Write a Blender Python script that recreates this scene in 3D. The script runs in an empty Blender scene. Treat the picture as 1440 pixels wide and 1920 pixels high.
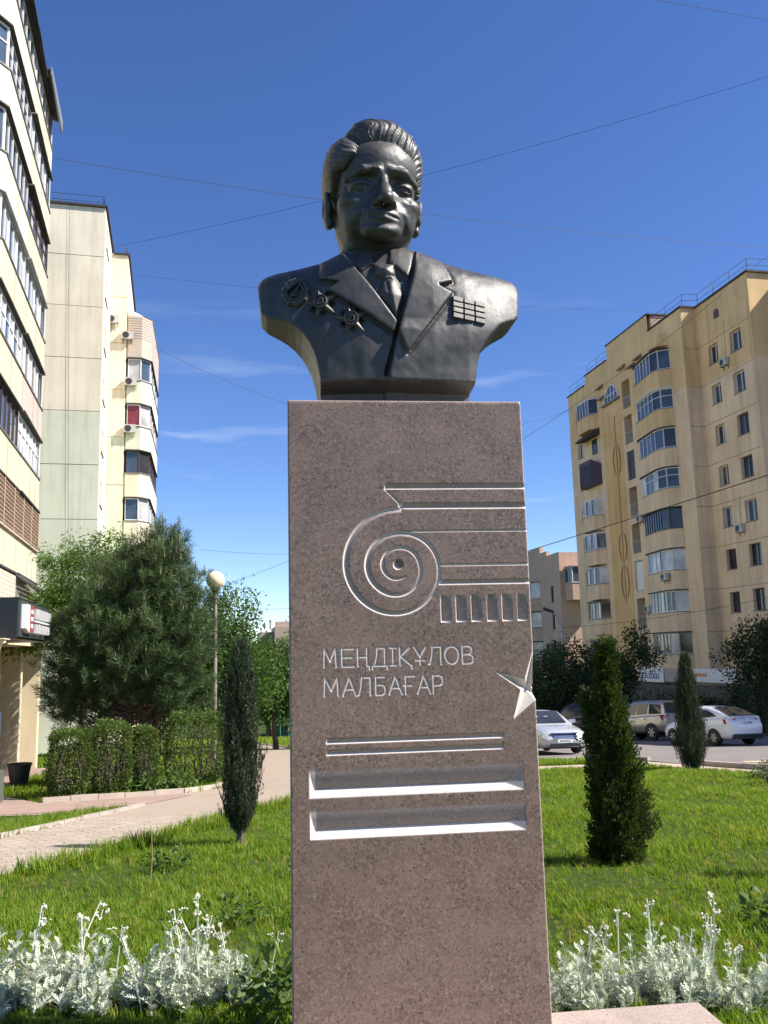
import bpy, bmesh, math, random
import numpy as np
from mathutils import Vector, Matrix, Euler, Quaternion

R = math.radians
PI = math.pi
scene = bpy.context.scene
COL = scene.collection
random.seed(7)
rng = np.random.default_rng(7)

# ------------------------------------------------------------------ camera
PITCH, ROLL = math.atan(262 / 1630.0), 0.0257
fwd = Vector((0, math.cos(PITCH), math.sin(PITCH)))
r0 = Vector((1, 0, 0))
u0 = Vector((0, -math.sin(PITCH), math.cos(PITCH)))
cr = math.cos(ROLL) * r0 - math.sin(ROLL) * u0
cu = math.sin(ROLL) * r0 + math.cos(ROLL) * u0
cam_data = bpy.data.cameras.new('camera')
cam = bpy.data.objects.new('camera', cam_data)
COL.objects.link(cam)
cm = Matrix((cr, cu, -fwd)).transposed().to_4x4()
cm.translation = (0, 0, 1.6)
cam.matrix_world = cm
cam_data.sensor_fit = 'VERTICAL'
cam_data.sensor_height = 36.0
cam_data.lens = 36.0 * 1630 / 1920
cam_data.clip_start = 0.05
cam_data.clip_end = 6000
scene.camera = cam

# ------------------------------------------------------------------ sky and sun
SUN_EL, SUN_AZ = R(46), R(10)          # azimuth measured from +x towards the camera
sdir = Vector((math.cos(SUN_AZ) * math.cos(SUN_EL), -math.sin(SUN_AZ) * math.cos(SUN_EL), math.sin(SUN_EL)))
world = bpy.data.worlds.new('World')
scene.world = world
world.use_nodes = True
wn, wl = world.node_tree.nodes, world.node_tree.links
wn.clear()
w_out = wn.new('ShaderNodeOutputWorld')
w_bg = wn.new('ShaderNodeBackground')
w_sky = wn.new('ShaderNodeTexSky')
w_sky.sky_type = 'NISHITA'
w_sky.sun_disc = False
w_sky.sun_elevation = SUN_EL
w_sky.sun_rotation = R(90) + SUN_AZ
w_sky.altitude = 800
w_sky.air_density = 0.88
w_sky.dust_density = 0.0
w_sky.ozone_density = 3.0
w_bg.inputs['Strength'].default_value = 0.095
w_tc = wn.new('ShaderNodeTexCoord')
w_map = wn.new('ShaderNodeMapping')
w_map.inputs['Rotation'].default_value = (0.0, R(-17), R(-8))
w_map.inputs['Scale'].default_value = (2.2, 2.2, 13.0)
w_map.inputs['Location'].default_value = (0.55, 0.1, 0.85)
w_no = wn.new('ShaderNodeTexNoise')
w_no.inputs['Scale'].default_value = 1.5
w_no.inputs['Detail'].default_value = 7
w_no.inputs['Roughness'].default_value = 0.55
w_no.inputs['Distortion'].default_value = 0.5
w_cr = wn.new('ShaderNodeValToRGB')
w_cr.color_ramp.elements[0].position = 0.60
w_cr.color_ramp.elements[1].position = 0.86
w_mul = wn.new('ShaderNodeMath')
w_mul.operation = 'MULTIPLY'
w_mul.inputs[1].default_value = 0.38
w_mix = wn.new('ShaderNodeMix')
w_mix.data_type = 'RGBA'
w_mix.inputs['B'].default_value = (8.0, 8.4, 9.0, 1)
wl.new(w_tc.outputs['Generated'], w_map.inputs['Vector'])
wl.new(w_map.outputs['Vector'], w_no.inputs['Vector'])
wl.new(w_no.outputs['Fac'], w_cr.inputs['Fac'])
wl.new(w_cr.outputs['Color'], w_mul.inputs[0])
w_sep = wn.new('ShaderNodeSeparateXYZ')
w_low = wn.new('ShaderNodeMapRange')
w_low.inputs['From Min'].default_value = 0.42
w_low.inputs['From Max'].default_value = 0.20
w_mul2 = wn.new('ShaderNodeMath')
w_mul2.operation = 'MULTIPLY'
wl.new(w_tc.outputs['Generated'], w_sep.inputs[0])
wl.new(w_sep.outputs['Z'], w_low.inputs['Value'])
wl.new(w_mul.outputs[0], w_mul2.inputs[0])
wl.new(w_low.outputs[0], w_mul2.inputs[1])
wl.new(w_mul2.outputs[0], w_mix.inputs['Factor'])
w_hs = wn.new('ShaderNodeHueSaturation')
w_hs.inputs['Saturation'].default_value = 1.18
w_hs.inputs['Hue'].default_value = 0.512
wl.new(w_sky.outputs[0], w_hs.inputs['Color'])
wl.new(w_hs.outputs[0], w_mix.inputs['A'])
wl.new(w_mix.outputs['Result'], w_bg.inputs['Color'])
wl.new(w_bg.outputs[0], w_out.inputs['Surface'])

sun_d = bpy.data.lights.new('sun', 'SUN')
sun_d.energy = 4.9
sun_d.angle = R(0.53)
sun_d.color = (1.0, 0.945, 0.86)
sun = bpy.data.objects.new('sun', sun_d)
sun.rotation_euler = sdir.to_track_quat('Z', 'Y').to_euler()
sun.location = (30, -10, 40)
COL.objects.link(sun)

vs = scene.view_settings
vs.view_transform = 'Standard'
vs.look = 'None'
vs.gamma = 1
vs.use_curve_mapping = False
vs.exposure = 1.0
scene.cycles.use_denoising = True
scene.cycles.max_bounces = 8
scene.cycles.transparent_max_bounces = 12


# ------------------------------------------------------------------ helpers
class MB:
    """collects polygons; build() links them as one mesh object"""

    def __init__(self, M=None):
        self.v, self.f, self.m, self.M = [], [], [], M

    def pts(self, ps):
        b = len(self.v)
        if self.M is not None:
            M = self.M
            self.v.extend([tuple(M @ Vector(p)) for p in ps])
        else:
            self.v.extend([tuple(p) for p in ps])
        return b

    def poly(self, ps, mat=0):
        b = self.pts(ps)
        self.f.append(tuple(range(b, b + len(ps))))
        self.m.append(mat)

    def mesh(self, vs, fs, mat=0):
        b = self.pts(vs)
        for f in fs:
            self.f.append(tuple(i + b for i in f))
            self.m.append(mat)

    def box(self, x0, x1, y0, y1, z0, z1, mat=0):
        self.mesh([(x0, y0, z0), (x1, y0, z0), (x1, y1, z0), (x0, y1, z0), (x0, y0, z1), (x1, y0, z1), (x1, y1, z1), (x0, y1, z1)],
                  [(3, 2, 1, 0), (4, 5, 6, 7), (0, 1, 5, 4), (1, 2, 6, 5), (2, 3, 7, 6), (3, 0, 4, 7)], mat)

    def hexa(self, b, t, mat=0):
        n = len(b)
        self.mesh(list(b) + list(t), [tuple(range(n))[::-1], tuple(range(n, 2 * n))] + [(i, (i + 1) % n, n + (i + 1) % n, n + i) for i in range(n)], mat)

    def prism(self, poly, d0, d1, fn, mat=0):
        """poly: 2d outline, fn(a,b,d)->3d point"""
        self.hexa([fn(a, b, d0) for a, b in poly], [fn(a, b, d1) for a, b in poly], mat)

    def tube(self, ps, rs, n=8, mat=0, cap=True):
        ps = [Vector(p) for p in ps]
        if not isinstance(rs, (list, tuple)):
            rs = [rs] * len(ps)
        vs_, fs = [], []
        ref = Vector((0.31, 0.83, 0.46))
        for i, p in enumerate(ps):
            t = (ps[min(i + 1, len(ps) - 1)] - ps[max(i - 1, 0)])
            t = t.normalized() if t.length > 1e-9 else Vector((0, 0, 1))
            a = t.cross(ref)
            if a.length < 1e-3:
                a = t.cross(Vector((1, 0, 0)))
            a.normalize()
            b = t.cross(a)
            for k in range(n):
                th = 2 * PI * k / n
                vs_.append(tuple(p + rs[i] * (math.cos(th) * a + math.sin(th) * b)))
        for i in range(len(ps) - 1):
            for k in range(n):
                k2 = (k + 1) % n
                fs.append((i * n + k, i * n + k2, (i + 1) * n + k2, (i + 1) * n + k))
        if cap:
            fs.append(tuple(range(n))[::-1])
            fs.append(tuple(range((len(ps) - 1) * n, len(ps) * n)))
        self.mesh(vs_, fs, mat)

    def lathe(self, prof, c=(0, 0, 0), n=16, mat=0, fn=None):
        vs_, fs = [], []
        for r_, z in prof:
            for k in range(n):
                th = 2 * PI * k / n
                p = (c[0] + r_ * math.cos(th), c[1] + r_ * math.sin(th), c[2] + z)
                vs_.append(fn(p) if fn else p)
        for i in range(len(prof) - 1):
            for k in range(n):
                k2 = (k + 1) % n
                fs.append((i * n + k, i * n + k2, (i + 1) * n + k2, (i + 1) * n + k))
        fs.append(tuple(range(n))[::-1])
        fs.append(tuple(range((len(prof) - 1) * n, len(prof) * n)))
        self.mesh(vs_, fs, mat)

    def build(self, name, mats, parent=None, smooth=False, M=None):
        me = bpy.data.meshes.new(name)
        me.from_pydata(self.v, [], self.f)
        if not isinstance(mats, (list, tuple)):
            mats = [mats]
        for m in mats:
            me.materials.append(m)
        if len(mats) > 1:
            me.polygons.foreach_set('material_index', self.m)
        if smooth:
            me.shade_smooth()
            if smooth != 'all':
                me.set_sharp_from_angle(angle=R(smooth if smooth is not True else 40))
        me.update()
        return link(name, me, parent, M)


def link(name, me, parent=None, M=None):
    o = bpy.data.objects.new(name, me)
    COL.objects.link(o)
    if parent is not None:
        o.parent = parent
    if M is not None:
        o.matrix_local = M
    return o


def fast_mesh(name, V, Q, mats, smooth=True, parent=None, M=None):
    """numpy verts (n,3) and quads/tris (m,k) to an object"""
    me = bpy.data.meshes.new(name)
    V = np.asarray(V, np.float32)
    Q = np.asarray(Q, np.int32)
    k = Q.shape[1]
    me.vertices.add(len(V))
    me.vertices.foreach_set('co', V.ravel())
    me.loops.add(Q.size)
    me.loops.foreach_set('vertex_index', Q.ravel())
    me.polygons.add(len(Q))
    me.polygons.foreach_set('loop_start', np.arange(0, Q.size, k, dtype=np.int32))
    me.update(calc_edges=True)
    for m in (mats if isinstance(mats, (list, tuple)) else [mats]):
        me.materials.append(m)
    if smooth:
        me.shade_smooth()
    me.validate()
    return link(name, me, parent, M)


def empty(name, M=None, loc=None):
    o = bpy.data.objects.new(name, None)
    o.empty_display_size = 0.2
    COL.objects.link(o)
    if M is not None:
        o.matrix_world = M
    if loc is not None:
        o.location = loc
    return o


def tag(o, label=None, cat=None, group=None, kind=None):
    if label:
        o['label'] = label
    if cat:
        o['category'] = cat
    if group:
        o['group'] = group
    if kind:
        o['kind'] = kind
    return o


def copy_tree(o, parent=None):
    c = o.copy()
    COL.objects.link(c)
    if parent is not None:
        c.parent = parent
        c.matrix_parent_inverse = o.matrix_parent_inverse
    for ch in list(o.children):
        copy_tree(ch, c)
    return c


GA, GB = 0.30, 0.075


def gz(x, y):
    """the terrain falls away from the monument"""
    yy = max(min(y, 70.0), 3.0)
    return GA - GB * yy


def frame(P, az):
    """local x along u (away from camera, az to the left), local y = u rotated to the left, z up"""
    u = Vector((-math.sin(az), math.cos(az), 0))
    w = Vector((math.cos(az), math.sin(az), 0))
    M = Matrix((u, -w, Vector((0, 0, 1)))).transposed().to_4x4()
    M.translation = P
    return M


# ------------------------------------------------------------------ materials
class NT:
    def __init__(self, name):
        self.mat = bpy.data.materials.new(name)
        self.mat.use_nodes = True
        self.n, self.l = self.mat.node_tree.nodes, self.mat.node_tree.links
        self.b = self.n['Principled BSDF']
        self._tc = None

    def tc(self, kind='Object'):
        if self._tc is None:
            self._tc = self.n.new('ShaderNodeTexCoord')
        return self._tc.outputs[kind]

    def mapping(self, scale=(1, 1, 1), kind='Object', rot=(0, 0, 0)):
        m = self.n.new('ShaderNodeMapping')
        m.inputs['Scale'].default_value = scale
        m.inputs['Rotation'].default_value = rot
        self.l.new(self.tc(kind), m.inputs['Vector'])
        return m.outputs[0]

    def noise(self, scale, detail=3, rough=0.5, vec=None, dist=0.0):
        t = self.n.new('ShaderNodeTexNoise')
        t.inputs['Scale'].default_value = scale
        t.inputs['Detail'].default_value = detail
        t.inputs['Roughness'].default_value = rough
        t.inputs['Distortion'].default_value = dist
        self.l.new(vec if vec is not None else self.tc(), t.inputs['Vector'])
        return t.outputs['Fac']

    def voro(self, scale, vec=None, out='Color', rnd=1.0, feature='F1'):
        t = self.n.new('ShaderNodeTexVoronoi')
        t.feature = feature
        t.inputs['Scale'].default_value = scale
        t.inputs['Randomness'].default_value = rnd
        self.l.new(vec if vec is not None else self.tc(), t.inputs['Vector'])
        return t.outputs[out]

    def ramp(self, fac, stops, interp='LINEAR'):
        r_ = self.n.new('ShaderNodeValToRGB')
        cr_ = r_.color_ramp
        cr_.interpolation = interp
        while len(cr_.elements) < len(stops):
            cr_.elements.new(0.5)
        for e, (p, c) in zip(cr_.elements, stops):
            e.position = p
            e.color = (c[0], c[1], c[2], 1) if isinstance(c, (tuple, list)) else (c, c, c, 1)
        self.l.new(fac, r_.inputs['Fac'])
        return r_.outputs['Color']

    def mix(self, fac, a, b, mode='MIX'):
        m = self.n.new('ShaderNodeMix')
        m.data_type = 'RGBA'
        m.blend_type = mode
        for sock, v in (('Factor', fac), ('A', a), ('B', b)):
            if isinstance(v, (int, float)):
                if sock == 'Factor':
                    m.inputs['Factor'].default_value = v
                else:
                    m.inputs[sock].default_value = (v, v, v, 1)
            elif isinstance(v, (tuple, list)):
                m.inputs[sock].default_value = (*v[:3], 1)
            else:
                self.l.new(v, m.inputs[sock])
        return m.outputs['Result']

    def math(self, op, a, b=0.5):
        m = self.n.new('ShaderNodeMath')
        m.operation = op
        for i, v in enumerate((a, b)):
            if isinstance(v, (int, float)):
                m.inputs[i].default_value = v
            else:
                self.l.new(v, m.inputs[i])
        return m.outputs[0]

    def attr(self, name, out='Fac'):
        a = self.n.new('ShaderNodeAttribute')
        a.attribute_name = name
        return a.outputs[out]

    def objrand(self):
        o = self.n.new('ShaderNodeObjectInfo')
        return o.outputs['Random']

    def set(self, **kw):
        for k, v in kw.items():
            name = {'color': 'Base Color', 'rough': 'Roughness', 'metal': 'Metallic', 'spec': 'Specular IOR Level', 'coat': 'Coat Weight',
                    'trans': 'Transmission Weight', 'alpha': 'Alpha', 'sheen': 'Sheen Weight', 'coat_rough': 'Coat Roughness', 'ior': 'IOR'}[k]
            i = self.b.inputs[name]
            if isinstance(v, (int, float)):
                i.default_value = v
            elif isinstance(v, (tuple, list)):
                i.default_value = (*v[:3], 1)
            else:
                self.l.new(v, i)
        return self

    def bump(self, h, strength=0.3, dist=0.01):
        b = self.n.new('ShaderNodeBump')
        b.inputs['Strength'].default_value = strength
        b.inputs['Distance'].default_value = dist
        self.l.new(h, b.inputs['Height'])
        self.l.new(b.outputs[0], self.b.inputs['Normal'])
        return self

    def translucent(self, col, fac):
        """thin leaves let some light through"""
        t = self.n.new('ShaderNodeBsdfTranslucent')
        if isinstance(col, (tuple, list)):
            t.inputs['Color'].default_value = (*col[:3], 1)
        else:
            self.l.new(col, t.inputs['Color'])
        m = self.n.new('ShaderNodeMixShader')
        m.inputs[0].default_value = fac
        self.l.new(self.b.outputs[0], m.inputs[1])
        self.l.new(t.outputs[0], m.inputs[2])
        self.l.new(m.outputs[0], self.n['Material Output'].inputs['Surface'])
        return self


MATS = {}


def simple(name, color, rough=0.6, var=0.12, scale=3.0, metal=0.0, bump=0.0, spec=0.5, coat=0.0):
    if name in MATS:
        return MATS[name]
    t = NT(name)
    c2 = tuple(max(0, c * (1 - var)) for c in color)
    c3 = tuple(min(1, c * (1 + var * 0.6)) for c in color)
    nz = t.noise(scale, 6, 0.62)
    t.set(color=t.ramp(nz, [(0.28, c2), (0.72, c3)]), rough=t.ramp(t.noise(scale * 2.7, 3), [(0.3, max(0, rough - 0.07)), (0.7, min(1, rough + 0.07))]),
          metal=metal, spec=spec, coat=coat)
    if bump:
        t.bump(t.noise(scale * 12, 4), bump, 0.01)
    MATS[name] = t.mat
    return t.mat


def wall_mat(name, color, var=0.13, streak=0.25, scale=0.35, rough=0.85, dirt=(0.25, 0.22, 0.18), bump=0.25):
    """painted render: patchy tone, rain streaks, fine grain"""
    if name in MATS:
        return MATS[name]
    t = NT(name)
    a = t.noise(scale, 5, 0.6)
    c1 = tuple(c * (1 - var) for c in color)
    c2 = tuple(min(1, c * (1 + var * 0.5)) for c in color)
    base = t.ramp(a, [(0.3, c1), (0.7, c2)])
    st = t.noise(1.6, 5, 0.65, vec=t.mapping((1.5, 1.5, 0.12)))
    base = t.mix(t.math('MULTIPLY', t.ramp(st, [(0.46, 0.0), (0.72, 1.0)]), streak), base, tuple(c * d for c, d in zip(color, (0.62, 0.58, 0.55))))
    sp = t.noise(9, 4, 0.7)
    base = t.mix(t.math('MULTIPLY', t.ramp(sp, [(0.6, 0.0), (0.75, 1.0)]), streak * 0.5), base, dirt)
    t.set(color=base, rough=rough, spec=0.25)
    t.bump(t.noise(40, 4, 0.7), bump, 0.01)
    MATS[name] = t.mat
    return t.mat


def glass_mat(name, tint=(0.03, 0.04, 0.05), rough=0.06):
    """window pane seen from outside: dark room behind, sky in the reflection"""
    if name in MATS:
        return MATS[name]
    t = NT(name)
    nz = t.noise(0.7, 3)
    t.set(color=t.ramp(nz, [(0.35, tint), (0.7, tuple(c * 2.2 + 0.01 for c in tint))]), rough=rough, spec=0.6)
    t.b.inputs['IOR'].default_value = 1.5
    t.bump(t.noise(1.2, 2), 0.06, 0.05)
    MATS[name] = t.mat
    return t.mat
# ================================================================== monument
PHI = R(6.5)
MON = Matrix.Translation((0.09, 3.40, 0)) @ Matrix.Rotation(PHI, 4, 'Z')     # x along the front face, y into the stone, z up
PX0, PX1, PTOP, PDEP = -0.466, 0.484, 2.600, 0.50


def granite(name, cols, rough, bump=0.0, spec=0.5, coat=0.0):
    t = NT(name)
    v1 = t.mix(0.5, t.voro(210, out='Color'), t.voro(95, out='Color'))
    g = t.ramp(v1, [(0.0, cols[0]), (0.3, cols[1]), (0.62, cols[2]), (1.0, cols[3])])
    patch = t.noise(4.5, 6, 0.6)
    g = t.mix(t.math('MULTIPLY', t.ramp(patch, [(0.42, 0.0), (0.66, 1.0)]), 0.6), g, tuple(c * 1.28 for c in cols[2]))
    g = t.mix(t.math('MULTIPLY', t.ramp(t.noise(2.1, 5, 0.65), [(0.45, 0.0), (0.7, 1.0)]), 0.35), g, tuple(c * 0.8 for c in cols[1]))
    sp = t.ramp(t.noise(120, 2, 0.6), [(0.60, 0.0), (0.66, 1.0)])
    g = t.mix(sp, g, tuple(c * 0.33 for c in cols[0]))
    blot = t.ramp(t.voro(5.2, out='Distance'), [(0.018, 1.0), (0.045, 0.0)])
    g = t.mix(t.math('MULTIPLY', blot, 0.7), g, tuple(c * 0.3 for c in cols[0]))
    stain = t.ramp(t.noise(1.3, 6, 0.7, vec=t.mapping((1.6, 1.6, 0.45))), [(0.56, 0.0), (0.72, 1.0)])
    g = t.mix(t.math('MULTIPLY', stain, 0.32), g, (0.07, 0.06, 0.055))
    t.set(color=g, rough=t.ramp(t.noise(9, 4), [(0.3, rough - 0.05), (0.7, rough + 0.08)]), spec=spec, coat=coat)
    if bump:
        t.bump(t.noise(260, 3, 0.7), bump, 0.002)
    return t


tp = granite('granite_polished', [(0.052, 0.034, 0.026), (0.144, 0.096, 0.072), (0.226, 0.155, 0.118), (0.38, 0.28, 0.222)], 0.36, 0.05, 0.5)
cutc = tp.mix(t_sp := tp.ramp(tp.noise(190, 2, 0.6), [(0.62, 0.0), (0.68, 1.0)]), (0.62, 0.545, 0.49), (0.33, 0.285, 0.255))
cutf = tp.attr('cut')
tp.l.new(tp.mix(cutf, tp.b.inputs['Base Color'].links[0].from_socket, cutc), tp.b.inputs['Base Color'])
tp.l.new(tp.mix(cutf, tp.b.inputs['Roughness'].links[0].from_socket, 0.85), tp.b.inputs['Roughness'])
M_granite = tp.mat
M_slab = granite('granite_flamed', [(0.24, 0.185, 0.155), (0.32, 0.25, 0.215), (0.37, 0.295, 0.255), (0.43, 0.35, 0.305)], 0.8, 0.3, 0.3).mat


def seg_dist(X, Z, pts):
    d = np.full(X.shape, 9.0)
    for (ax, az_), (bx_, bz) in zip(pts[:-1], pts[1:]):
        vx, vz = bx_ - ax, bz - az_
        L2 = vx * vx + vz * vz + 1e-12
        t = np.clip(((X - ax) * vx + (Z - az_) * vz) / L2, 0, 1)
        d = np.minimum(d, np.hypot(X - ax - t * vx, Z - az_ - t * vz))
    return d


LET = {
    'М': [[(0, 0), (.06, 1), (.5, .3), (.94, 1), (1, 0)]],
    'Е': [[(1, 0), (0, 0), (0, 1), (1, 1)], [(0, .52), (.85, .52)]],
    'Ң': [[(0, 0), (0, 1)], [(.85, 1), (.85, 0), (1.08, 0), (1.08, -.2)], [(0, .52), (.85, .52)]],
    'Д': [[(0, -.2), (0, 0), (1, 0), (1, -.2)], [(.14, 0), (.3, .55), (.34, 1), (.84, 1), (.84, 0)]],
    'І': [[(.5, 0), (.5, 1)], [(.0, 0), (1, 0)], [(.0, 1), (1, 1)]],
    'Қ': [[(0, 0), (0, 1)], [(.85, 1), (.05, .5), (.9, 0), (1.02, 0), (1.02, -.2)]],
    'Ұ': [[(0, 1), (.5, .45), (1, 1)], [(.5, .45), (.5, 0)], [(.12, .25), (.88, .25)]],
    'Л': [[(0, 0), (.12, .06), (.26, .5), (.3, 1), (.92, 1), (.92, 0)]],
    'О': [[(.5 + .5 * math.sin(a), .5 + .5 * math.cos(a)) for a in [k * PI / 8 for k in range(17)]]],
    'В': [[(0, 0), (0, 1), (.6, 1), (.85, .88), (.85, .66), (.6, .53), (0, .53)], [(.6, .53), (.92, .42), (1, .25), (.9, .08), (.6, 0), (0, 0)]],
    'А': [[(0, 0), (.5, 1), (1, 0)], [(.2, .36), (.8, .36)]],
    'Б': [[(.9, 1), (0, 1), (0, 0), (.65, 0), (.95, .1), (1, .28), (.92, .47), (.65, .56), (0, .56)]],
    'Ғ': [[(0, 0), (0, 1), (1, 1)], [(-.25, .48), (.7, .48)]],
    'Р': [[(0, 0), (0, 1), (.65, 1), (.95, .9), (1, .7), (.92, .52), (.65, .44), (0, .44)]],
}
L1 = [('М', -.334, -.287), ('Е', -.2645, -.2200), ('Ң', -.204, -.163), ('Д', -.148, -.091), ('І', -.079, -.057), ('Қ', -.041, .004), ('Ұ', .014, .060), ('Л', .070, .123), ('О', .135, .189), ('В', .204, .247)]
L2 = [('М', -.334, -.281), ('А', -.263, -.214), ('Л', -.207, -.154), ('Б', -.137, -.101), ('А', -.086, -.037), ('Ғ', -.022, .012), ('А', .024, .073), ('Р', .085, .123)]


def engraving(X, Z):
    D = np.zeros(X.shape)
    K = np.ones(X.shape)            # 1 rough-cut, less on slopes and floors turned from the sun: painted shade

    def hgroove(x0, x1, zt, zm, zb, d, lend=0.006, rend=None, pw=1.0):
        f = np.minimum(np.clip((zt - Z) / (zt - zm), 0, 9) ** pw, (Z - zb) / (zm - zb)) * d
        f = np.minimum(f, (X - x0) / lend * d)
        if rend:
            f = np.minimum(f, (x1 - X) / rend * d)
        K[(f > 0) & (Z > zm + 0.0006) & (X > x0 + lend)] = 0.28  # slope above the ledge browner: its shade goes into the colour
        return np.maximum(f, 0)

    D = np.maximum(D, hgroove(-0.087, 9, 2.2600, 2.2425, 2.2345, 0.011))
    D = np.maximum(D, np.maximum(0, 0.006 * (1 - seg_dist(X, Z, [(-0.086, 2.237), (-0.032, 2.182)]) / 0.0032)))
    D = np.maximum(D, hgroove(-0.035, 9, 2.1815, 2.1635, 2.1550, 0.011, 0.02))
    for x0, zz in ((0.0157, 2.0666), (0.122, 1.9308)):
        D = np.maximum(D, np.where(X > x0, np.maximum(0, 0.006 * (1 - np.abs(Z - zz) / 0.0042)), 0))
    D = np.maximum(D, hgroove(0.112, 9, 1.8730, 1.8605, 1.8525, 0.010, 0.02))
    # volute
    cx, cz = -0.034, 1.932
    th = np.array([90, 180, 270, 360, 450, 540, 630, 720, 810, 900, 990, 1080])
    rr = np.array([.2255, .2175, .190, .156, .127, .134, .119, .080, .072, .072, .054, .026])
    tt = np.linspace(90, 1010, 400)
    # smooth interpolation of the radius
    rs = np.interp(tt, th, rr)
    ker = np.hanning(41)
    ker /= ker.sum()
    rs = np.convolve(np.pad(rs, 20, mode='edge'), ker, 'valid')
    px_, pz_ = cx + rs * np.cos(np.radians(tt)), cz + rs * np.sin(np.radians(tt))
    sel = (np.abs(X - cx) < 0.26) & (np.abs(Z - cz) < 0.26)
    sub = np.full(X.shape, 9.0)
    xs, zs = X[sel], Z[sel]
    dmin = np.full(xs.shape, 9.0)
    tbest = np.zeros(xs.shape)
    for k in range(len(tt)):
        d_ = np.hypot(xs - px_[k], zs - pz_[k])
        m_ = d_ < dmin
        dmin[m_] = d_[m_]
        tbest[m_] = tt[k]
    wv = 0.0115 - 0.0055 * np.clip((tbest - 600) / 480, 0, 1) + 0.002 * np.sin(np.radians(tbest * 1.0 - 60))
    # one flank steep, the other sloping, like a cut made with a slanted tool
    rad = np.hypot(xs - cx, zs - cz)
    rline = np.interp(tbest, tt, rs)
    side = rad - rline
    prof = np.where(side > 0, 1 - side / (wv * 0.62), 1 + side / (wv * 1.25))
    prof = np.where(dmin < wv * 1.6, prof, 0)
    sub2 = np.zeros(X.shape)
    sub2[sel] = np.maximum(0, prof) * 0.0070
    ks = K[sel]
    ks[(prof > 0) & (side < -0.0015)] = 0.35  # sloping flank browner, shade put into the colour
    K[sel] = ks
    D = np.maximum(D, sub2)
    # bowl at the volute's eye, its shaded upper right painted to leave a crescent
    e = 0.021 - np.hypot(X + 0.040, Z - 1.936)
    D = np.maximum(D, np.where(e > 0, 0.014 * np.clip(e / 0.009, 0, 1), 0))
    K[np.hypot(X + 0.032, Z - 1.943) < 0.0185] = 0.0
    # six dentils
    for x0 in (.1225, .1825, .2435, .3062, .3676, .4285):
        x1, zb, zt = x0 + 0.0425, 1.7065, 1.8135
        f = 0.019 * np.minimum(1, (x1 - X) / 0.034) * np.minimum(1, (zt - Z) / 0.055)
        f = np.minimum(f, (X - x0) / 0.006 * 0.019)
        f = np.minimum(f, (Z - zb) / 0.010 * 0.019)
        K[(X > x0 + 0.005) & (X < x1) & (Z > zb + 0.008) & (Z < zt)] = 0.22  # pocket floors toned down as painted shade, left wall and ledge stay pale
        D = np.maximum(D, np.where((X > x0) & (X < x1) & (Z > zb) & (Z < zt), f, 0))
    # letters
    for row, z0, z1 in ((L1, 1.548, 1.6145), (L2, 1.4385, 1.5055)):
        for ch, a, b in row:
            m = (X > a - 0.03) & (X < b + 0.03) & (Z > z0 - 0.03) & (Z < z1 + 0.02)
            xs, zs = X[m], Z[m]
            dd = np.full(xs.shape, 9.0)
            for st in LET[ch]:
                dd = np.minimum(dd, seg_dist(xs, zs, [(a + u * (b - a), z0 + v * (z1 - z0)) for u, v in st]))
            cur = D[m]
            D[m] = np.maximum(cur, np.maximum(0, 0.0032 * (1 - dd / 0.0046)))
    # two thin bars and two broad ones below the name
    D = np.maximum(D, hgroove(-0.3315, 0.3515, 1.2823, 1.2685, 1.2610, 0.010, 0.005, 0.012))
    D = np.maximum(D, hgroove(-0.3320, 0.3500, 1.2386, 1.2268, 1.2195, 0.010, 0.005, 0.012))
    D = np.maximum(D, hgroove(-0.3975, 0.4225, 1.1790, 1.0985, 1.0670, 0.021, 0.024, 0.085, 1.9))
    D = np.maximum(D, hgroove(-0.3960, 0.4235, 1.0330, 0.9520, 0.9195, 0.022, 0.024, 0.075, 1.9))
    # engraved five-pointed star running over the arris
    S = (0.462, 1.440)
    tips = [(0.486, 1.605), (0.3271, 1.5136), (0.3914, 1.3288), (0.60, 1.345), (0.62, 1.53)]
    notch = [(0.4452, 1.4835), (0.4257, 1.4439), (0.4851, 1.4005), (0.55, 1.45), (0.51, 1.50)]
    dS = 0.058
    tris = []
    for k in range(5):
        tris.append((S, tips[k], notch[k]))
        tris.append((S, tips[k], notch[(k - 1) % 5]))
    for a, b, c in tris:
        den = (b[1] - c[1]) * (a[0] - c[0]) + (c[0] - b[0]) * (a[1] - c[1])
        l1 = ((b[1] - c[1]) * (X - c[0]) + (c[0] - b[0]) * (Z - c[1])) / den
        l2 = ((c[1] - a[1]) * (X - c[0]) + (a[0] - c[0]) * (Z - c[1])) / den
        l3 = 1 - l1 - l2
        D = np.maximum(D, np.where((l1 >= 0) & (l2 >= 0) & (l3 >= 0), l1 * dS, 0))
    return D, K


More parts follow.
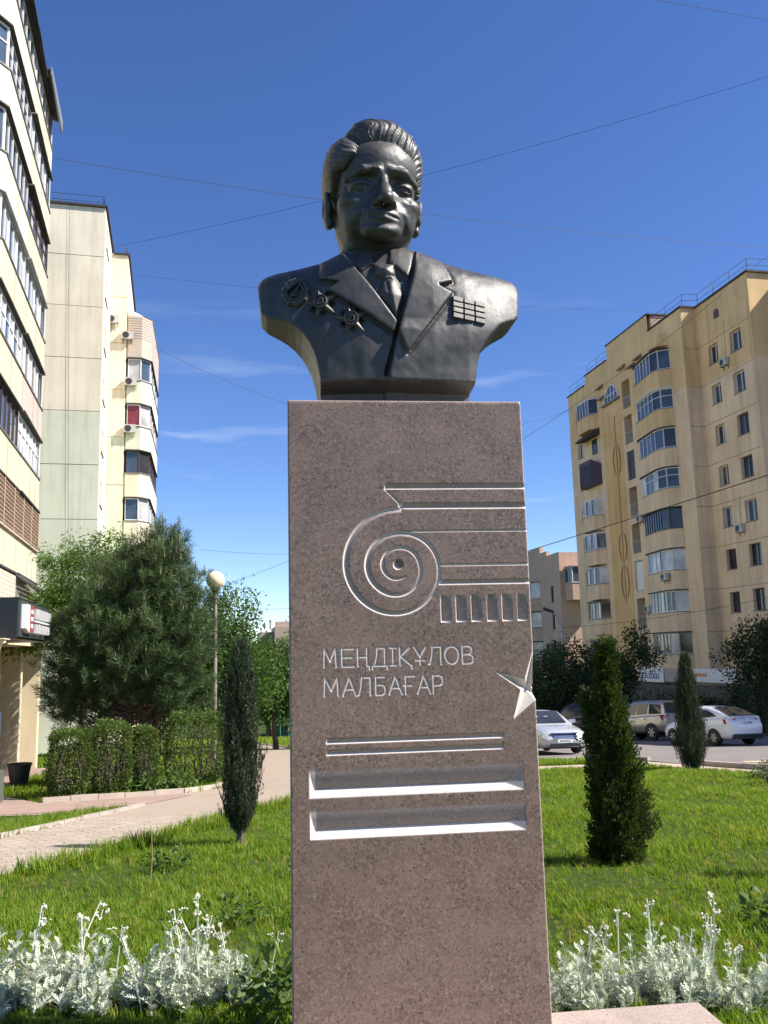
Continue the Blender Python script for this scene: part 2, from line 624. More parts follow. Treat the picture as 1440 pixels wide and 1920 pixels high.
def build_pedestal():
    xs = np.concatenate([[PX0, PX0 + 0.004], np.arange(PX0 + 0.0065, PX1 - 0.006, 0.0024), [PX1 - 0.004, PX1]])
    zs = np.concatenate([[-0.05], np.arange(0.03, 0.91, 0.08), np.arange(0.912, 1.29, 0.0026), np.arange(1.291, 1.33, 0.012), np.arange(1.332, 2.268, 0.0024),
                         np.arange(2.285, 2.59, 0.06), [PTOP - 0.004, PTOP]])
    X, Z = np.meshgrid(xs, zs, indexing='xy')
    D, K = engraving(X, Z)
    edge = np.zeros(X.shape)
    edge[:, 0] = edge[:, -1] = 0.004
    edge[-1, :] = 0.004
    Y = np.maximum(D, edge)
    nz, nx = X.shape
    V = np.stack([X, Y, Z], -1).reshape(-1, 3)
    I = np.arange(nz * nx).reshape(nz, nx)
    Q = np.stack([I[:-1, :-1], I[:-1, 1:], I[1:, 1:], I[1:, :-1]], -1).reshape(-1, 4)
    cut = np.clip(D / 0.0014, 0, 1) * K  # paleness of the cut stone, held down where shade is painted
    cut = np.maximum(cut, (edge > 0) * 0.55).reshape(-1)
    base = len(V)
    # side walls, top, back
    bl = np.stack([np.full(nz, PX0), np.full(nz, PDEP), zs], -1)
    br = np.stack([np.full(nz, PX1), np.full(nz, PDEP), zs], -1)
    V = np.concatenate([V, bl, br])
    iL = base + np.arange(nz)
    iR = base + nz + np.arange(nz)
    Ql = np.stack([I[:-1, 0], I[1:, 0], iL[1:], iL[:-1]], -1)
    Qr = np.stack([I[:-1, -1], iR[:-1], iR[1:], I[1:, -1]], -1)
    Qb = np.array([[iL[0], iL[-1], iR[-1], iR[0]]])
    # top row as a fan of quads to the back edge
    tb = np.stack([xs, np.full(nx, PDEP), np.full(nx, PTOP)], -1)
    it = len(V) + np.arange(nx)
    V = np.concatenate([V, tb])
    Qt = np.stack([I[-1, :-1], I[-1, 1:], it[1:], it[:-1]], -1)
    Q = np.concatenate([Q, Ql, Qr, Qb, Qt])
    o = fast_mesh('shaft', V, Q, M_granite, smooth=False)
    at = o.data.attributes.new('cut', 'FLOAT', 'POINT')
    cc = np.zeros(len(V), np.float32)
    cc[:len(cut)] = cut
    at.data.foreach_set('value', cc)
    return o


pedestal = empty('monument_pedestal', MON)
tag(pedestal, 'tall reddish brown granite pedestal carved with a volute, name and star', 'pedestal')
shaft = build_pedestal()
shaft.parent = pedestal
mb = MB()
mb.hexa([(-0.47, -1.1, -0.05), (1.145, -1.1, -0.05), (1.145, 0.20, -0.05), (-0.47, 0.20, -0.05)],
        [(-0.46, -1.1, 0.20), (1.135, -1.1, 0.20), (1.135, 0.19, 0.20), (-0.46, 0.19, 0.20)])
slab = mb.build('base_slab', M_slab, None)
slab.matrix_world = MON
bm = bmesh.new()
bm.from_mesh(slab.data)
bmesh.ops.bevel(bm, geom=list(bm.edges), offset=0.006, segments=2, affect='EDGES')
bm.to_mesh(slab.data)
bm.free()
tag(slab, 'pale pink granite slab lying at the foot of the pedestal', 'slab')

# ------------------------------------------------------------------ the bust: sculpted as distance fields
tb_ = NT('bronze_patina')
n1 = tb_.noise(3.6, 8, 0.72)
n2 = tb_.noise(14, 5, 0.7)
bc = tb_.ramp(n1, [(0.28, (0.032, 0.029, 0.027)), (0.50, (0.052, 0.048, 0.044)), (0.72, (0.085, 0.079, 0.072))])
bc = tb_.mix(tb_.math('MULTIPLY', tb_.ramp(n2, [(0.55, 0.0), (0.72, 1.0)]), 0.55), bc, (0.040, 0.033, 0.028))
bc = tb_.mix(tb_.math('MULTIPLY', tb_.ramp(tb_.noise(5, 5, 0.7, vec=tb_.mapping((3, 3, 0.4))), [(0.52, 0.0), (0.70, 1.0)]), 0.42), bc, (0.13, 0.122, 0.108))
tb_.set(color=bc, metal=0.12, rough=tb_.ramp(tb_.noise(7, 5, 0.6), [(0.3, 0.38), (0.7, 0.56)]), spec=0.6)
tb_.bump(tb_.noise(38, 7, 0.72), 0.32, 0.005)
M_bronze = tb_.mat


def surface_nets(F, o, h):
    S = F < 0
    nx, ny, nz = F.shape
    c = np.zeros((nx - 1, ny - 1, nz - 1), np.int8)
    for dx in (0, 1):
        for dy in (0, 1):
            for dz in (0, 1):
                c += S[dx:nx - 1 + dx, dy:ny - 1 + dy, dz:nz - 1 + dz]
    act = (c > 0) & (c < 8)
    idx = np.argwhere(act)
    vid = np.full(act.shape, -1, np.int64)
    vid[act] = np.arange(len(idx))
    acc = np.zeros((len(idx), 3))
    cnt = np.zeros(len(idx))
    co = [(i, j, k) for i in (0, 1) for j in (0, 1) for k in (0, 1)]
    for a in co:
        for ax in range(3):
            if a[ax] == 1:
                continue
            b = list(a)
            b[ax] = 1
            fa = F[idx[:, 0] + a[0], idx[:, 1] + a[1], idx[:, 2] + a[2]]
            fb = F[idx[:, 0] + b[0], idx[:, 1] + b[1], idx[:, 2] + b[2]]
            m = (fa < 0) != (fb < 0)
            t = np.where(m, fa / (fa - fb + 1e-20), 0)
            p = np.array(a, float)[None, :].repeat(len(idx), 0)
            p[:, ax] += t
            acc[m] += p[m]
            cnt[m] += 1
    V = (idx + acc / cnt[:, None]) * h + np.array(o)
    quads = []
    for ax in range(3):
        b_, c_ = (ax + 1) % 3, (ax + 2) % 3
        sl0 = [slice(None)] * 3
        sl1 = [slice(None)] * 3
        sl0[ax], sl1[ax] = slice(0, -1), slice(1, None)
        A, B = S[tuple(sl0)], S[tuple(sl1)]
        e = np.argwhere(A != B)
        e = e[(e[:, b_] > 0) & (e[:, c_] > 0) & (e[:, b_] < F.shape[b_] - 1) & (e[:, c_] < F.shape[c_] - 1)]
        inside = A[e[:, 0], e[:, 1], e[:, 2]]
        q = []
        for db, dc in ((-1, -1), (0, -1), (0, 0), (-1, 0)):
            k = e.copy()
            k[:, b_] += db
            k[:, c_] += dc
            q.append(vid[k[:, 0], k[:, 1], k[:, 2]])
        q = np.stack(q, -1)
        q[~inside] = q[~inside][:, ::-1]
        quads.append(q)
    return V, np.concatenate(quads)


def smin(a, b, k):
    h = np.clip(0.5 + 0.5 * (b - a) / k, 0, 1)
    return b + (a - b) * h - k * h * (1 - h)


def smax(a, b, k):
    return -smin(-a, -b, k)


def ell(P, c, r):
    x, y, z = (P[0] - c[0]) / r[0], (P[1] - c[1]) / r[1], (P[2] - c[2]) / r[2]
    k0 = np.sqrt(x * x + y * y + z * z) + 1e-9
    k1 = np.sqrt((x / r[0]) ** 2 + (y / r[1]) ** 2 + (z / r[2]) ** 2) + 1e-9
    return k0 * (k0 - 1) / k1


def cap(P, a, b, ra, rb=None):
    rb = ra if rb is None else rb
    a, b = np.array(a, float), np.array(b, float)
    v = b - a
    t = np.clip(((P[0] - a[0]) * v[0] + (P[1] - a[1]) * v[1] + (P[2] - a[2]) * v[2]) / (v @ v), 0, 1)
    return np.sqrt((P[0] - a[0] - t * v[0]) ** 2 + (P[1] - a[1] - t * v[1]) ** 2 + (P[2] - a[2] - t * v[2]) ** 2) - (ra + (rb - ra) * t)


def vnoise(P, s, seed):
    g = np.random.default_rng(seed).random((32, 32, 32)).astype(np.float32)
    q = [p / s for p in P]
    i = [np.floor(a).astype(int) for a in q]
    f = [a - b for a, b in zip(q, i)]
    f = [a * a * (3 - 2 * a) for a in f]
    out = 0
    for dx in (0, 1):
        for dy in (0, 1):
            for dz in (0, 1):
                w_ = (f[0] if dx else 1 - f[0]) * (f[1] if dy else 1 - f[1]) * (f[2] if dz else 1 - f[2])
                out = out + w_ * g[(i[0] + dx) % 32, (i[1] + dy) % 32, (i[2] + dz) % 32]
    return out - 0.5


def band(f, w_, P):
    """indices near the surface and the coordinates there"""
    m = np.abs(f) < w_
    return m, [p[m] for p in P]


def grid(lo, hi, h):
    ax = [np.arange(a, b + h, h, dtype=np.float32) for a, b in zip(lo, hi)]
    return np.meshgrid(*ax, indexing='ij')


def sculpt_head():
    h = 0.0042
    lo, hi = (-0.28, -0.35, -0.37), (0.28, 0.32, 0.41)
    P = grid(lo, hi, h)
    P0_ = P
    x, y, z = P
    x = x / 1.09                     # a broad face
    P = [x, y, z]
    ax_ = np.abs(x)
    A = [ax_, y, z]
    f = ell(P, (0, .035, .12), (.188, .228, .195))
    f = smin(f, ell(P, (0, -.062, .125), (.168, .166, .145)), .05)          # forehead
    f = smin(f, ell(P, (0, -.045, -.045), (.158, .178, .175)), .05)        # face
    f = smin(f, ell(P, (0, -.02, -.125), (.156, .155, .105)), .05)         # jaw
    f = smin(f, ell(A, (.108, -.135, -.060), (.062, .066, .044)), .035)    # cheekbones
    f = smin(f, ell(A, (.088, -.135, -.130), (.050, .060, .060)), .05)     # cheeks
    f = smin(f, cap(A, (.016, -.222, .068), (.080, -.220, .064), .014), .03)   # brow
    f = smin(f, cap(A, (.080, -.218, .062), (.142, -.168, .034), .016, .012), .03)
    f = smin(f, ell(P, (0, -.196, -.192), (.078, .052, .042)), .038)       # chin
    f = smin(f, ell(P, (0, -.185, -.128), (.088, .066, .056)), .035)       # muzzle
    f = smin(f, ell(P, (0, -.025, -.225), (.130, .105, .055)), .05)        # under the jaw
    f = smin(f, cap(P, (.004, .04, -.10), (.018, .07, -.40), .128, .138), .045)   # neck
    # sockets, eyes, lids
    f = smax(f, -ell(A, (.080, -.255, .010), (.052, .058, .027)), .022)
    f = smax(f, -ell(A, (.036, -.252, .008), (.012, .026, .018)), .015)
    eye = ell(A, (.080, -.170, .000), (.040, .040, .032))
    f = smin(f, eye, .008)
    lid = np.maximum(ell(A, (.081, -.172, .006), (.052, .048, .034)), -(z - .006 + .5 * (ax_ - .08) ** 2 / .05))
    f = smin(f, lid, .010)
    low = np.maximum(ell(A, (.081, -.168, -.006), (.047, .044, .030)), (z + .012))
    f = smin(f, low, .012)
    f = smax(f, -cap(A, (.045, -.232, -.040), (.110, -.205, -.048), .006), .012)      # bags below the eyes
    # nose
    f = smin(f, cap(P, (0, -.212, .050), (0, -.262, -.045), .016, .023), .022)
    f = smin(f, cap(P, (0, -.255, -.04), (0, -.279, -.078), .024, .029), .02)
    f = smin(f, ell(A, (.035, -.243, -.087), (.023, .030, .020)), .014)
    f = smax(f, -ell(A, (.017, -.268, -.110), (.011, .016, .010)), .006)
    f = smax(f, -cap(A, (.052, -.252, -.078), (.064, -.228, -.090), .007), .012)
    # mouth
    f = smin(f, cap(A, (.000, -.249, -.128), (.060, -.222, -.142), .014, .008), .012)
    f = smin(f, cap(A, (.000, -.243, -.158), (.050, -.222, -.152), .017, .009), .012)
    f = smax(f, -cap(A, (.000, -.266, -.1425), (.068, -.232, -.1480), .0055), .006)
    f = smax(f, -cap(P, (0, -.262, -.104), (0, -.264, -.118), .008), .012)            # philtrum
    f = smax(f, -cap(P, (-.045, -.256, -.176), (.045, -.256, -.176), .011), .018)       # hollow above the chin
    # folds beside the nose, frown lines, forehead lines
    f = smax(f, -cap(A, (.056, -.264, -.078), (.094, -.218, -.142), .010), .018)
    f = smax(f, -cap(A, (.096, -.215, -.140), (.098, -.190, -.180), .006), .020)
    f = smax(f, -cap(A, (.010, -.247, .060), (.013, -.240, .085), .003), .010)
    for zz, dz in ((.105, .008), (.132, .006)):
        xx = np.clip(x, -.10, .10)
        line = np.sqrt((y + .245 - 2.6 * x * x) ** 2 + (z - zz - dz * np.cos(xx * 40)) ** 2) - .006
        f = smax(f, -np.where(np.abs(x) < .10, line, 9), .010)
    # temples
    f = smax(f, -ell(A, (.205, -.115, .055), (.030, .065, .05)), .04)
    # eyebrows, slightly raised
    br = np.minimum(cap(A, (.028, -.235, .072), (.085, -.229, .069), .0060), cap(A, (.085, -.229, .069), (.140, -.176, .046), .0060, .003))
    f = smin(f, br + .0012 * np.sin(x * 300 + z * 420), .016)
    # ears
    ax_ = np.abs(P0_[0]) - .006
    A = [ax_, y, z]
    ear = ell([ax_ - .10 * (z + .03), y + .18 * (z + .03), z], (.202, .014, -.032), (.024, .050, .080))
    ear = smax(ear, -ell([ax_ - .10 * (z + .03), y + .18 * (z + .03), z], (.232, .002, -.020), (.020, .030, .050)), .008)
    ear = smin(ear, ell(A, (.202, -.018, -.045), (.014, .014, .024)), .010)
    ear = smin(ear, ell(A, (.192, -.002, -.098), (.018, .024, .022)), .016)
    f = smin(f, ear, .010)
    m_, B = band(f, .02, P)
    f[m_] += .0035 * vnoise(B, .05, 3) + .0016 * vnoise(B, .018, 4)
    V1, Q1 = surface_nets(f, lo, h)

    # hair: a swept-back shell, parted on one side
    P = P0_
    x, y, z = P
    ax_ = np.abs(x)
    A = [ax_, y, z]
    g = ell(P, (-.006, .045, .100), (.222, .250, .212))
    g = smin(g, ell(P, (.000, -.080, .258), (.150, .125, .098)), .04)
    g = smin(g, ell(P, (.090, -.050, .200), (.115, .135, .098)), .05)
    g = smin(g, ell(P, (.128, -.01, .130), (.082, .13, .115)), .04)
    g = smin(g, ell(P, (-.138, -.035, .150), (.096, .160, .125)), .022)
    g = smax(g, -cap(P, (-.126, -.27, .276), (-.136, .05, .348), .010, .007), .024)       # parting
    g = smax(g, -ell(P, (.006, -.300, .012), (.198, .268, .198)), .014)                  # open face
    g = smax(g, -ell(A, (.215, -.200, -.03), (.062, .135, .10)), .02)
    floor_ = -.005 - .75 * np.clip(y - .045, 0, .19) + .9 * np.clip(-y - .02, 0, .1)
    g = smax(g, floor_ - z, .02)
    g = smax(g, -ell(A, (.225, .018, -.035), (.060, .060, .088)), .012)                  # round the ears
    m_, B = band(g, .03, P)
    bx_, by_, bz_ = B
    right = 1 / (1 + np.exp(-(bx_ + .130) / .012))
    ang = np.arctan2(bx_ + .10 * (bz_ - .1), bz_ + .02)
    w1, w2 = vnoise(B, .11, 8), vnoise(B, .05, 9)
    ang = ang + right * 1.9 * (by_ + .15) - (1 - right) * 1.0 * (by_ + .1) + .22 * w1 + .07 * w2
    amp = (.0014 + .0020 * right * np.clip((bz_ + .05) / .2, 0, 1)) * (1 + 1.6 * vnoise(B, .07, 15))
    st = .5 * np.sin(ang * 15) + .6 * np.sin(ang * 41 + 3 * w1) + .6 * np.sin(ang * 88 + 3 * w2) + .35 * np.sin(ang * 140 + 5 * w2)
    g[m_] += -amp * st - .006 * vnoise(B, .09, 12)
    V2, Q2 = surface_nets(g, lo, h)
    return (V1, Q1), (V2, Q2)


def poly_sd(X, Z, pts):
    """signed distance to a polygon in the xz plane, negative inside"""
    d = seg_dist(X, Z, pts + [pts[0]])
    ins = np.zeros(X.shape, bool)
    n_ = len(pts)
    for i in range(n_):
        (x1, z1), (x2, z2) = pts[i], pts[(i + 1) % n_]
        if z1 == z2:
            continue
        cond = ((z1 > Z) != (z2 > Z)) & (X < (x2 - x1) * (Z - z1) / (z2 - z1) + x1)
        ins ^= cond
    return np.where(ins, -d, d)


LAP_L = [(-.222, .730), (-.168, .610), (-.003, .362), (-.022, .312), (-.298, .513), (-.250, .548), (-.326, .572), (-.318, .690)]
LAP_R = [(.098, .730), (.068, .581), (.000, .350), (-.008, .318), (.033, .225), (.243, .508), (.182, .541), (.246, .566), (.210, .690)]
VOPEN = [(-.240, .80), (-.222, .730), (-.168, .610), (-.003, .362), (.000, .350), (.068, .581), (.098, .730), (.12, .80)]
COL_L = [(-.230, .74), (-.206, .660), (-.150, .604), (-.098, .648), (-.10, .70), (-.10, .74)]
COL_R = [(.11, .74), (.085, .660), (.050, .574), (-.026, .656), (-.02, .70), (-.02, .74)]
KNOT = [(-.100, .650), (-.006, .645), (-.002, .590), (-.015, .572), (-.055, .562), (-.098, .592)]
TIE = [(-.055, .572), (-.084, .490), (-.004, .366), (.030, .486), (-.004, .580)]
RPAN = [(-.052, .06), (-.046, .145), (.000, .352), (.60, .352), (.60, .06)]


def sculpt_torso():
    h = 0.0052
    lo, hi = (-0.64, -0.03, -0.02), (0.64, 0.60, 0.80)
    P = grid(lo, hi, h)
    x, y, z = P
    X2, Z2 = x[:, 0, :], z[:, 0, :]
    hw = np.interp(Z2, [0, .03, .10, .15, .20, .25, .29, .33, .36, .385, .405, .425, .45, .6, .8],
                   [.318, .322, .326, .332, .341, .356, .374, .400, .428, .462, .502, .552, .578, .592, .595])
    side = (np.abs(X2) - hw + .022 * (X2 > 0) * np.clip((Z2 - .36) / .06, 0, 1)) * 0.75
    zt = np.interp(X2, [-.62, -.575, -.55, -.50, -.415, -.306, -.212, -.10, .02, .13, .24, .437, .50, .545, .565, .62],
                   [.56, .630, .645, .660, .678, .708, .760, .80, .80, .760, .712, .672, .660, .646, .630, .54])
    hf = np.interp(np.abs(X2), [0, .15, .3, .45, .55, .62], [.232, .228, .205, .160, .105, .07])
    hb = np.interp(np.abs(X2), [0, .3, .5, .62], [.20, .19, .13, .08])
    # front relief of the clothes
    e = np.zeros(X2.shape)

    def lay(poly, up, w=.0035, cur=None):
        m = 1 / (1 + np.exp(np.clip(poly_sd(X2, Z2, poly) / w * 2, -30, 30)))
        return m

    dl = X2 - np.interp(Z2, [.06, .145, .352], [-.054, -.046, .000])
    e += .018 / (1 + np.exp(-np.clip(dl / .0018, -30, 30))) * np.clip(1 - dl / .22, 0, 1) * np.clip((.375 - Z2) / .05, 0, 1)
    e -= .022 * lay(VOPEN, 0)
    for lp in (LAP_L, LAP_R):
        sd = poly_sd(X2, Z2, lp)
        e += lay(lp, 0) * (.016 + .012 * np.clip(-sd / .05, 0, 1) * 0 + .010 * np.clip((Z2 - .33) / .3, 0, 1))
        e -= .010 * np.exp(-(np.clip(sd, 0, 9) / .010) ** 2) * (sd > 0)       # undercut along the edge
    for cp in (COL_L, COL_R):
        e += .022 * lay(cp, 0)
    sk = poly_sd(X2, Z2, KNOT)
    e += .046 * np.sqrt(np.clip(-sk / .045, 0, 1))
    stie = poly_sd(X2, Z2, TIE)
    e += .034 * np.sqrt(np.clip(-stie / .05, 0, 1))
    e -= .006 * np.exp(-(seg_dist(X2, Z2, [(-.045, .56), (-.038, .50)]) / .005) ** 2)
    # front edge of the jacket: a deep crease
    e -= .030 * np.exp(-(seg_dist(X2, Z2, [(-.003, .345), (-.024, .25), (-.056, .140)]) / .0075) ** 2) * (X2 < np.interp(Z2, [.14, .25, .345], [-.050, -.020, .002]))
    # soft folds of the cloth
    e += .006 * np.exp(-(seg_dist(X2, Z2, [(.05, .20), (.30, .33), (.46, .40)]) / .07) ** 2)
    e += .004 * np.exp(-(seg_dist(X2, Z2, [(-.10, .20), (-.30, .30)]) / .07) ** 2)
    e -= .003 * np.exp(-(seg_dist(X2, Z2, [(.10, .17), (.33, .24)]) / .05) ** 2)
    e -= .008 * np.exp(-(seg_dist(X2, Z2, [(-.318, .69), (-.316, .60), (-.322, .57)]) / .006) ** 2)
    # the undersides: the chest ends in a lip above a set-back foot
    e -= .13 * np.clip((.114 - Z2) / .022, 0, 1)
    yc = .30
    front = y < yc
    hy = np.where(front, (hf + e)[:, None, :], hb[:, None, :])
    a = np.clip(np.abs(y - yc) / np.maximum(hy, .02), 0, 4)
    top = np.clip((z - .26) / (zt[:, None, :] - .26), 0, 4)
    bul = 1 - .05 * np.clip((.34 - z) / .3, 0, 1)
    q = (np.power(a / bul, 2.3) + np.power(top, 2.6))
    f = (np.power(q, 1 / 2.4) - 1) * .19
    f = smax(f, np.broadcast_to(side[:, None, :], f.shape), .007)
    f = np.maximum(f, -z + .002)
    # collars standing round the neck
    rx, ry = (x + .052) / 1.0, (y - .285)
    rad = np.sqrt(rx * rx + (ry * 1.02) ** 2)
    zc = .752 + .10 * np.clip(y - .24, -.2, .12)
    ring = np.maximum(np.abs(rad - .176) - .012, np.maximum(z - zc + .02, .55 - z))
    ring = np.where(y < .17, 9, ring)
    f = smin(f, ring, .012)
    m_, B = band(f, .02, P)
    f[m_] += .0030 * vnoise(B, .12, 21) + .0014 * vnoise(B, .03, 22)
    V, Q = surface_nets(f, lo, h)
    # where the front surface lies, for pinning the medals
    S = f < 0
    first = np.argmax(S, axis=1)
    fy = lo[1] + first * h

    def front_y(px_, pz_):
        i = int((px_ - lo[0]) / h)
        k = int((pz_ - lo[2]) / h)
        return float(fy[i, k])
    return V, Q, front_y


bust = empty('portrait_bust', MON @ Matrix.Translation((0, 0, PTOP)))
tag(bust, 'dark bronze portrait bust of a man in suit and tie with three orders', 'bust')
(hv, hq), (gv, gq) = sculpt_head()
HEADM = Matrix.Translation((-0.072, 0.288, 0.990)) @ Euler((R(4.0), R(1.0), R(6)), 'XYZ').to_matrix().to_4x4()
head = fast_mesh('head', hv, hq, M_bronze, True, bust, HEADM)
hair = fast_mesh('hair', gv, gq, M_bronze, True, head)
tv, tq, front_y = sculpt_torso()
cen = tv[tq].mean(1)
fr = cen[:, 1] < 0.28


def inpoly(p):
    return (poly_sd(cen[:, 0], cen[:, 2], p) < 0) & fr & (cen[:, 2] < 0.735)


lab = np.zeros(len(tq), int)
lab[inpoly(VOPEN)] = 1
lab[inpoly(COL_L) | inpoly(COL_R)] = 4
lab[inpoly(KNOT) | inpoly(TIE)] = 2
lab[inpoly(LAP_L)] = 3
lab[inpoly(LAP_R)] = 5
for k, nm in ((0, 'jacket'), (1, 'shirt'), (2, 'necktie'), (4, 'shirt_collar'), (3, 'lapel'), (5, 'lapel')):
    sel = tq[lab == k]
    if len(sel) == 0:
        continue
    u, inv = np.unique(sel, return_inverse=True)
    fast_mesh(nm, tv[u], inv.reshape(-1, 4), M_bronze, True, bust)


def pin(x, z, tilt=0.0, tx=0.0):
    """matrix lying on the chest at x,z: local x right, local y up, local z out"""
    d = 0.03
    y0 = front_y(x, z)
    dydx = (front_y(x + d, z) - front_y(x - d, z)) / (2 * d)
    dydz = (front_y(x, z + d) - front_y(x, z - d)) / (2 * d)
    nrm = Vector((dydx, -1, dydz)).normalized()
    up_ = Vector((0, 0, 1)) - nrm * nrm.z
    up_.normalize()
    rt_ = up_.cross(nrm)
    M = Matrix((rt_, up_, nrm)).transposed().to_4x4()
    M.translation = (x, y0, z)
    return M @ Matrix.Rotation(tilt, 4, 'Z')


def star_order(tilt):
    m = MB()
    # fans of rays between the points
    for k in range(5):
        a0 = PI / 2 + (k + 0.5) * 2 * PI / 5
        for j in range(-3, 4):
            a = a0 + j * 0.11
            r1 = 0.050 - 0.004 * abs(j) + (0.003 if j % 2 else 0)
            c_, s_ = math.cos(a), math.sin(a)
            w_ = 0.0030
            m.hexa([(0.012 * c_ - w_ * s_, 0.012 * s_ + w_ * c_, -0.004), (0.012 * c_ + w_ * s_, 0.012 * s_ - w_ * c_, -0.004), (r1 * c_ + w_ * s_, r1 * s_ - w_ * c_, -0.004), (r1 * c_ - w_ * s_, r1 * s_ + w_ * c_, -0.004)],
                   [(0.012 * c_, 0.012 * s_, 0.012), (0.0121 * c_, 0.0121 * s_, 0.012), (r1 * c_ + 0.0004 * s_, r1 * s_, 0.006), (r1 * c_, r1 * s_, 0.006)])
    pts_ = []
    for k in range(10):
        a = PI / 2 + k * PI / 5
        r_ = 0.064 if k % 2 == 0 else 0.027
        pts_.append((r_ * math.cos(a), r_ * math.sin(a), 0.004))
    vs_ = pts_ + [(p[0], p[1], -0.008) for p in pts_] + [(0, 0, 0.024)]
    fs = [(k, (k + 1) % 10, 20) for k in range(10)] + [(k, k + 10, (k + 1) % 10 + 10, (k + 1) % 10) for k in range(10)]
    m.mesh(vs_, fs)
    m.lathe([(0.026, 0.0), (0.026, 0.021), (0.0245, 0.0235), (0.022, 0.0235), (0.021, 0.019), (0.0, 0.019)], n=24)
    return m


def emblem():
    m = MB()
    arc = [(0.012 * math.cos(a), 0.012 * math.sin(a), 0.021) for a in np.linspace(-2.3, 1.2, 10)]
    m.tube(arc, [0.0035] * 9 + [0.001], 6)
    m.tube([(-0.012, -0.010, 0.021), (0.006, 0.008, 0.021)], 0.003, 6)
    m.box(0.001, 0.012, 0.005, 0.011, 0.0185, 0.0245)
    return m


for x_, z_, tl, lb in ((-.319, .452, R(14), 'star order with fan rays, the upper of two'), (-.197, .372, R(10), 'star order with fan rays, the lower of two')):
    o = star_order(tl).build('star_order', M_bronze, bust)
    o.matrix_local = pin(x_, z_, tl) @ Matrix.Diagonal((1.22, 1.22, 1.35, 1))
    e_ = emblem().build('emblem', M_bronze, o)
    o['label'] = lb
# the round wreathed order near the shoulder
m = MB()
ring_p = [(0.046 * math.cos(a), 0.050 * math.sin(a), 0.006) for a in np.linspace(0.35 * PI, 2.15 * PI, 26)]
m.tube(ring_p, [0.009 + 0.003 * (i % 2) for i in range(26)], 7)
ring_p = [(0.034 * math.cos(a), 0.038 * math.sin(a), 0.010) for a in np.linspace(0, 2 * PI, 22)]
m.tube(ring_p, [0.005 + 0.0015 * (i % 2) for i in range(22)], 6)
m.lathe([(0.036, -0.004), (0.036, 0.005), (0.0, 0.007)], n=20)
m.tube([(-0.03, -0.03, 0.012), (0.045, 0.040, 0.014)], 0.0035, 6)
m.tube([(-0.058, 0.004, 0.004), (-0.040, -0.010, 0.008)], [0.001, 0.005], 5)
m.tube([(0.060, -0.012, 0.004), (0.042, -0.012, 0.008)], [0.001, 0.005], 5)
m.tube([(0.0, -0.066, 0.004), (0.0, -0.045, 0.008)], [0.001, 0.005], 5)
flag = [(-0.030, 0.030), (0.020, 0.046), (0.034, 0.030), (-0.006, 0.018), (-0.024, 0.008)]
m.prism(flag, 0.008, 0.019, lambda a, b, d: (a, b, d))
wo = m.build('wreath_order', M_bronze, bust)
wo.matrix_local = pin(-.426, .515, R(12)) @ Matrix.Diagonal((1.12, 1.12, 1.5, 1))
e_ = emblem().build('emblem', M_bronze, wo)
e_.location = (0.0, -0.008, -0.008)
# medal ribbons: four rows of three bars
rb = empty('ribbon_bar')
rb.parent = bust
rb.matrix_local = pin(.308, .432, R(-6))
pl = MB()
for i in range(3):
    for j in range(4):
        x0, y0 = -0.077 + i * 0.052, -0.054 + j * 0.0275
        p_ = MB()
        p_.hexa([(x0, y0, -0.012), (x0 + 0.050, y0, -0.012), (x0 + 0.050, y0 + 0.0255, -0.012), (x0, y0 + 0.0255, -0.012)],
                [(x0 + 0.003, y0 + 0.003, 0.010), (x0 + 0.047, y0 + 0.003, 0.010), (x0 + 0.047, y0 + 0.0225, 0.010), (x0 + 0.003, y0 + 0.0225, 0.010)])
        p_.build('ribbon', M_bronze, rb)
# ================================================================== ground
tg = NT('soil_and_turf')
c_ = tg.ramp(tg.noise(1.1, 7, 0.65), [(0.3, (0.030, 0.045, 0.010)), (0.55, (0.050, 0.075, 0.016)), (0.75, (0.085, 0.085, 0.035))])
tg.set(color=c_, rough=0.95, spec=0.1)
tg.bump(tg.noise(30, 5, 0.7), 0.6, 0.03)
M_soil = tg.mat

xs_ = sorted(set([-900, -400, -200, -120, -80] + list(np.arange(-60, 61, 2.5)) + [80, 120, 200, 400, 900]))
ys_ = sorted(set([-300, -100, -40, -10, -3] + list(np.arange(0, 100, 2.5)) + [120, 160, 240, 400, 800, 1800, 4000]))
Xg, Yg = np.meshgrid(xs_, ys_, indexing='ij')
Zg = np.vectorize(gz)(Xg, Yg)
I = np.arange(Xg.size).reshape(Xg.shape)
ground = fast_mesh('ground', np.stack([Xg, Yg, Zg], -1).reshape(-1, 3), np.stack([I[:-1, :-1], I[1:, :-1], I[1:, 1:], I[:-1, 1:]], -1).reshape(-1, 4), M_soil, True)
tag(ground, kind='structure')


def sheet(name, pts, mat, lift, step=1.5, kind='structure'):
    """polygon draped over the terrain"""
    bm = bmesh.new()
    vs_ = [bm.verts.new((p[0], p[1], 0)) for p in pts]
    bm.faces.new(vs_)
    ys = [p[1] for p in pts]
    for yy in (3.0, 70.0):
        if min(ys) < yy < max(ys):
            bmesh.ops.bisect_plane(bm, geom=bm.verts[:] + bm.edges[:] + bm.faces[:], plane_co=(0, yy, 0), plane_no=(0, 1, 0))
    bmesh.ops.triangulate(bm, faces=bm.faces[:])
    bmesh.ops.recalc_face_normals(bm, faces=bm.faces[:])
    for f in bm.faces:
        if f.normal.z < 0:
            f.normal_flip()
    for v in bm.verts:
        v.co.z = gz(v.co.x, v.co.y) + lift
    me = bpy.data.meshes.new(name)
    bm.to_mesh(me)
    bm.free()
    me.materials.append(mat)
    o = link(name, me)
    if kind:
        tag(o, kind=kind)
    return o


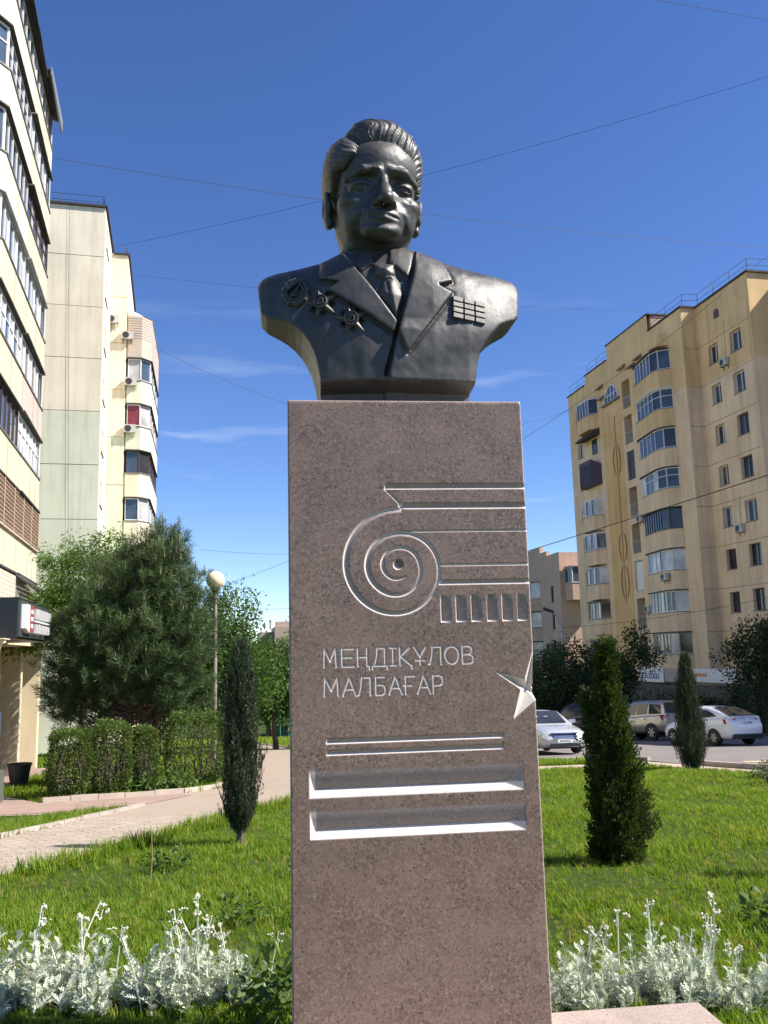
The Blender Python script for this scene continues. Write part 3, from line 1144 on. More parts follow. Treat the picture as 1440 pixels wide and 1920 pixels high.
# asphalt
ta = NT('asphalt')
ca = ta.ramp(ta.noise(0.5, 6, 0.6), [(0.3, (0.155, 0.138, 0.128)), (0.7, (0.215, 0.192, 0.178))])
ca = ta.mix(ta.math('MULTIPLY', ta.ramp(ta.noise(90, 2), [(0.5, 0.0), (0.7, 1.0)]), 0.5), ca, (0.27, 0.25, 0.235))
ca = ta.mix(ta.math('MULTIPLY', ta.ramp(ta.noise(2.0, 6, 0.7, vec=ta.mapping((0.3, 2.0, 1))), [(0.58, 0.0), (0.7, 1.0)]), 0.4), ca, (0.07, 0.066, 0.064))
ta.set(color=ca, rough=0.85, spec=0.3)
ta.bump(ta.noise(160, 3), 0.4, 0.006)
M_asphalt = ta.mat
M_kerb = simple('kerb_concrete', (0.40, 0.34, 0.29), 0.9, 0.25, 2.0, bump=0.4)
M_sand = simple('dusty_verge', (0.46, 0.36, 0.28), 0.95, 0.25, 1.2, bump=0.5)
M_yellowpaint = simple('worn_road_paint', (0.62, 0.50, 0.30), 0.7, 0.35, 6.0)

# lawn outline at the road side: the carriageway begins beyond it
ROADEDGE = [(1.2, 21.5), (3.6, 21.7), (4.75, 22.0), (6.5, 21.9), (7.4, 19.8), (8.6, 17.6), (11, 14.5), (16, 11.0), (26, 7.0)]
sheet('road', [(1.6, 25.2), (4.4, 25.6), (5.9, 26.6), (7.2, 25.0), (7.5, 22.3), (8.3, 19.6), (9.4, 17.6), (12, 14.6), (17, 11.4), (60, -6), (90, 10), (60, 60), (30, 52), (14.5, 48), (4, 55), (-1, 70), (-3, 70), (0, 50), (1.0, 35)], M_asphalt, 0.004)
sheet('verge', [(1.0, 21.3), (3.6, 21.6), (4.75, 21.9), (6.5, 21.8), (7.4, 19.6), (8.6, 17.4), (11, 14.3), (16, 10.9), (26, 6.9), (27, 7.3), (17, 11.5), (12, 14.7), (9.4, 17.7), (8.3, 19.7), (7.5, 22.4), (7.0, 24.5), (5.7, 24.0), (4.2, 23.6), (1.2, 23.2)], M_sand, 0.002)


def kerb_run(name, pts, w=0.14, h=0.12, label=None, unit=1.0, mat=None, kind='structure'):
    """kerb stones laid end to end"""
    root = empty(name)
    tag(root, kind=kind)
    acc = 0
    P = [Vector((p[0], p[1], 0)) for p in pts]
    for a, b in zip(P[:-1], P[1:]):
        L = (b - a).length
        n_ = max(1, round(L / unit))
        d = (b - a) / n_
        nrm = Vector((-d.y, d.x, 0)).normalized()
        for i in range(n_):
            p0 = a + d * i + d.normalized() * 0.006
            p1 = a + d * (i + 1) - d.normalized() * 0.006
            j = random.uniform(-0.008, 0.008)
            cs = []
            for q in (p0 - nrm * w / 2, p1 - nrm * w / 2, p1 + nrm * w / 2, p0 + nrm * w / 2):
                cs.append(Vector((q.x, q.y, gz(q.x, q.y))))
            m = MB()
            m.hexa([c - Vector((0, 0, 0.1)) for c in cs], [c + Vector((0, 0, h + j)) for c in cs])
            m.build('kerb_stone', mat or M_kerb, root)
    return root


kerb_run('road_kerb', [(7.6, 22.4), (8.35, 19.7), (9.45, 17.7), (12.05, 14.7), (17.05, 11.45)], 0.16, 0.12)
kerb_run('verge_kerb', [(1.2, 25.25), (4.4, 25.62), (5.95, 26.6), (7.2, 25.0)], 0.14, 0.10)
# worn crossing bars
cw = empty('crosswalk_paint')
tag(cw, kind='structure')
for k in range(4):
    y0 = 19.2 + k * 1.25
    m = MB()
    q = [(8.95 + 0.05 * k, y0), (12.4, y0 - 0.5), (12.4, y0 + 0.02), (8.95 + 0.05 * k, y0 + 0.5)]
    m.poly([(a, b, gz(a, b) + 0.009) for a, b in q])
    m.build('painted_bar', M_yellowpaint, cw)

# paths of the park: block paving.  near pieces are built stone by stone, the rest carries the pattern
tpv = NT('paving_blocks')
vecp = tpv.mapping((1, 1, 1), 'Object', (0, 0, R(-35)))
brk = tpv.n.new('ShaderNodeTexBrick')
brk.inputs['Scale'].default_value = 1.0
brk.inputs['Brick Width'].default_value = 0.24
brk.inputs['Row Height'].default_value = 0.12
brk.inputs['Mortar Size'].default_value = 0.006
brk.inputs['Color1'].default_value = (0.36, 0.295, 0.235, 1)
brk.inputs['Color2'].default_value = (0.32, 0.26, 0.205, 1)
brk.inputs['Mortar'].default_value = (0.26, 0.205, 0.16, 1)
tpv.l.new(vecp, brk.inputs['Vector'])
cp_ = tpv.mix(tpv.math('MULTIPLY', tpv.ramp(tpv.noise(0.8, 6, 0.65), [(0.45, 0.0), (0.7, 1.0)]), 0.4), brk.outputs['Color'], (0.30, 0.235, 0.185))
tpv.set(color=cp_, rough=0.9, spec=0.2)
tpv.bump(tpv.noise(60, 3), 0.3, 0.004)
M_paving = tpv.mat
M_block = []
for k, c in enumerate([(0.36, 0.295, 0.235), (0.33, 0.265, 0.21), (0.385, 0.32, 0.26), (0.345, 0.275, 0.215)]):
    M_block.append(simple('paving_block_%d' % k, c, 0.9, 0.16, 2.5, bump=0.3))
PATH = [(-30, -6), (-12, 2.5), (-6.5, 6.2), (-4.4, 7.6), (-3.5, 8.2), (-2.95, 9.9), (-2.35, 12.6), (-1.7, 14.8), (-0.6, 18.5), (-0.9, 24), (-2.5, 33), (-5.2, 46), (-8.2, 56), (-9.8, 66), (-13, 72),
        (-14.5, 71), (-11.2, 62), (-7.0, 42), (-4.3, 28), (-3.35, 20.5), (-3.5, 18.6), (-4.0, 17.6), (-6.2, 16.1), (-7.9, 15.6), (-7.0, 14.3), (-6.1, 13.9), (-5.4, 13.9), (-4.6, 14.6), (-4.14, 15.0), (-4.2, 14.4), (-4.77, 11.1), (-5.6, 9.6), (-14, 5.0), (-32, -2)]
park_path = sheet('park_path', PATH, M_paving, 0.004)


def point_in(p, poly):
    x, y = p
    c = False
    for i in range(len(poly)):
        x1, y1 = poly[i]
        x2, y2 = poly[i - 1]
        if (y1 > y) != (y2 > y) and x < (x2 - x1) * (y - y1) / (y2 - y1) + x1:
            c = not c
    return c


def edge_dist(p, poly):
    d = 1e9
    for i in range(len(poly)):
        a, b = poly[i - 1], poly[i]
        vx, vy = b[0] - a[0], b[1] - a[1]
        t = max(0, min(1, ((p[0] - a[0]) * vx + (p[1] - a[1]) * vy) / (vx * vx + vy * vy + 1e-12)))
        d = min(d, math.hypot(p[0] - a[0] - t * vx, p[1] - a[1] - t * vy))
    return d


# the nearest stretch in view: single blocks
ux, uy = Vector((math.cos(R(35)), math.sin(R(35)))), Vector((-math.sin(R(35)), math.cos(R(35))))
blk = MB()
blk.hexa([(-.12, -.06, -.03), (.12, -.06, -.03), (.12, .06, -.03), (-.12, .06, -.03)], [(-.1175, -.0575, .006), (.1175, -.0575, .006), (.1175, .0575, .006), (-.1175, .0575, .006)])
bproto = [blk.build('paving_block', m_, park_path) for m_ in M_block]
cand = []
for i in range(-70, 70):
    for j in range(-110, 130):
        p = ux * (i * 0.242 + (j % 2) * 0.121) + uy * (j * 0.122) + Vector((-3.6, 10.0))
        if p.y > 13.2 or p.y < 6.2 or p.x < -0.447 * p.y - 0.15 or p.x > 0:
            continue
        if point_in((p.x, p.y), PATH) and edge_dist((p.x, p.y), PATH) > 0.10:
            cand.append(p)
cand.sort(key=lambda p: p.x * p.x + p.y * p.y)
far_blocks = MB()
tiltx = -math.atan(GB)
for n_, p in enumerate(cand):
    z_ = gz(p.x, p.y) + 0.004 + random.uniform(0, 0.004)
    rot = Euler((tiltx + random.gauss(0, 0.006), random.gauss(0, 0.006), 0)).to_matrix().to_4x4() @ Matrix.Rotation(R(35) + random.gauss(0, 0.008), 4, 'Z')
    M_ = Matrix.Translation((p.x, p.y, z_)) @ rot
    if n_ < 300:
        o = bproto[n_ % 4] if n_ < 4 else bproto[random.randrange(4)].copy()
        if n_ >= 4:
            COL.objects.link(o)
        o.parent = park_path
        o.matrix_local = M_
    else:
        far_blocks.M = M_
        far_blocks.hexa([(-.12, -.06, -.03), (.12, -.06, -.03), (.12, .06, -.03), (-.12, .06, -.03)], [(-.1175, -.0575, .006), (.1175, -.0575, .006), (.1175, .0575, .006), (-.1175, .0575, .006)], random.randrange(4))
if far_blocks.v:
    fo = far_blocks.build('paving_blocks', M_block, park_path)
    fo['kind'] = 'stuff'
# red apron before the shop
M_red = simple('red_paving', (0.31, 0.215, 0.175), 0.9, 0.22, 3.0, bump=0.3)
sheet('shop_apron', [(-7.3, 13.9), (-6.1, 14.0), (-5.4, 14.1), (-4.1, 15.35), (-3.75, 16.9), (-3.95, 17.3), (-6.15, 15.9), (-8.2, 18.5), (-11, 30), (-13, 30), (-9.2, 17.0)], M_red, 0.010)
kerb_run('bed_kerb', [(-6.25, 16.15), (-5.0, 16.9), (-4.05, 17.55), (-3.6, 18.6), (-3.42, 20.5)], 0.10, 0.09, unit=0.5, mat=simple('pale_kerb', (0.44, 0.36, 0.29), 0.9, 0.2, 3))
kerb_run('strip_kerb', [(-5.4, 9.55), (-4.82, 11.1), (-4.2, 14.4), (-4.12, 15.0)], 0.08, 0.05, unit=0.5)
kerb_run('far_path_kerb', [(-0.95, 24), (-2.55, 33), (-5.25, 46), (-8.25, 56), (-9.8, 64)], 0.12, 0.08, unit=2.0)
# ================================================================== buildings
G_dark = glass_mat('glass_dark', (0.020, 0.022, 0.026))
G_blue = glass_mat('glass_sky', (0.035, 0.05, 0.075), 0.03)
G_curt = glass_mat('glass_curtained', (0.30, 0.30, 0.30), 0.12)
G_room = glass_mat('glass_room', (0.06, 0.055, 0.05), 0.08)
F_white = simple('frame_white', (0.74, 0.74, 0.73), 0.45, 0.10, 4)
F_brown = simple('frame_brown', (0.085, 0.050, 0.035), 0.5, 0.25, 4)
F_dark = simple('frame_dark', (0.035, 0.033, 0.035), 0.5, 0.2, 4)
F_steel = simple('frame_steel', (0.40, 0.41, 0.42), 0.5, 0.2, 5)
M_sill = simple('sill_metal', (0.22, 0.20, 0.19), 0.55, 0.3, 3, metal=0.3)
M_roofing = simple('roof_felt', (0.045, 0.040, 0.040), 0.8, 0.3, 2)
M_rail = simple('roof_rail', (0.06, 0.058, 0.06), 0.6, 0.2, 3)
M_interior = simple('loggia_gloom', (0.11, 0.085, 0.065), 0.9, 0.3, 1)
M_brick = NT('penthouse_brick')
_b = M_brick.n.new('ShaderNodeTexBrick')
_b.inputs['Scale'].default_value = 1.0
_b.inputs['Brick Width'].default_value = 0.5
_b.inputs['Row Height'].default_value = 0.16
_b.inputs['Mortar Size'].default_value = 0.02
_b.inputs['Color1'].default_value = (0.30, 0.16, 0.13, 1)
_b.inputs['Color2'].default_value = (0.40, 0.26, 0.22, 1)
_b.inputs['Mortar'].default_value = (0.40, 0.34, 0.30, 1)
M_brick.l.new(M_brick.mapping((1, 1, 1), 'Object', (R(90), 0, 0)), _b.inputs['Vector'])
M_brick.set(color=_b.outputs['Color'], rough=0.95)
M_brick = M_brick.mat


def wall(mb, fn, a0, a1, b0, b1, holes=(), rev=0.18, mat=0, split=None):
    """wall sheet with rectangular openings and their reveals; split = (height, material above)"""
    As = sorted(set([a0, a1] + [h[i] for h in holes for i in (0, 1)]))
    Bs = sorted(set([b0, b1] + [h[i] for h in holes for i in (2, 3)] + ([split[0]] if split else [])))
    As = [a for a in As if a0 - 1e-6 <= a <= a1 + 1e-6]
    Bs = [b for b in Bs if b0 - 1e-6 <= b <= b1 + 1e-6]
    for i in range(len(As) - 1):
        for j in range(len(Bs) - 1):
            ca_, cb_ = (As[i] + As[i + 1]) / 2, (Bs[j] + Bs[j + 1]) / 2
            if any(h[0] < ca_ < h[1] and h[2] < cb_ < h[3] for h in holes):
                continue
            m_ = split[1] if split and cb_ > split[0] else mat
            mb.poly([fn(As[i], Bs[j], 0), fn(As[i + 1], Bs[j], 0), fn(As[i + 1], Bs[j + 1], 0), fn(As[i], Bs[j + 1], 0)], m_)
    for h in holes:
        x0, x1, z0, z1 = h
        m_ = split[1] if split and (z0 + z1) / 2 > split[0] else mat
        for p, q in (((x0, z0), (x1, z0)), ((x1, z0), (x1, z1)), ((x1, z1), (x0, z1)), ((x0, z1), (x0, z0))):
            mb.poly([fn(*p, 0), fn(*q, 0), fn(*q, -rev), fn(*p, -rev)], m_)


def fbox(mb, fn, a0, a1, b0, b1, d0, d1, mat=0):
    mb.hexa([fn(a0, b0, d0), fn(a1, b0, d0), fn(a1, b0, d1), fn(a0, b0, d1)], [fn(a0, b1, d0), fn(a1, b1, d0), fn(a1, b1, d1), fn(a0, b1, d1)], mat)


def window(root, fn, a0, a1, b0, b1, sashes=2, d=-0.14, fm=None, gm=None, bar=0.06, transom=None, sill=True, open_=None):
    """a frame with its panes (and sill) set into an opening"""
    fm = fm or F_white
    gms = gm if isinstance(gm, (list, tuple)) else [gm or G_dark]
    m = MB()
    w = a1 - a0
    fbox(m, fn, a0, a1, b0, b0 + bar, d - 0.05, d + 0.02)
    fbox(m, fn, a0, a1, b1 - bar, b1, d - 0.05, d + 0.02)
    xs = [a0 + w * k / sashes for k in range(sashes + 1)]
    for k, x in enumerate(xs):
        l = x if k == 0 else x - bar / 2
        r_ = x if k == sashes else x + bar / 2
        if k == 0:
            r_ = x + bar
        if k == sashes:
            l = x - bar
        fbox(m, fn, l, r_, b0 + bar, b1 - bar, d - 0.05, d + 0.018)
    if transom:
        for k in range(sashes):
            fbox(m, fn, xs[k] + bar / 2, xs[k + 1] - bar / 2, b0 + (b1 - b0) * transom - 0.02, b0 + (b1 - b0) * transom + 0.02, d - 0.045, d + 0.015)
    wo_ = m.build('window', fm, root)
    for k in range(sashes):
        p = MB()
        p.poly([fn(xs[k] + 0.02, b0 + 0.02, d - 0.025), fn(xs[k + 1] - 0.02, b0 + 0.02, d - 0.025), fn(xs[k + 1] - 0.02, b1 - 0.02, d - 0.025), fn(xs[k] + 0.02, b1 - 0.02, d - 0.025)])
        p.build('pane', gms[k % len(gms)], wo_)
    if sill:
        p = MB()
        fbox(p, fn, a0 - 0.05, a1 + 0.05, b0 - 0.05, b0 - 0.005, d, 0.06)
        p.build('sill', M_sill, wo_)
    return wo_


def facet(pA, pB, inner):
    A, B = Vector(pA), Vector(pB)
    t = (B - A).normalized()
    n_ = Vector((t.y, -t.x))
    if n_.dot((A + B) / 2 - Vector(inner)) < 0:
        n_ = -n_

    def fn(a, b, d):
        q = A + t * a + n_ * d
        return (q.x, q.y, b)
    return fn, (B - A).length


def balcony(root, plan, inner, z0, zs, zt, panes, wallm, fm, gms, inset=0.12, canopy=None, over=0.15, joints=False, transom=None, split_panels=0, solid=None):
    """glazed balcony on a polygonal plan: parapet, frames, panes, canopy.  solid = facets closed with boards"""
    m = MB()
    fr_ = MB()
    bal = None
    pane_polys = []
    nf = len(plan) - 1
    for i in range(nf):
        fn, L = facet(plan[i], plan[i + 1], inner)
        fbox(m, fn, 0.0, L, z0, zs, -0.10, 0.0)
        fbox(m, fn, -0.02, L + 0.02, zs, zs + 0.05, -inset - 0.06, 0.045, 1)
        n_ = panes[i]
        if n_ == 0:
            continue
        bar = 0.07
        fbox(fr_, fn, 0, L, zs + 0.05, zs + 0.05 + bar, -inset - 0.05, -inset)
        fbox(fr_, fn, 0, L, zt - bar, zt, -inset - 0.05, -inset)
        for k in range(n_ + 1):
            x = L * k / n_
            fbox(fr_, fn, max(0, x - bar / 2), min(L, x + bar / 2), zs + 0.05 + bar, zt - bar, -inset - 0.055, -inset + 0.01)
        if transom:
            fbox(fr_, fn, 0, L, zs + (zt - zs) * transom, zs + (zt - zs) * transom + 0.045, -inset - 0.05, -inset + 0.005)
        for k in range(n_):
            x0, x1 = L * k / n_ + 0.01, L * (k + 1) / n_ - 0.01
            pane_polys.append([fn(x0, zs + 0.06, -inset - 0.03), fn(x1, zs + 0.06, -inset - 0.03), fn(x1, zt - 0.01, -inset - 0.03), fn(x0, zt - 0.01, -inset - 0.03)])
    # floor and soffit
    cen_ = Vector(inner)
    pl2 = [tuple(p) for p in plan] + [tuple(inner)] if False else [tuple(p) for p in plan]
    m.poly([(p[0], p[1], z0 + 0.01) for p in pl2], 0)
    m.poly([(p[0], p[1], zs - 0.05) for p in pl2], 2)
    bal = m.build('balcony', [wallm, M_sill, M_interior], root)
    if fr_.v:
        fr_.build('window_frame', fm, bal)
    for k, pp in enumerate(pane_polys):
        p = MB()
        p.poly(pp)
        p.build('pane', gms[k % len(gms)], bal)
    if canopy:
        c = MB()
        cx_ = sum(p[0] for p in plan) / len(plan)
        cy_ = sum(p[1] for p in plan) / len(plan)
        ex_ = []
        for p in plan:
            v = Vector((p[0] - inner[0], p[1] - inner[1]))
            v = v.normalized() * over
            ex_.append((p[0] + v.x, p[1] + v.y))
        c.hexa([(p[0], p[1], zt + 0.005) for p in ex_], [(p[0] * 0.995 + cx_ * 0.005, p[1] * 0.995 + cy_ * 0.005, zt + 0.07) for p in ex_])
        c.build('canopy', canopy, bal)
    return bal


def ac_unit(M, label):
    """outdoor unit on brackets: local x = width, -y = out, z up"""
    r_ = empty('air_conditioner', M @ Matrix.Scale(0.88, 4))
    m = MB()
    m.box(-0.42, 0.42, -0.33, -0.05, 0, 0.58)
    b_ = m.build('casing', simple('ac_casing', (0.50, 0.48, 0.44), 0.5, 0.2, 4), r_)
    m = MB()
    m.lathe([(0.23, 0), (0.23, 0.015), (0.2, 0.02), (0.05, 0.02), (0.0, 0.025)], n=18, fn=lambda p: (p[0] - 0.1, -0.335 - p[2], p[1] + 0.29))
    m.build('fan_grille', F_dark, r_)
    for sx in (-0.3, 0.3):
        m = MB()
        m.box(sx - 0.02, sx + 0.02, -0.36, 0, -0.05, -0.01)
        m.box(sx - 0.02, sx + 0.02, -0.03, 0, -0.3, -0.05)
        m.build('bracket', M_rail, r_)
    tag(r_, label, 'air conditioner', 'air conditioners on the apartment walls')
    return r_


def roof_rail(root, pts, h=0.9, step=2.2):
    m = MB()
    for a, b in zip(pts[:-1], pts[1:]):
        a, b = Vector(a), Vector(b)
        n_ = max(1, round((b - a).length / step))
        for k in range(n_ + 1):
            p = a + (b - a) * k / n_
            m.tube([p, p + Vector((0, 0, h))], 0.022, 5)
        for hh in (h, h * 0.5):
            m.tube([a + Vector((0, 0, hh)), b + Vector((0, 0, hh))], 0.018, 5)
    m.build('roof_railing', M_rail, root)


# ---------------------------------------------------------------- yellow apartment block on the right
AZR = R(11.4)
FR = frame((21.15, 59.0, 0), AZR)
yb = empty('apartment_block', FR)
tag(yb, 'ochre and cream nine storey apartment block with bay windows, right of the pedestal', 'building')
Y_up = wall_mat('ochre_render', (0.76, 0.54, 0.28), 0.18, 0.6)
Y_lo = wall_mat('cream_render', (0.80, 0.62, 0.41), 0.18, 0.6)
Y_pil = wall_mat('deep_ochre_render', (0.73, 0.50, 0.23), 0.2, 0.8)
WM = [Y_lo, Y_up, Y_pil]
fL = lambda y0: (lambda a, b, d: (a, y0 + d, b))        # faces left
fC = lambda x0: (lambda a, b, d: (x0 - d, a, b))        # faces the camera
ZB = -4.6
rows = [3.55 + 2.81 * k for k in range(7)]              # sill heights of the wing
mrow = [3.80 + 2.90 * k for k in range(7)]              # of the main front
mb = MB()
f0 = fL(0)
holes = []
for k, z in enumerate(mrow + [0.90]):
    holes.append((16.85, 17.85, z - 0.1, z + 1.3))
    holes.append((7.55, 8.85, z - 0.95, z + 1.35))
wall(mb, f0, -0.6, 4.1, ZB, 25.05, [], split=(19.3, 1))
wall(mb, f0, 4.1, 9.2, ZB, 26.4, [h for h in holes if h[0] < 9], rev=0.7, split=(19.3, 1))
wall(mb, f0, 9.2, 11.1, ZB, 26.4, [], mat=2, split=(20.6, 1))
wall(mb, f0, 11.1, 12.7, ZB, 25.2, [], mat=2, split=(20.6, 1))
wall(mb, f0, 12.7, 15.5, ZB, 25.2, [], split=(19.0, 1))
wall(mb, f0, 15.5, 19.4, ZB, 24.4, [h for h in holes if h[0] > 12], split=(18.9, 1))
# end faces and roof
wall(mb, fC(-0.6), -1.1, 0, ZB, 25.05, split=(19.3, 1))
mb.poly([(19.4, 0, ZB), (19.4, -12, ZB), (19.4, -12, 24.4), (19.4, 0, 24.4)])
mb.poly([(-0.6, 0, 24.9), (19.4, 0, 24.3), (19.4, -12, 24.3), (-0.6, -12, 24.9)])
mb.poly([(11.1, 0, 25.0), (11.1, -0.3, 25.0), (11.1, -0.3, 26.4), (11.1, 0, 26.4)], 1)
mb.poly([(15.5, 0, 24.2), (15.5, -0.3, 24.2), (15.5, -0.3, 25.2), (15.5, 0, 25.2)], 1)
mb.poly([(4.1, 0, 26.4), (11.1, 0, 26.4), (11.1, -0.3, 26.4), (4.1, -0.3, 26.4)], 1)
mb.build('wall', WM, yb)
# wing
mb = MB()
fw_ = fL(-1.1)
wh = []
for k, z in enumerate(rows):
    wh += [(-2.95, -1.85, z, z + 1.32), (-5.6, -4.35, z, z + 1.38)]
wall(mb, fw_, -6.75, -0.6, ZB, 25.0, wh, rev=0.28, split=(19.35, 1))
wall(mb, fC(-6.75), -3.9, -1.1, ZB, 25.0, split=(19.35, 1))
mb.poly([(-6.75, -1.1, 24.9), (-0.6, -1.1, 24.9), (-0.6, -12, 24.9), (-6.75, -12, 24.9)])
# the neighbouring section stands forward, out of the picture, and shades this corner
fr2 = fL(-3.9)
wall(mb, fr2, -15.5, -6.75, ZB, 25.4, split=(19.35, 1))
wall(mb, fC(-15.5), -16, -3.9, ZB, 25.4, split=(19.35, 1))
mb.poly([(-15.5, -3.9, 25.4), (-6.75, -3.9, 25.4), (-6.75, -16, 25.4), (-15.5, -16, 25.4)])
mb.poly([(-6.75, -16, ZB), (19.4, -16, ZB), (19.4, -16, 24), (-6.75, -16, 25)])
mb.build('wing_wall', WM, yb)
# the street's right side goes on towards the camera, beyond the frame: its roof line shades the parked cars
mb = MB()
wall(mb, fL(-10.0), -33.0, -15.5, ZB + 1, 25.0, split=(19.35, 1))
wall(mb, fC(-33.0), -24.0, -10.0, ZB + 1, 25.0, split=(19.35, 1))
mb.poly([(-33.0, -10.0, 25.0), (-15.5, -10.0, 25.0), (-15.5, -24.0, 25.0), (-33.0, -24.0, 25.0)])
mb.build('street_section_wall', WM, yb)
pan = [(F_white, [G_blue, G_dark]), (F_white, [G_dark, G_blue]), (F_white, [G_curt, G_dark]), (F_white, [G_dark, G_room]), (F_white, [G_curt, G_blue]), (F_brown, [G_dark, G_dark]), (F_brown, [G_room, G_dark])]
for k, z in enumerate(rows):
    st = pan[6 - k]
    window(yb, fw_, -2.95, -1.85, z, z + 1.32, 2, -0.24, st[0], st[1])
    st = pan[(6 - k + 3) % 7] if k not in (0, 1) else pan[5 + k]
    window(yb, fw_, -5.6, -4.35, z, z + 1.38, 2, -0.24, st[0], [G_dark, G_blue] if k > 1 else st[1])
# panel joints on the wing
M_joint = simple('joint_filler', (0.42, 0.33, 0.22), 0.9, 0.2, 3)
mb = MB()
for k in range(8):
    z = 2.35 + 2.81 * k
    fbox(mb, fw_, -6.7, -0.62, z, z + 0.05, 0.0, 0.012)
    fbox(mb, fC(-0.6), -1.08, -0.02, z, z + 0.05, 0.0, 0.012)
mb.build('panel_joint', M_joint, yb)
for za, zb_ in ((23.0, 20.3), (10.9, 9.2)):
    m = MB()
    m.tube([(-3.9, -1.12, za), (-3.8, -1.12, zb_)], 0.03, 5)
    m.build('wall_pipe', M_rail, yb)
m = MB()
m.prism([(-3.45, 23.35), (-2.85, 23.35), (-2.85, 23.75), (-2.98, 23.95), (-3.15, 24.0), (-3.32, 23.95), (-3.45, 23.75)], -0.02, 0.035, lambda a, b, d: (a, -1.1 + d, b))
m.build('vent', M_interior, yb)
# small windows of the far column, one different
for k, z in enumerate(mrow + [0.90]):
    window(yb, f0, 16.85, 17.85, z - 0.1, z + 1.3, 2, -0.2, F_white if k != 4 else F_brown, [G_dark, G_blue] if k % 2 else [G_blue, G_dark])
# loggia doors behind the narrow openings
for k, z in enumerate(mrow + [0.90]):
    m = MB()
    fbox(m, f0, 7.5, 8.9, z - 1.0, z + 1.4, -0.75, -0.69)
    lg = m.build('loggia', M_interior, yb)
    if k not in (1, 4):
        m = MB()
        for j in range(9):
            m.tube([(7.6 + j * 0.15, -0.05, z - 0.93), (7.6 + j * 0.15, -0.05, z + 0.0)], 0.018, 4)
        m.tube([(7.55, -0.05, z), (8.85, -0.05, z)], 0.03, 4)
        m.build('railing', F_steel, lg)
    else:
        m = MB()
        fbox(m, f0, 7.56, 8.84, z - 0.9, z + 1.3, -0.2, -0.15)
        m.build('boarded_infill', F_white if k == 1 else F_dark, lg)
# carved stripe on the ochre pilaster
m = MB()
fbox(m, f0, 10.42, 10.50, 5.0, 20.2, 0.0, 0.04)
for zc_, hh in ((6.6, 1.3), (9.4, 1.1), (16.5, 1.2)):
    for s_ in (-1, 1):
        pts_ = []
        for t_ in np.linspace(-1, 1, 9):
            pts_.append((10.45 + s_ * (0.28 + 0.32 * (1 - t_ * t_)), 0.04, zc_ + hh * t_))
        m.tube(pts_, [0.015] + [0.04] * 7 + [0.015], 5)
m.build('pilaster_ornament', simple('rusty_ornament', (0.38, 0.22, 0.11), 0.8, 0.3, 3), yb)
# arched window
m = MB()
arc = [(10.75 + 1.25 * math.cos(a), 21.55 + 1.35 * math.sin(a)) for a in np.linspace(0, PI, 15)]
m.prism(arc, 0.005, 0.03, lambda a, b, d: (a, d, b))
aw = m.build('arched_window', G_blue, yb)
m = MB()
for (a, b), (c, d_) in zip(arc[:-1], arc[1:]):
    m.tube([(a, 0.04, b), (c, 0.04, d_)], 0.06, 5)
for x_ in (10.15, 10.75, 11.35):
    m.box(x_ - 0.04, x_ + 0.04, 0.03, 0.07, 21.55, 21.55 + 1.35 * math.sqrt(max(0, 1 - ((x_ - 10.75) / 1.25) ** 2)))
m.box(9.5, 12.0, 0.03, 0.07, 22.1, 22.17)
m.build('frame', F_white, aw)
m = MB()
m.box(9.2, 12.3, 0.0, 0.25, 21.38, 21.53)
m.build('sill', M_sill, aw)
# bays of the near column
bfm = [F_white, F_white, F_dark, F_white, F_white, F_white, F_white, F_steel]
for k, z in enumerate(mrow + [0.90]):
    plan = [(6.35, 0.02), (5.75, 0.55), (2.65, 0.95), (1.75, 0.75), (1.25, 0.02)]
    zc_ = z
    up = z + 1.5 > 19.5
    gl = [[G_curt, G_dark, G_blue, G_dark], [G_curt, G_blue, G_curt], [G_dark], [G_blue, G_curt, G_dark], [G_dark, G_blue], [G_blue, G_dark, G_dark], [G_dark, G_blue, G_blue], [G_curt, G_room, G_dark]][k]
    balcony(yb, plan, (3.8, -2), z - 1.32, z, z + 1.5, [1, [5, 4, 7, 4, 4, 4, 5, 5][k], 1 if k != 0 else 2, 1], Y_up if up else Y_lo, bfm[k], gl, 0.06, M_roofing if k != 5 else F_white, 0.12, transom=0.62 if k in (3, 5) else None)
for k in (6,):
    m = MB()
    m.hexa([(3.9, 0, 23.0), (2.6, 0.9, 23.0), (1.75, 0.75, 23.0), (1.3, 0, 23.0)], [(3.9, 0, 23.9), (2.6, 0.85, 23.9), (1.75, 0.7, 23.9), (1.3, 0, 23.9)])
    m.build('parapet_block', Y_up, yb)
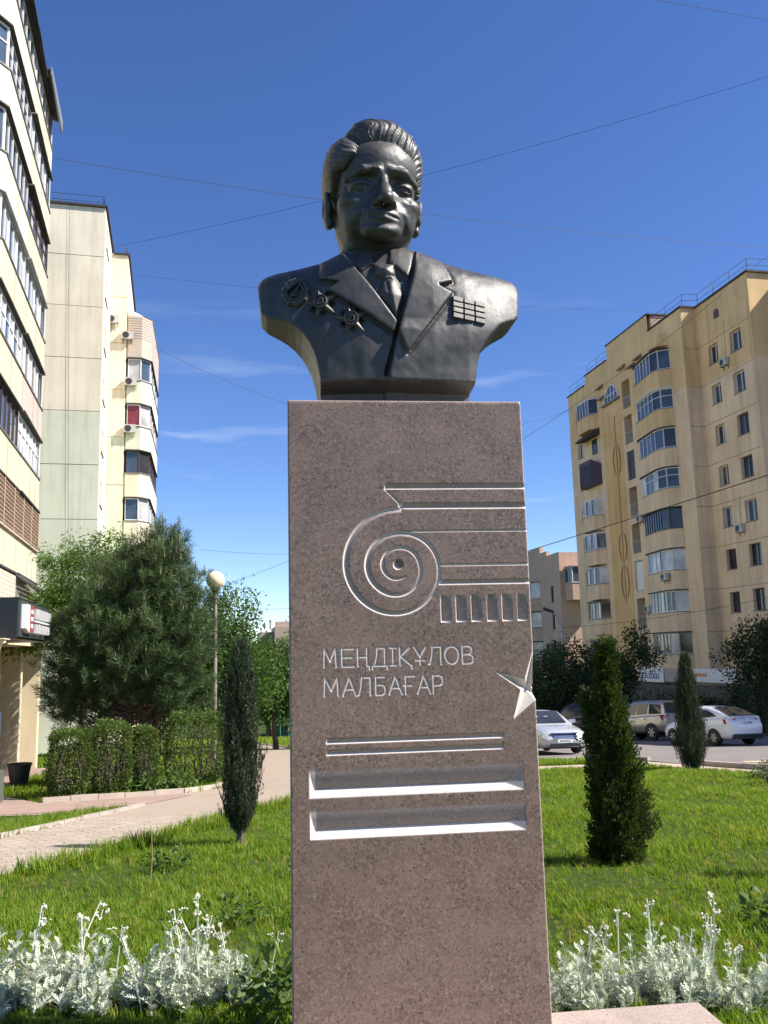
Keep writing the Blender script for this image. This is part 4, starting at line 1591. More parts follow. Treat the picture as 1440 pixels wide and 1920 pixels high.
# balconies of the far column
far_st = [(F_steel, [G_curt, G_dark]), (F_steel, [G_dark, G_curt]), (F_white, [G_curt, G_blue]), (F_white, [G_blue, G_curt]), (None, None), (None, None), (F_white, [G_blue, G_dark])]
for k, z in enumerate(mrow):
    plan = [(16.45, 0.02), (16.2, 0.7), (13.9, 0.7), (13.35, 0.02)]
    fm, gl = far_st[k]
    if fm is not None:
        balcony(yb, plan, (14.9, -2), z - 1.25, z, z + 1.45, [1, 4, 1], Y_lo if z < 18 else Y_up, fm, gl, 0.05, M_roofing if k in (0, 5) else None)
    elif k == 4:
        m = MB()
        fb_ = [(16.45, 0.02), (16.2, 0.75), (13.9, 0.75), (13.35, 0.02)]
        m.hexa([(a, b, z - 0.25) for a, b in fb_], [(a, b, z + 1.45 + (0.5 if i in (1, 2) else 0)) for i, (a, b) in enumerate(fb_)])
        o = m.build('tin_balcony', simple('aubergine_tin', (0.055, 0.035, 0.06), 0.6, 0.25, 3), yb)
        for j in range(7):
            m = MB()
            m.box(14.0 + j * 0.35, 14.04 + j * 0.35, 0.75, 0.78, z - 0.2, z + 1.6)
            m.build('seam', F_dark, o)
    else:
        m = MB()
        m.hexa([(16.5, 0.0, z + 1.1), (16.2, 1.0, z + 0.9), (13.6, 1.0, z + 0.9), (13.3, 0.0, z + 1.1)], [(16.5, 0.0, z + 1.75), (16.2, 1.0, z + 1.0), (13.6, 1.0, z + 1.0), (13.3, 0.0, z + 1.75)])
        m.build('canopy', M_roofing, yb)
        window(yb, f0, 13.9, 14.8, z - 0.4, z + 0.9, 1, 0.06, F_brown, [G_dark], sill=False)
# projecting canopies and stains near the top
m = MB()
for a, z in ((8.5, 23.6), (6.9, 23.2), (5.8, 23.5), (12.6, 23.2), (12.3, 22.2)):
    m.hexa([(a - 0.5, 0, z), (a + 0.5, 0, z), (a + 0.45, 0.35, z - 0.1), (a - 0.45, 0.35, z - 0.1)], [(a - 0.5, 0, z + 0.3), (a + 0.5, 0, z + 0.3), (a + 0.45, 0.35, z), (a - 0.45, 0.35, z)])
m.build('bracket', simple('old_brackets', (0.30, 0.20, 0.12), 0.9, 0.3, 3), yb)
# penthouse of brick behind the raised front
m = MB()
m.box(4.1, 11.0, -5.0, -0.3, 24.5, 26.36)
m.build('penthouse', M_brick, yb)
m = MB()
m.box(4.0, 11.2, -5.1, 0.06, 26.4, 26.5)
m.box(-0.72, 4.05, -1.3, 0.1, 25.05, 25.17)
m.box(-6.9, -0.72, -1.4, -1.0, 25.0, 25.12)
m.box(-6.9, -6.6, -3.9, -1.4, 25.0, 25.12)
m.box(11.25, 15.6, -0.4, 0.08, 25.2, 25.3)
m.box(15.65, 19.5, -0.4, 0.08, 24.4, 24.5)
m.build('roof_edge', M_roofing, yb)
roof_rail(yb, [(19.3, -0.2, 24.5), (15.7, -0.2, 24.5)])
roof_rail(yb, [(15.4, -0.2, 25.3), (11.3, -0.2, 25.3)])
roof_rail(yb, [(4.0, -0.2, 25.17), (-0.55, -0.2, 25.17), (-0.75, -1.3, 25.17), (-6.6, -1.3, 25.12), (-6.7, -3.8, 25.12)])
# shop front with its sign boards
m = MB()
m.box(-6.6, 9.6, 0.1, 0.9, -4.6, -1.15)
sf = m.build('shop_front', simple('shop_dark', (0.10, 0.085, 0.075), 0.7, 0.3, 1), yb)
for k in range(5):
    window(yb, fL(0.9), -0.5 + k * 1.9, 1.1 + k * 1.9, -3.6, -1.4, 2, 0.02, F_dark, [G_dark, G_room], sill=False)
M_sign = simple('sign_white', (0.80, 0.80, 0.80), 0.4, 0.05, 2)
M_sblue = simple('sign_blue', (0.015, 0.10, 0.28), 0.4, 0.05, 2)
M_sor = simple('sign_orange', (0.75, 0.16, 0.02), 0.4, 0.1, 2)


def text_mesh(txt, size, depth, mat, name):
    c = bpy.data.curves.new(name, 'FONT')
    c.body = txt
    c.size = size
    c.extrude = depth
    o = bpy.data.objects.new(name, c)
    me = bpy.data.meshes.new_from_object(o)
    bpy.data.objects.remove(o)
    bpy.data.curves.remove(c)
    me.materials.clear()
    me.materials.append(mat)
    me.name = name
    return me


# left board: orange then blue letters, read from the street
SG = FR @ Matrix(((-1, 0, 0, 0), (0, 0, 1, 0), (0, 1, 0, 0), (0, 0, 0, 1)))        # x towards the camera, y up, z out of the wall


def signboard(a0, a1, z0, z1, out, label):
    r_ = empty('sign_board', SG @ Matrix.Translation((-a1, z0, out)))
    m = MB()
    m.box(0, a1 - a0, 0, z1 - z0, 0, 0.12)
    m.build('panel', M_sign, r_)
    tag(r_, label, 'sign')
    return r_


s1 = signboard(3.55, 8.7, -1.02, 0.02, 1.0, 'white shop sign with orange and blue lettering under the ochre block')
o = link('lettering', text_mesh('fly', 0.95, 0.01, M_sor, 'lettering'), s1, Matrix.Translation((0.75, 0.32, 0.135)) @ Matrix.Diagonal((1.25, 0.85, 1, 1)))
o = link('lettering', text_mesh('dubai', 0.95, 0.01, M_sblue, 'lettering'), s1, Matrix.Translation((2.05, 0.22, 0.135)) @ Matrix.Diagonal((1.25, 0.95, 1, 1)))
m = MB()
m.box(4.82, 4.95, 0.68, 0.80, 0.13, 0.145)
m.build('mark', M_sblue, s1)
s2 = signboard(-5.3, 0.6, -0.86, 0.0, 1.0, 'long white sign with a faded orange strip, half hidden by the dark tree')
m = MB()
m.box(0.35, 2.3, 0.34, 0.56, 0.12, 0.135)
m.prism([(2.3, 0.34), (2.65, 0.38), (2.5, 0.5), (2.6, 0.66), (2.4, 0.56)], 0.12, 0.135, lambda a, b, d: (a, b, d))
m.build('strip', simple('sign_faded', (0.78, 0.30, 0.12), 0.5, 0.2, 3), s2)
s3 = signboard(0.65, 3.4, -0.95, -0.05, 0.98, 'plain beige board between the two white shop signs')
for c_i in s3.children:
    c_i.data.materials[0] = simple('sign_beige', (0.42, 0.38, 0.33), 0.6, 0.15, 2)
# outdoor units on this block
OUTL = Matrix.Rotation(R(180), 4, 'Z')
for a, y_, z_, lb in ((-3.75, -1.1, 19.75, 'air conditioner under the top windows of the ochre wing'), (-3.85, -1.1, 8.6, 'air conditioner between the third row windows of the ochre wing'),
                      (2.4, 0.95, 6.05, 'air conditioner on the parapet below the dark glazed bay'), (7.1, 0.0, 10.9, 'air conditioner beside the ochre pilaster, the upper one'),
                      (6.9, 0.0, 4.0, 'air conditioner low beside the ochre pilaster above the tree'), (16.4, 0.02, 20.4, 'small air conditioner at the far top corner of the ochre block')):
    ac_unit(FR @ Matrix.Translation((a, y_, z_)) @ OUTL, lb)

# ---------------------------------------------------------------- pink building beyond
FP = frame((19.03, 95.0, 0), R(8))
pk = empty('apartment_building', FP)
tag(pk, 'pinkish concrete building with stepped parapet beyond the ochre block', 'building')
PKW = wall_mat('pink_concrete', (0.62, 0.43, 0.32), 0.15, 0.4)
mb = MB()
fpl = fL(0)
hol = [(2.2, 3.3, 6.6, 8.4), (2.2, 3.3, 3.6, 5.4), (2.2, 3.3, 0.6, 2.4)]
wall(mb, fpl, 0, 22, -6, 11.95, hol)
wall(mb, fpl, 4.2, 22, 11.95, 12.5)
wall(mb, fpl, 6.5, 22, 12.5, 13.25)
mb.poly([(4.2, 0, 11.9), (4.2, -0.4, 11.9), (4.2, -0.4, 12.5), (4.2, 0, 12.5)])
mb.poly([(6.5, 0, 12.4), (6.5, -0.4, 12.4), (6.5, -0.4, 13.25), (6.5, 0, 13.25)])
wall(mb, fC(0), -9, 0, -6, 11.9)
mb.poly([(0, 0, 11.9), (22, 0, 11.9), (22, -9, 11.9), (0, -9, 11.9)])
mb.build('wall', PKW, pk)
for h_ in hol:
    window(pk, fpl, *h_, 1, -0.14, F_brown, [G_dark])
for k, (z, fm, gl) in enumerate(((7.3, F_white, [G_curt, G_blue]), (3.85, F_brown, [G_curt, G_dark]), (0.4, F_brown, [G_curt, G_room]))):
    balcony(pk, [(20.0, 0.02), (19.0, 0.9), (8.2, 0.9), (7.0, 0.02)], (13, -2), z - 1.5, z, z + 1.9, [1, 5, 1], PKW, fm, gl, 0.05, M_roofing)
balcony(pk, [(-0.02, -0.5), (-1.6, -0.8), (-1.6, -4.5), (-0.02, -4.8)], (2, -2.6), 6.6, 8.4, 10.2, [2, 4, 1], PKW, F_white, [G_blue, G_dark], 0.05, M_brick)

# ---------------------------------------------------------------- small distant tower between the trees
fb = empty('distant_tower', frame((-19.2, 150, 0), R(10)))
tag(fb, 'small distant concrete tower over the lindens beside the pedestal', 'building')
DW = wall_mat('distant_concrete', (0.46, 0.36, 0.28), 0.12, 0.3)
m = MB()
m.box(0, 14, -3.2, 0, -10, 6.3)
m.box(3, 14, 0, 2.6, -10, 5.5)
m.box(1, 4, -2.5, -0.3, 6.3, 7.2)
m.build('wall', DW, fb)
for z in (4.6, 1.8, -1.0):
    for y_ in (0.3, 1.4):
        m = MB()
        m.box(2.9, 3.0, y_, y_ + 0.8, z - 1.3, z)
        m.build('window', G_dark, fb)
    m = MB()
    m.box(-0.03, 0.0, -3.2, 0, z - 1.6, z - 1.5)
    m.build('panel_joint', M_joint, fb)
m = MB()
for x_, h_ in ((-2.9, 2.4), (-2.2, 1.3), (-1.2, 1.0), (0.6, 1.4), (1.6, 0.9)):
    m.tube([(4, x_, 6.0), (4, x_, 6.3 + h_)], 0.12, 5)
    m.tube([(4, x_ - 0.4, 6.2 + h_ * 0.8), (4, x_ + 0.4, 6.2 + h_ * 0.8)], 0.06, 4)
m.build('antenna', M_rail, fb)

# ---------------------------------------------------------------- pale panel block, left
AZL = R(13.8)
FPL = frame((-15.70, 47.0, 0), AZL)
pb = empty('panel_block', FPL)
tag(pb, 'tall cream and pale green panel block with a blank end wall, left', 'building')
PC = wall_mat('cream_panel', (0.82, 0.73, 0.56), 0.12, 0.5)
PG = wall_mat('green_panel', (0.68, 0.69, 0.53), 0.12, 0.5)
fpc = fC(0)
mb = MB()
mb.box(0.16, 20, 0.02, 13.0, -4, 27.3)
mb.build('core', wall_mat('grey_joint', (0.52, 0.46, 0.36), 0.1, 0.2), pb)
zj = [-4, 3.05, 6.1, 9.15, 12.2, 15.25, 18.32, 21.38, 24.43, 27.45]
for i in range(len(zj) - 1):
    for (a, b) in ((0.0, 9.6), (9.63, 12.9)):
        m = MB()
        z0, z1 = zj[i] + 0.02, zj[i + 1] - 0.015
        m.hexa([(0.0 + 0.006 * (i % 2), a, z0), (0.2, a, z0), (0.2, b, z0), (0.006 * (i % 2), b, z0)], [(0.006 * (i % 2), a, z1), (0.2, a, z1), (0.2, b, z1), (0.006 * (i % 2), b, z1)])
        m.build('wall_panel', PG if z1 < 15.5 else PC, pb)
# right-hand flank with its column of windows
mb = MB()
ff = lambda a, b, d: (a, 0.0 - d, b)
hol = [(1.0, 2.6, z + 1.0, z + 2.4) for z in zj[1:-1]]
wall(mb, ff, 0.2, 5.8, -4, 15.25, [h for h in hol if h[3] < 15.3], rev=0.25, mat=1)
wall(mb, ff, 0.2, 5.8, 15.25, 27.4, [h for h in hol if h[3] > 15.3], rev=0.25)
wall(mb, fC(5.8), -1.0, 0.0, -4, 27.3, [], mat=0, split=None)
mb.build('flank_wall', [PC, PG], pb)
for h_ in hol:
    window(pb, ff, *h_, 2, -0.2, F_white, [G_blue, G_dark])
# second section, set back
for i in range(len(zj) - 1):
    m = MB()
    m.box(5.75, 6.0, -0.98, -0.02, zj[i] + 0.03, zj[i + 1] - 0.03)
    m.build('wall_panel', PG if zj[i + 1] < 15.5 else PC, pb)
m = MB()
m.box(5.9, 22, -1.0, 0.2, -4, 27.25)
m.box(9, 24, -1.6, -0.9, -4, 23.0)
m.build('rear_core', PC, pb)
m = MB()
m.box(-0.12, 6, -0.12, 13, 27.45, 27.58)
m.box(5.65, 22, -1.12, -0.13, 27.3, 27.42)
m.build('roof_edge', M_roofing, pb)
roof_rail(pb, [(0.3, 12, 27.55), (0.3, 0.15, 27.55), (5.0, 0.15, 27.55)], 0.75)
roof_rail(pb, [(5.9, -0.85, 27.4), (12, -0.85, 27.4)], 0.6)
# bays on the far right flank
bst = [(F_white, [G_curt]), (F_white, [G_curt, G_room]), (F_white, [G_blue, G_curt]), (F_brown, [G_blue, G_dark]), (F_white, [glass_mat('glass_red_curtain', (0.16, 0.03, 0.03), 0.1), G_curt]), (F_white, [G_curt, G_blue]), None]
for k in range(7):
    zs_ = 3.95 + 3.0 * k
    plan = [(5.9, -1.0), (5.75, -1.12), (5.75, -1.95), (6.4, -2.55), (14.0, -2.85), (14.2, -1.0)]
    pm = [PC, PG, PC, PC, PG, PG, PC][k]
    if k < 6:
        fm, gl = bst[k]
        balcony(pb, plan, (9, 0), zs_ - 1.5, zs_, zs_ + 1.45, [0, 1, 1, 5, 0], pm, fm, gl, 0.06, M_roofing, 0.10)
    else:
        m = MB()
        m.hexa([(a, b, zs_ - 1.5) for a, b in plan], [(a, b, zs_ + 1.3) for a, b in plan])
        o = m.build('boarded_balcony', simple('pink_siding', (0.50, 0.41, 0.33), 0.6, 0.12, 2), pb)
        for j in range(9):
            m = MB()
            fn, L = facet(plan[1], plan[2], (9, 0))
            fbox(m, fn, 0.0, L, zs_ - 0.2 + j * 0.165, zs_ - 0.185 + j * 0.165, 0, 0.012)
            fn, L = facet(plan[2], plan[3], (9, 0))
            fbox(m, fn, 0.0, L, zs_ - 0.2 + j * 0.165, zs_ - 0.185 + j * 0.165, 0, 0.012)
            m.build('board_joint', M_sill, o)
        m = MB()
        m.hexa([(a, b * 1.02, zs_ + 1.3) for a, b in plan], [(a + 0.3, -1.0, zs_ + 2.3 if i in (0, 5) else zs_ + 1.9) for i, (a, b) in enumerate(plan)])
        m.build('canopy', PC, o)
m = MB()
for y0, y1 in ((2.0, 1.3), (2.15, 1.45)):
    m.tube([(-0.003, y0, 27.4), (-0.003, (y0 + y1) / 2 + 0.02, 15), (-0.003, y1, 2.0)], 0.005, 4)
m.build('wall_cable', simple('cable_grey', (0.30, 0.27, 0.22), 0.8), pb)
OUTC = Matrix.Rotation(R(-90), 4, 'Z')
for M_, lb in ((Matrix.Translation((5.75, -1.05, 21.6)) @ OUTC, 'air conditioner below the boarded balcony of the pale panel block'),
               (Matrix.Translation((5.72, -1.3, 18.55)) @ OUTC, 'air conditioner under the white glazed bay of the pale block'), (Matrix.Translation((5.72, -1.3, 15.5)) @ OUTC, 'air conditioner under the red curtained bay of the pale block'),
               (Matrix.Translation((0.0, 3.6, 14.0)) @ OUTC, 'air conditioner on the green panels beside the near left block'), (Matrix.Translation((5.7, -0.15, 22.6)) @ OUTC, 'air conditioner high in the recess of the pale panel block')):
    ac_unit(FPL @ M_, lb)

# ---------------------------------------------------------------- near left block with stacked balconies
FNL = frame((-14.52, 36.0, 0), AZL)
nb = empty('balcony_block', FNL)
tag(nb, 'sunlit cream block with stacked glazed balconies at the left edge', 'building')
NC = wall_mat('sunny_cream', (0.60, 0.545, 0.39), 0.10, 0.4)
NG = wall_mat('sunny_green_white', (0.62, 0.61, 0.45), 0.07, 0.2)
NB_ = wall_mat('beige_board', (0.50, 0.42, 0.36), 0.08, 0.15)
m = MB()
m.box(-24, 0.0, 1.3, 12, -4, 26.4)
m.build('wall', NC, nb)
zk = [3.07 + 3.02 * k for k in range(8)]
M_steelgal = simple('galvanised', (0.30, 0.31, 0.31), 0.5, 0.2, 3, metal=0.5)
sty = [
    ((F_white, [G_room], NC), (F_white, [G_curt], NC)),
    ((F_steel, [G_room, G_dark], NC), (F_steel, [G_room], NC)),
    ((F_brown, [G_blue, G_dark], NC), (F_white, [G_curt, G_curt], NC)),
    ((F_white, [G_blue, G_curt], NC), (F_white, [G_curt, G_room], NB_)),
    ((F_white, [G_blue, G_curt], NC), (F_white, [G_curt, G_blue], NC)),
    ((F_white, [G_dark, G_blue], NG), (F_brown, [G_blue, G_curt], NC)),
    ((F_white, [G_dark, G_blue], NG), (F_white, [G_curt, G_dark], NC)),
    ((F_white, [G_blue, G_dark], NG), (F_white, [G_curt, G_blue], NC)),
]
for k in range(0, 8):
    z = zk[k]
    for side_ in (0, 1):
        fm, gl, wm = sty[k][side_]
        if side_ == 0:
            plan = [(-11.6, 1.3), (-9.85, 0.0), (-5.03, 0.0), (-5.0, 1.3)]
            pn = [2, 6, 0]
        else:
            plan = [(-4.97, 1.3), (-4.94, 0.0), (0.0, 0.0), (0.05, 1.3)]
            pn = [0, 6, 1]
        if k == 0 and side_ == 1:
            pn = [0, 0, 0]
        balcony(nb, plan, (-5, 4), z - 1.36, z, z + 1.62, pn, wm, fm, gl, 0.10, [M_roofing, M_roofing, M_roofing, M_roofing, M_steelgal, M_roofing, M_roofing, M_roofing][k], 0.07 + 0.05 * ((k * 3 + side_) % 3), transom=0.6 if (k + side_) % 3 == 0 else None)
# seams between the parapet slabs
m = MB()
for k in range(0, 8):
    for a in (-7.4, -2.5, -1.2):
        m.box(a, a + 0.035, -0.012, 0.0, zk[k] - 1.3, zk[k] - 0.08)
m.build('parapet_seam', simple('seam_dark', (0.35, 0.31, 0.24), 0.9), nb)
# boarded-up lattice on the second floor
M_latt = simple('lattice_wood', (0.30, 0.20, 0.13), 0.85, 0.35, 4)
lt = empty('lattice')
lt.parent = nb
m = MB()
for j in range(60):
    x0 = -9.7 + j * 0.165
    m.box(x0, x0 + 0.05, -0.015, 0.02, zk[1] + 0.06, zk[1] + 1.6)
m.build('lattice_upright', M_latt, lt)
m = MB()
for j in range(11):
    m.box(-9.8, 0.02, -0.03, -0.018, zk[1] + 0.1 + j * 0.142, zk[1] + 0.15 + j * 0.142)
m.build('lattice_rail', M_latt, lt)
m = MB()
for j in range(6):
    x0 = -9.7 + j * 1.94
    m.box(x0, x0 + 0.06, -0.05, -0.03, zk[1] + 0.0, zk[1] + 1.62)
m.box(-9.9, 0.06, -0.09, -0.03, zk[1] - 0.06, zk[1] + 0.0)
m.build('lattice_post', simple('pale_wood', (0.52, 0.40, 0.30), 0.8, 0.2, 3), lt)
# eaves: ragged sheet roofs of the top balconies
m = MB()
for a0, a1, z0, z1, o_ in ((-10.6, -6.0, 25.85, 26.9, 0.30), (-6.1, -3.2, 25.75, 26.5, 0.26), (-3.3, 0.2, 25.9, 26.35, 0.34)):
    m.hexa([(a0, -o_, z0), (a1, -o_ + 0.05, z0 - 0.15), (a1, 1.3, z1), (a0, 1.3, z1)], [(a0, -o_, z0 + 0.06), (a1, -o_ + 0.05, z0 - 0.09), (a1, 1.3, z1 + 0.06), (a0, 1.3, z1 + 0.06)])
m.build('sheet_roof', [M_roofing], nb)
m = MB()
m.hexa([(-3.3, -0.36, 25.75), (0.25, -0.38, 25.3), (0.25, -0.30, 25.3), (-3.3, -0.3, 25.75)], [(-3.3, -0.36, 26.1), (0.25, -0.38, 25.9), (0.25, -0.30, 25.9), (-3.3, -0.3, 26.1)])
m.build('sheet_fascia', M_steelgal, nb)
# ragged awning over the ground floor
m = MB()
m.hexa([(-5.2, 0.1, 4.75), (2.0, -0.5, 4.0), (2.2, -1.5, 3.6), (-4.9, -0.3, 4.45)], [(-5.2, 0.1, 4.85), (2.0, -0.5, 4.1), (2.2, -1.5, 3.68), (-4.9, -0.3, 4.52)])
m.build('awning', M_roofing, nb)
# siding strip and posts of the first floor
m = MB()
for j in range(10):
    m.box(-8.8, -5.0, -0.05, -0.02, zk[0] + 0.05 + j * 0.15, zk[0] + 0.19 + j * 0.15)
m.build('siding', simple('cream_siding', (0.58, 0.47, 0.38), 0.6, 0.1, 2), nb)
m = MB()
for j in range(10):
    m.box(-4.9, 0.0, -0.05, -0.02, zk[0] - 0.05 + j * 0.16, zk[0] + 0.08 + j * 0.16)
m.build('shutter_slats', simple('grey_slats', (0.20, 0.18, 0.16), 0.7, 0.3, 2), nb)

# ---------------------------------------------------------------- shop annex under the left block
FS = frame((-6.98, 16.5, 0), AZL)
sh = empty('shop_annex', FS)
tag(sh, 'single storey shop annex with columns below the left block', 'building')
SW = wall_mat('shop_ochre', (0.50, 0.37, 0.20), 0.14, 0.4)
SC = wall_mat('shop_cream', (0.66, 0.56, 0.38), 0.08, 0.2)
m = MB()
m.box(0.6, 19, 2.6, 7, -4, 2.0)
m.build('wall', SW, sh)
m = MB()
m.box(-0.6, 19, 0.9, 7, 2.0, 2.12)
m.build('ceiling', SC, sh)
for a, w_ in ((3.4, 0.45), (6.9, 0.5), (10.6, 0.45), (14.4, 0.45)):
    m = MB()
    m.box(a, a + w_, 1.55 + 0.0, 2.6, -3.2, 2.0)
    m.build('pier', SC, sh)
m = MB()
for a in (5.4, 8.9, 12.8):
    m.tube([(a, 1.9, 2.0), (a, 1.9, -2.2)], 0.09, 8)
m.build('downpipe', M_steelgal, sh)
for a in (1.3, 4.3, 8.0, 11.6):
    window(sh, lambda p, b, d: (p, 2.6 - d, b), a, a + 1.3, -0.6, 1.4, 2, 0.06, F_brown, [G_dark], sill=False)
m = MB()
m.box(0.5, 19, 2.3, 2.62, -4, -0.8)
m.build('plinth', simple('dark_plinth', (0.09, 0.08, 0.075), 0.6, 0.3, 2), sh)
# column
col = empty('column', FS @ Matrix.Translation((-0.35, 0.42, 0)))
tag(col, 'cream fluted column on a dark stone base holding the black sign', 'column')
m = MB()
m.box(-0.32, 0.32, -0.32, 0.32, -1.2, -0.36)
m.build('base_block', simple('green_grey_stone', (0.13, 0.14, 0.12), 0.35, 0.3, 3), col)
prof = [(0.27, -0.36), (0.27, -0.28), (0.24, -0.25), (0.22, -0.2), (0.205, -0.1), (0.195, 0.8), (0.18, 1.5), (0.175, 1.66), (0.20, 1.68), (0.20, 1.72), (0.18, 1.74), (0.19, 1.8), (0.26, 1.92), (0.30, 1.94), (0.30, 2.0)]
nfl = 40
vs_, fs_ = [], []
for r_, z in prof:
    for k in range(nfl):
        th = 2 * PI * k / nfl
        rr_ = r_ * (0.93 if (k % 4 == 0 and -0.15 < z < 1.6) else 1.0)
        vs_.append((rr_ * math.cos(th), rr_ * math.sin(th), z))
for i in range(len(prof) - 1):
    for k in range(nfl):
        fs_.append((i * nfl + k, i * nfl + (k + 1) % nfl, (i + 1) * nfl + (k + 1) % nfl, (i + 1) * nfl + k))
m = MB()
m.mesh(vs_, fs_)
m.box(-0.32, 0.32, -0.32, 0.32, 2.0, 2.02)
m.build('shaft', SC, col)
# black box sign with raised white letters
bs = empty('box_sign', FS)
tag(bs, 'black box sign with raised white letters above the shop column', 'sign')
m = MB()
m.box(-0.0, 4.15, 0.0, 2.2, 2.02, 2.80)
m.build('box', simple('sign_black', (0.012, 0.013, 0.016), 0.35, 0.2, 2), bs)
m = MB()
m.box(0.10, 4.05, -0.05, 0.0, 2.06, 2.76)
m.build('face_panel', simple('sign_steel', (0.16, 0.165, 0.17), 0.3, 0.2, 3, metal=0.6), bs)
m = MB()
m.hexa([(0.20, -0.14, 2.22), (0.62, -0.14, 2.14), (0.62, -0.05, 2.14), (0.20, -0.05, 2.22)], [(0.20, -0.14, 2.68), (0.62, -0.14, 2.68), (0.62, -0.05, 2.68), (0.20, -0.05, 2.68)])
o = m.build('emblem_box', M_sign, bs)
m = MB()
m.box(0.64, 1.22, -0.13, -0.05, 2.16, 2.68)
m.build('red_panel', simple('sign_red', (0.30, 0.07, 0.06), 0.4, 0.15, 3), bs)
m = MB()
for j in range(3):
    m.box(0.82, 1.04, -0.14, -0.13, 2.24 + j * 0.14, 2.32 + j * 0.14)
m.build('white_mark', M_sign, bs)
random.seed(3)
for row_, z0, hh, n_ in ((0, 2.46, 0.19, 8), (1, 2.16, 0.18, 8)):
    for j in range(n_):
        a = 1.42 + j * 0.30
        m = MB()
        m.box(a, a + 0.07, -0.15, -0.05, z0, z0 + hh)
        if j % 3 != 2:
            m.box(a + 0.15, a + 0.21, -0.15, -0.05, z0, z0 + hh)
        zz = z0 + (hh - 0.05 if j % 2 else hh * 0.4)
        m.box(a + 0.07, a + 0.15, -0.15, -0.05, zz, zz + 0.05)
        m.build('raised_letter', simple('letter_grey', (0.55, 0.54, 0.52), 0.5, 0.2, 4), bs)
m = MB()
m.box(1.4, 3.85, -0.13, -0.05, 2.385, 2.415)
m.build('bar', M_sign, bs)
# plant tub without a plant
tub = empty('plant_tub', Matrix.Translation((-8.35, 20.2, gz(-8.3, 20.2))))
m = MB()
m.lathe([(0.17, 0.0), (0.25, 0.5), (0.27, 0.5), (0.27, 0.54), (0.22, 0.54), (0.21, 0.45), (0, 0.45)], n=16)
m.build('pot', F_dark, tub)
tag(tub, 'black tapered plant tub standing by the shop wall', 'plant pot')
# small blue plate
m = MB()
m.box(-0.02, 0.02, -0.22, 0.22, -0.3, 0.3)
o = m.build('wall_plate', simple('blue_plate', (0.10, 0.17, 0.33), 0.5), None)
o.matrix_world = FS @ Matrix.Translation((6.2, 1.5, 0.05))
tag(o, 'small blue plate on the shop wall behind the column', 'plate')
# handrail of the steps
hr = empty('stair_rail', Matrix.Translation((-9.66, 27.0, 0)))
m = MB()
for dz in (0, 0.24):
    m.tube([(0, 0, 0.12 - dz), (0.82, -0.2, -0.28 - dz)], 0.025, 6)
for t_ in (0.0, 0.4, 0.8, 1.0):
    m.tube([(0.82 * t_, -0.2 * t_, 0.12 - 0.4 * t_), (0.82 * t_, -0.2 * t_, -1.75)], 0.02, 6)
m.build('rail', simple('rusty_rail', (0.30, 0.19, 0.15), 0.6, 0.25, 4), hr)
tag(hr, 'rusty pipe handrail sloping down between shop and pine', 'handrail')
# ================================================================== cars
def paint(name, c, metal=0.3, rough=0.28):
    t = NT(name)
    t.set(color=t.ramp(t.noise(2.5, 4), [(0.3, tuple(a * 0.93 for a in c)), (0.7, c)]), metal=metal, rough=t.ramp(t.noise(5, 4), [(0.3, rough - 0.05), (0.7, rough + 0.1)]), coat=0.7)
    t.b.inputs['Coat Roughness'].default_value = 0.08
    return t.mat


M_tyre = simple('tyre_rubber', (0.018, 0.017, 0.017), 0.85, 0.3, 8)
M_rim = simple('alloy_rim', (0.45, 0.45, 0.45), 0.35, 0.15, 6, metal=0.8)
M_trim = simple('black_trim', (0.02, 0.02, 0.021), 0.6, 0.25, 6)
M_chrome = simple('chrome', (0.75, 0.75, 0.75), 0.15, 0.08, 4, metal=1.0)
M_plate = simple('number_plate_white', (0.72, 0.72, 0.70), 0.5, 0.05, 4)
M_red = simple('tail_lens', (0.42, 0.012, 0.012), 0.2, 0.15, 6)
M_lens = glass_mat('head_lens', (0.20, 0.20, 0.20), 0.05)
M_carglass = glass_mat('car_glass', (0.016, 0.019, 0.022), 0.05)


def loft(m, rings, mat=0, caps=True):
    n_ = len(rings[0])
    vs_ = [p for r_ in rings for p in r_]
    fs = []
    for i in range(len(rings) - 1):
        for k in range(n_):
            fs.append((i * n_ + k, (i + 1) * n_ + k, (i + 1) * n_ + (k + 1) % n_, i * n_ + (k + 1) % n_))
    if caps:
        fs.append(tuple(range(n_)))
        fs.append(tuple(range((len(rings) - 1) * n_, len(rings) * n_))[::-1])
    m.mesh(vs_, fs, mat)


def interp(tab, x, k):
    xs = [t_[0] for t_ in tab]
    return float(np.interp(x, xs, [t_[k] for t_ in tab]))


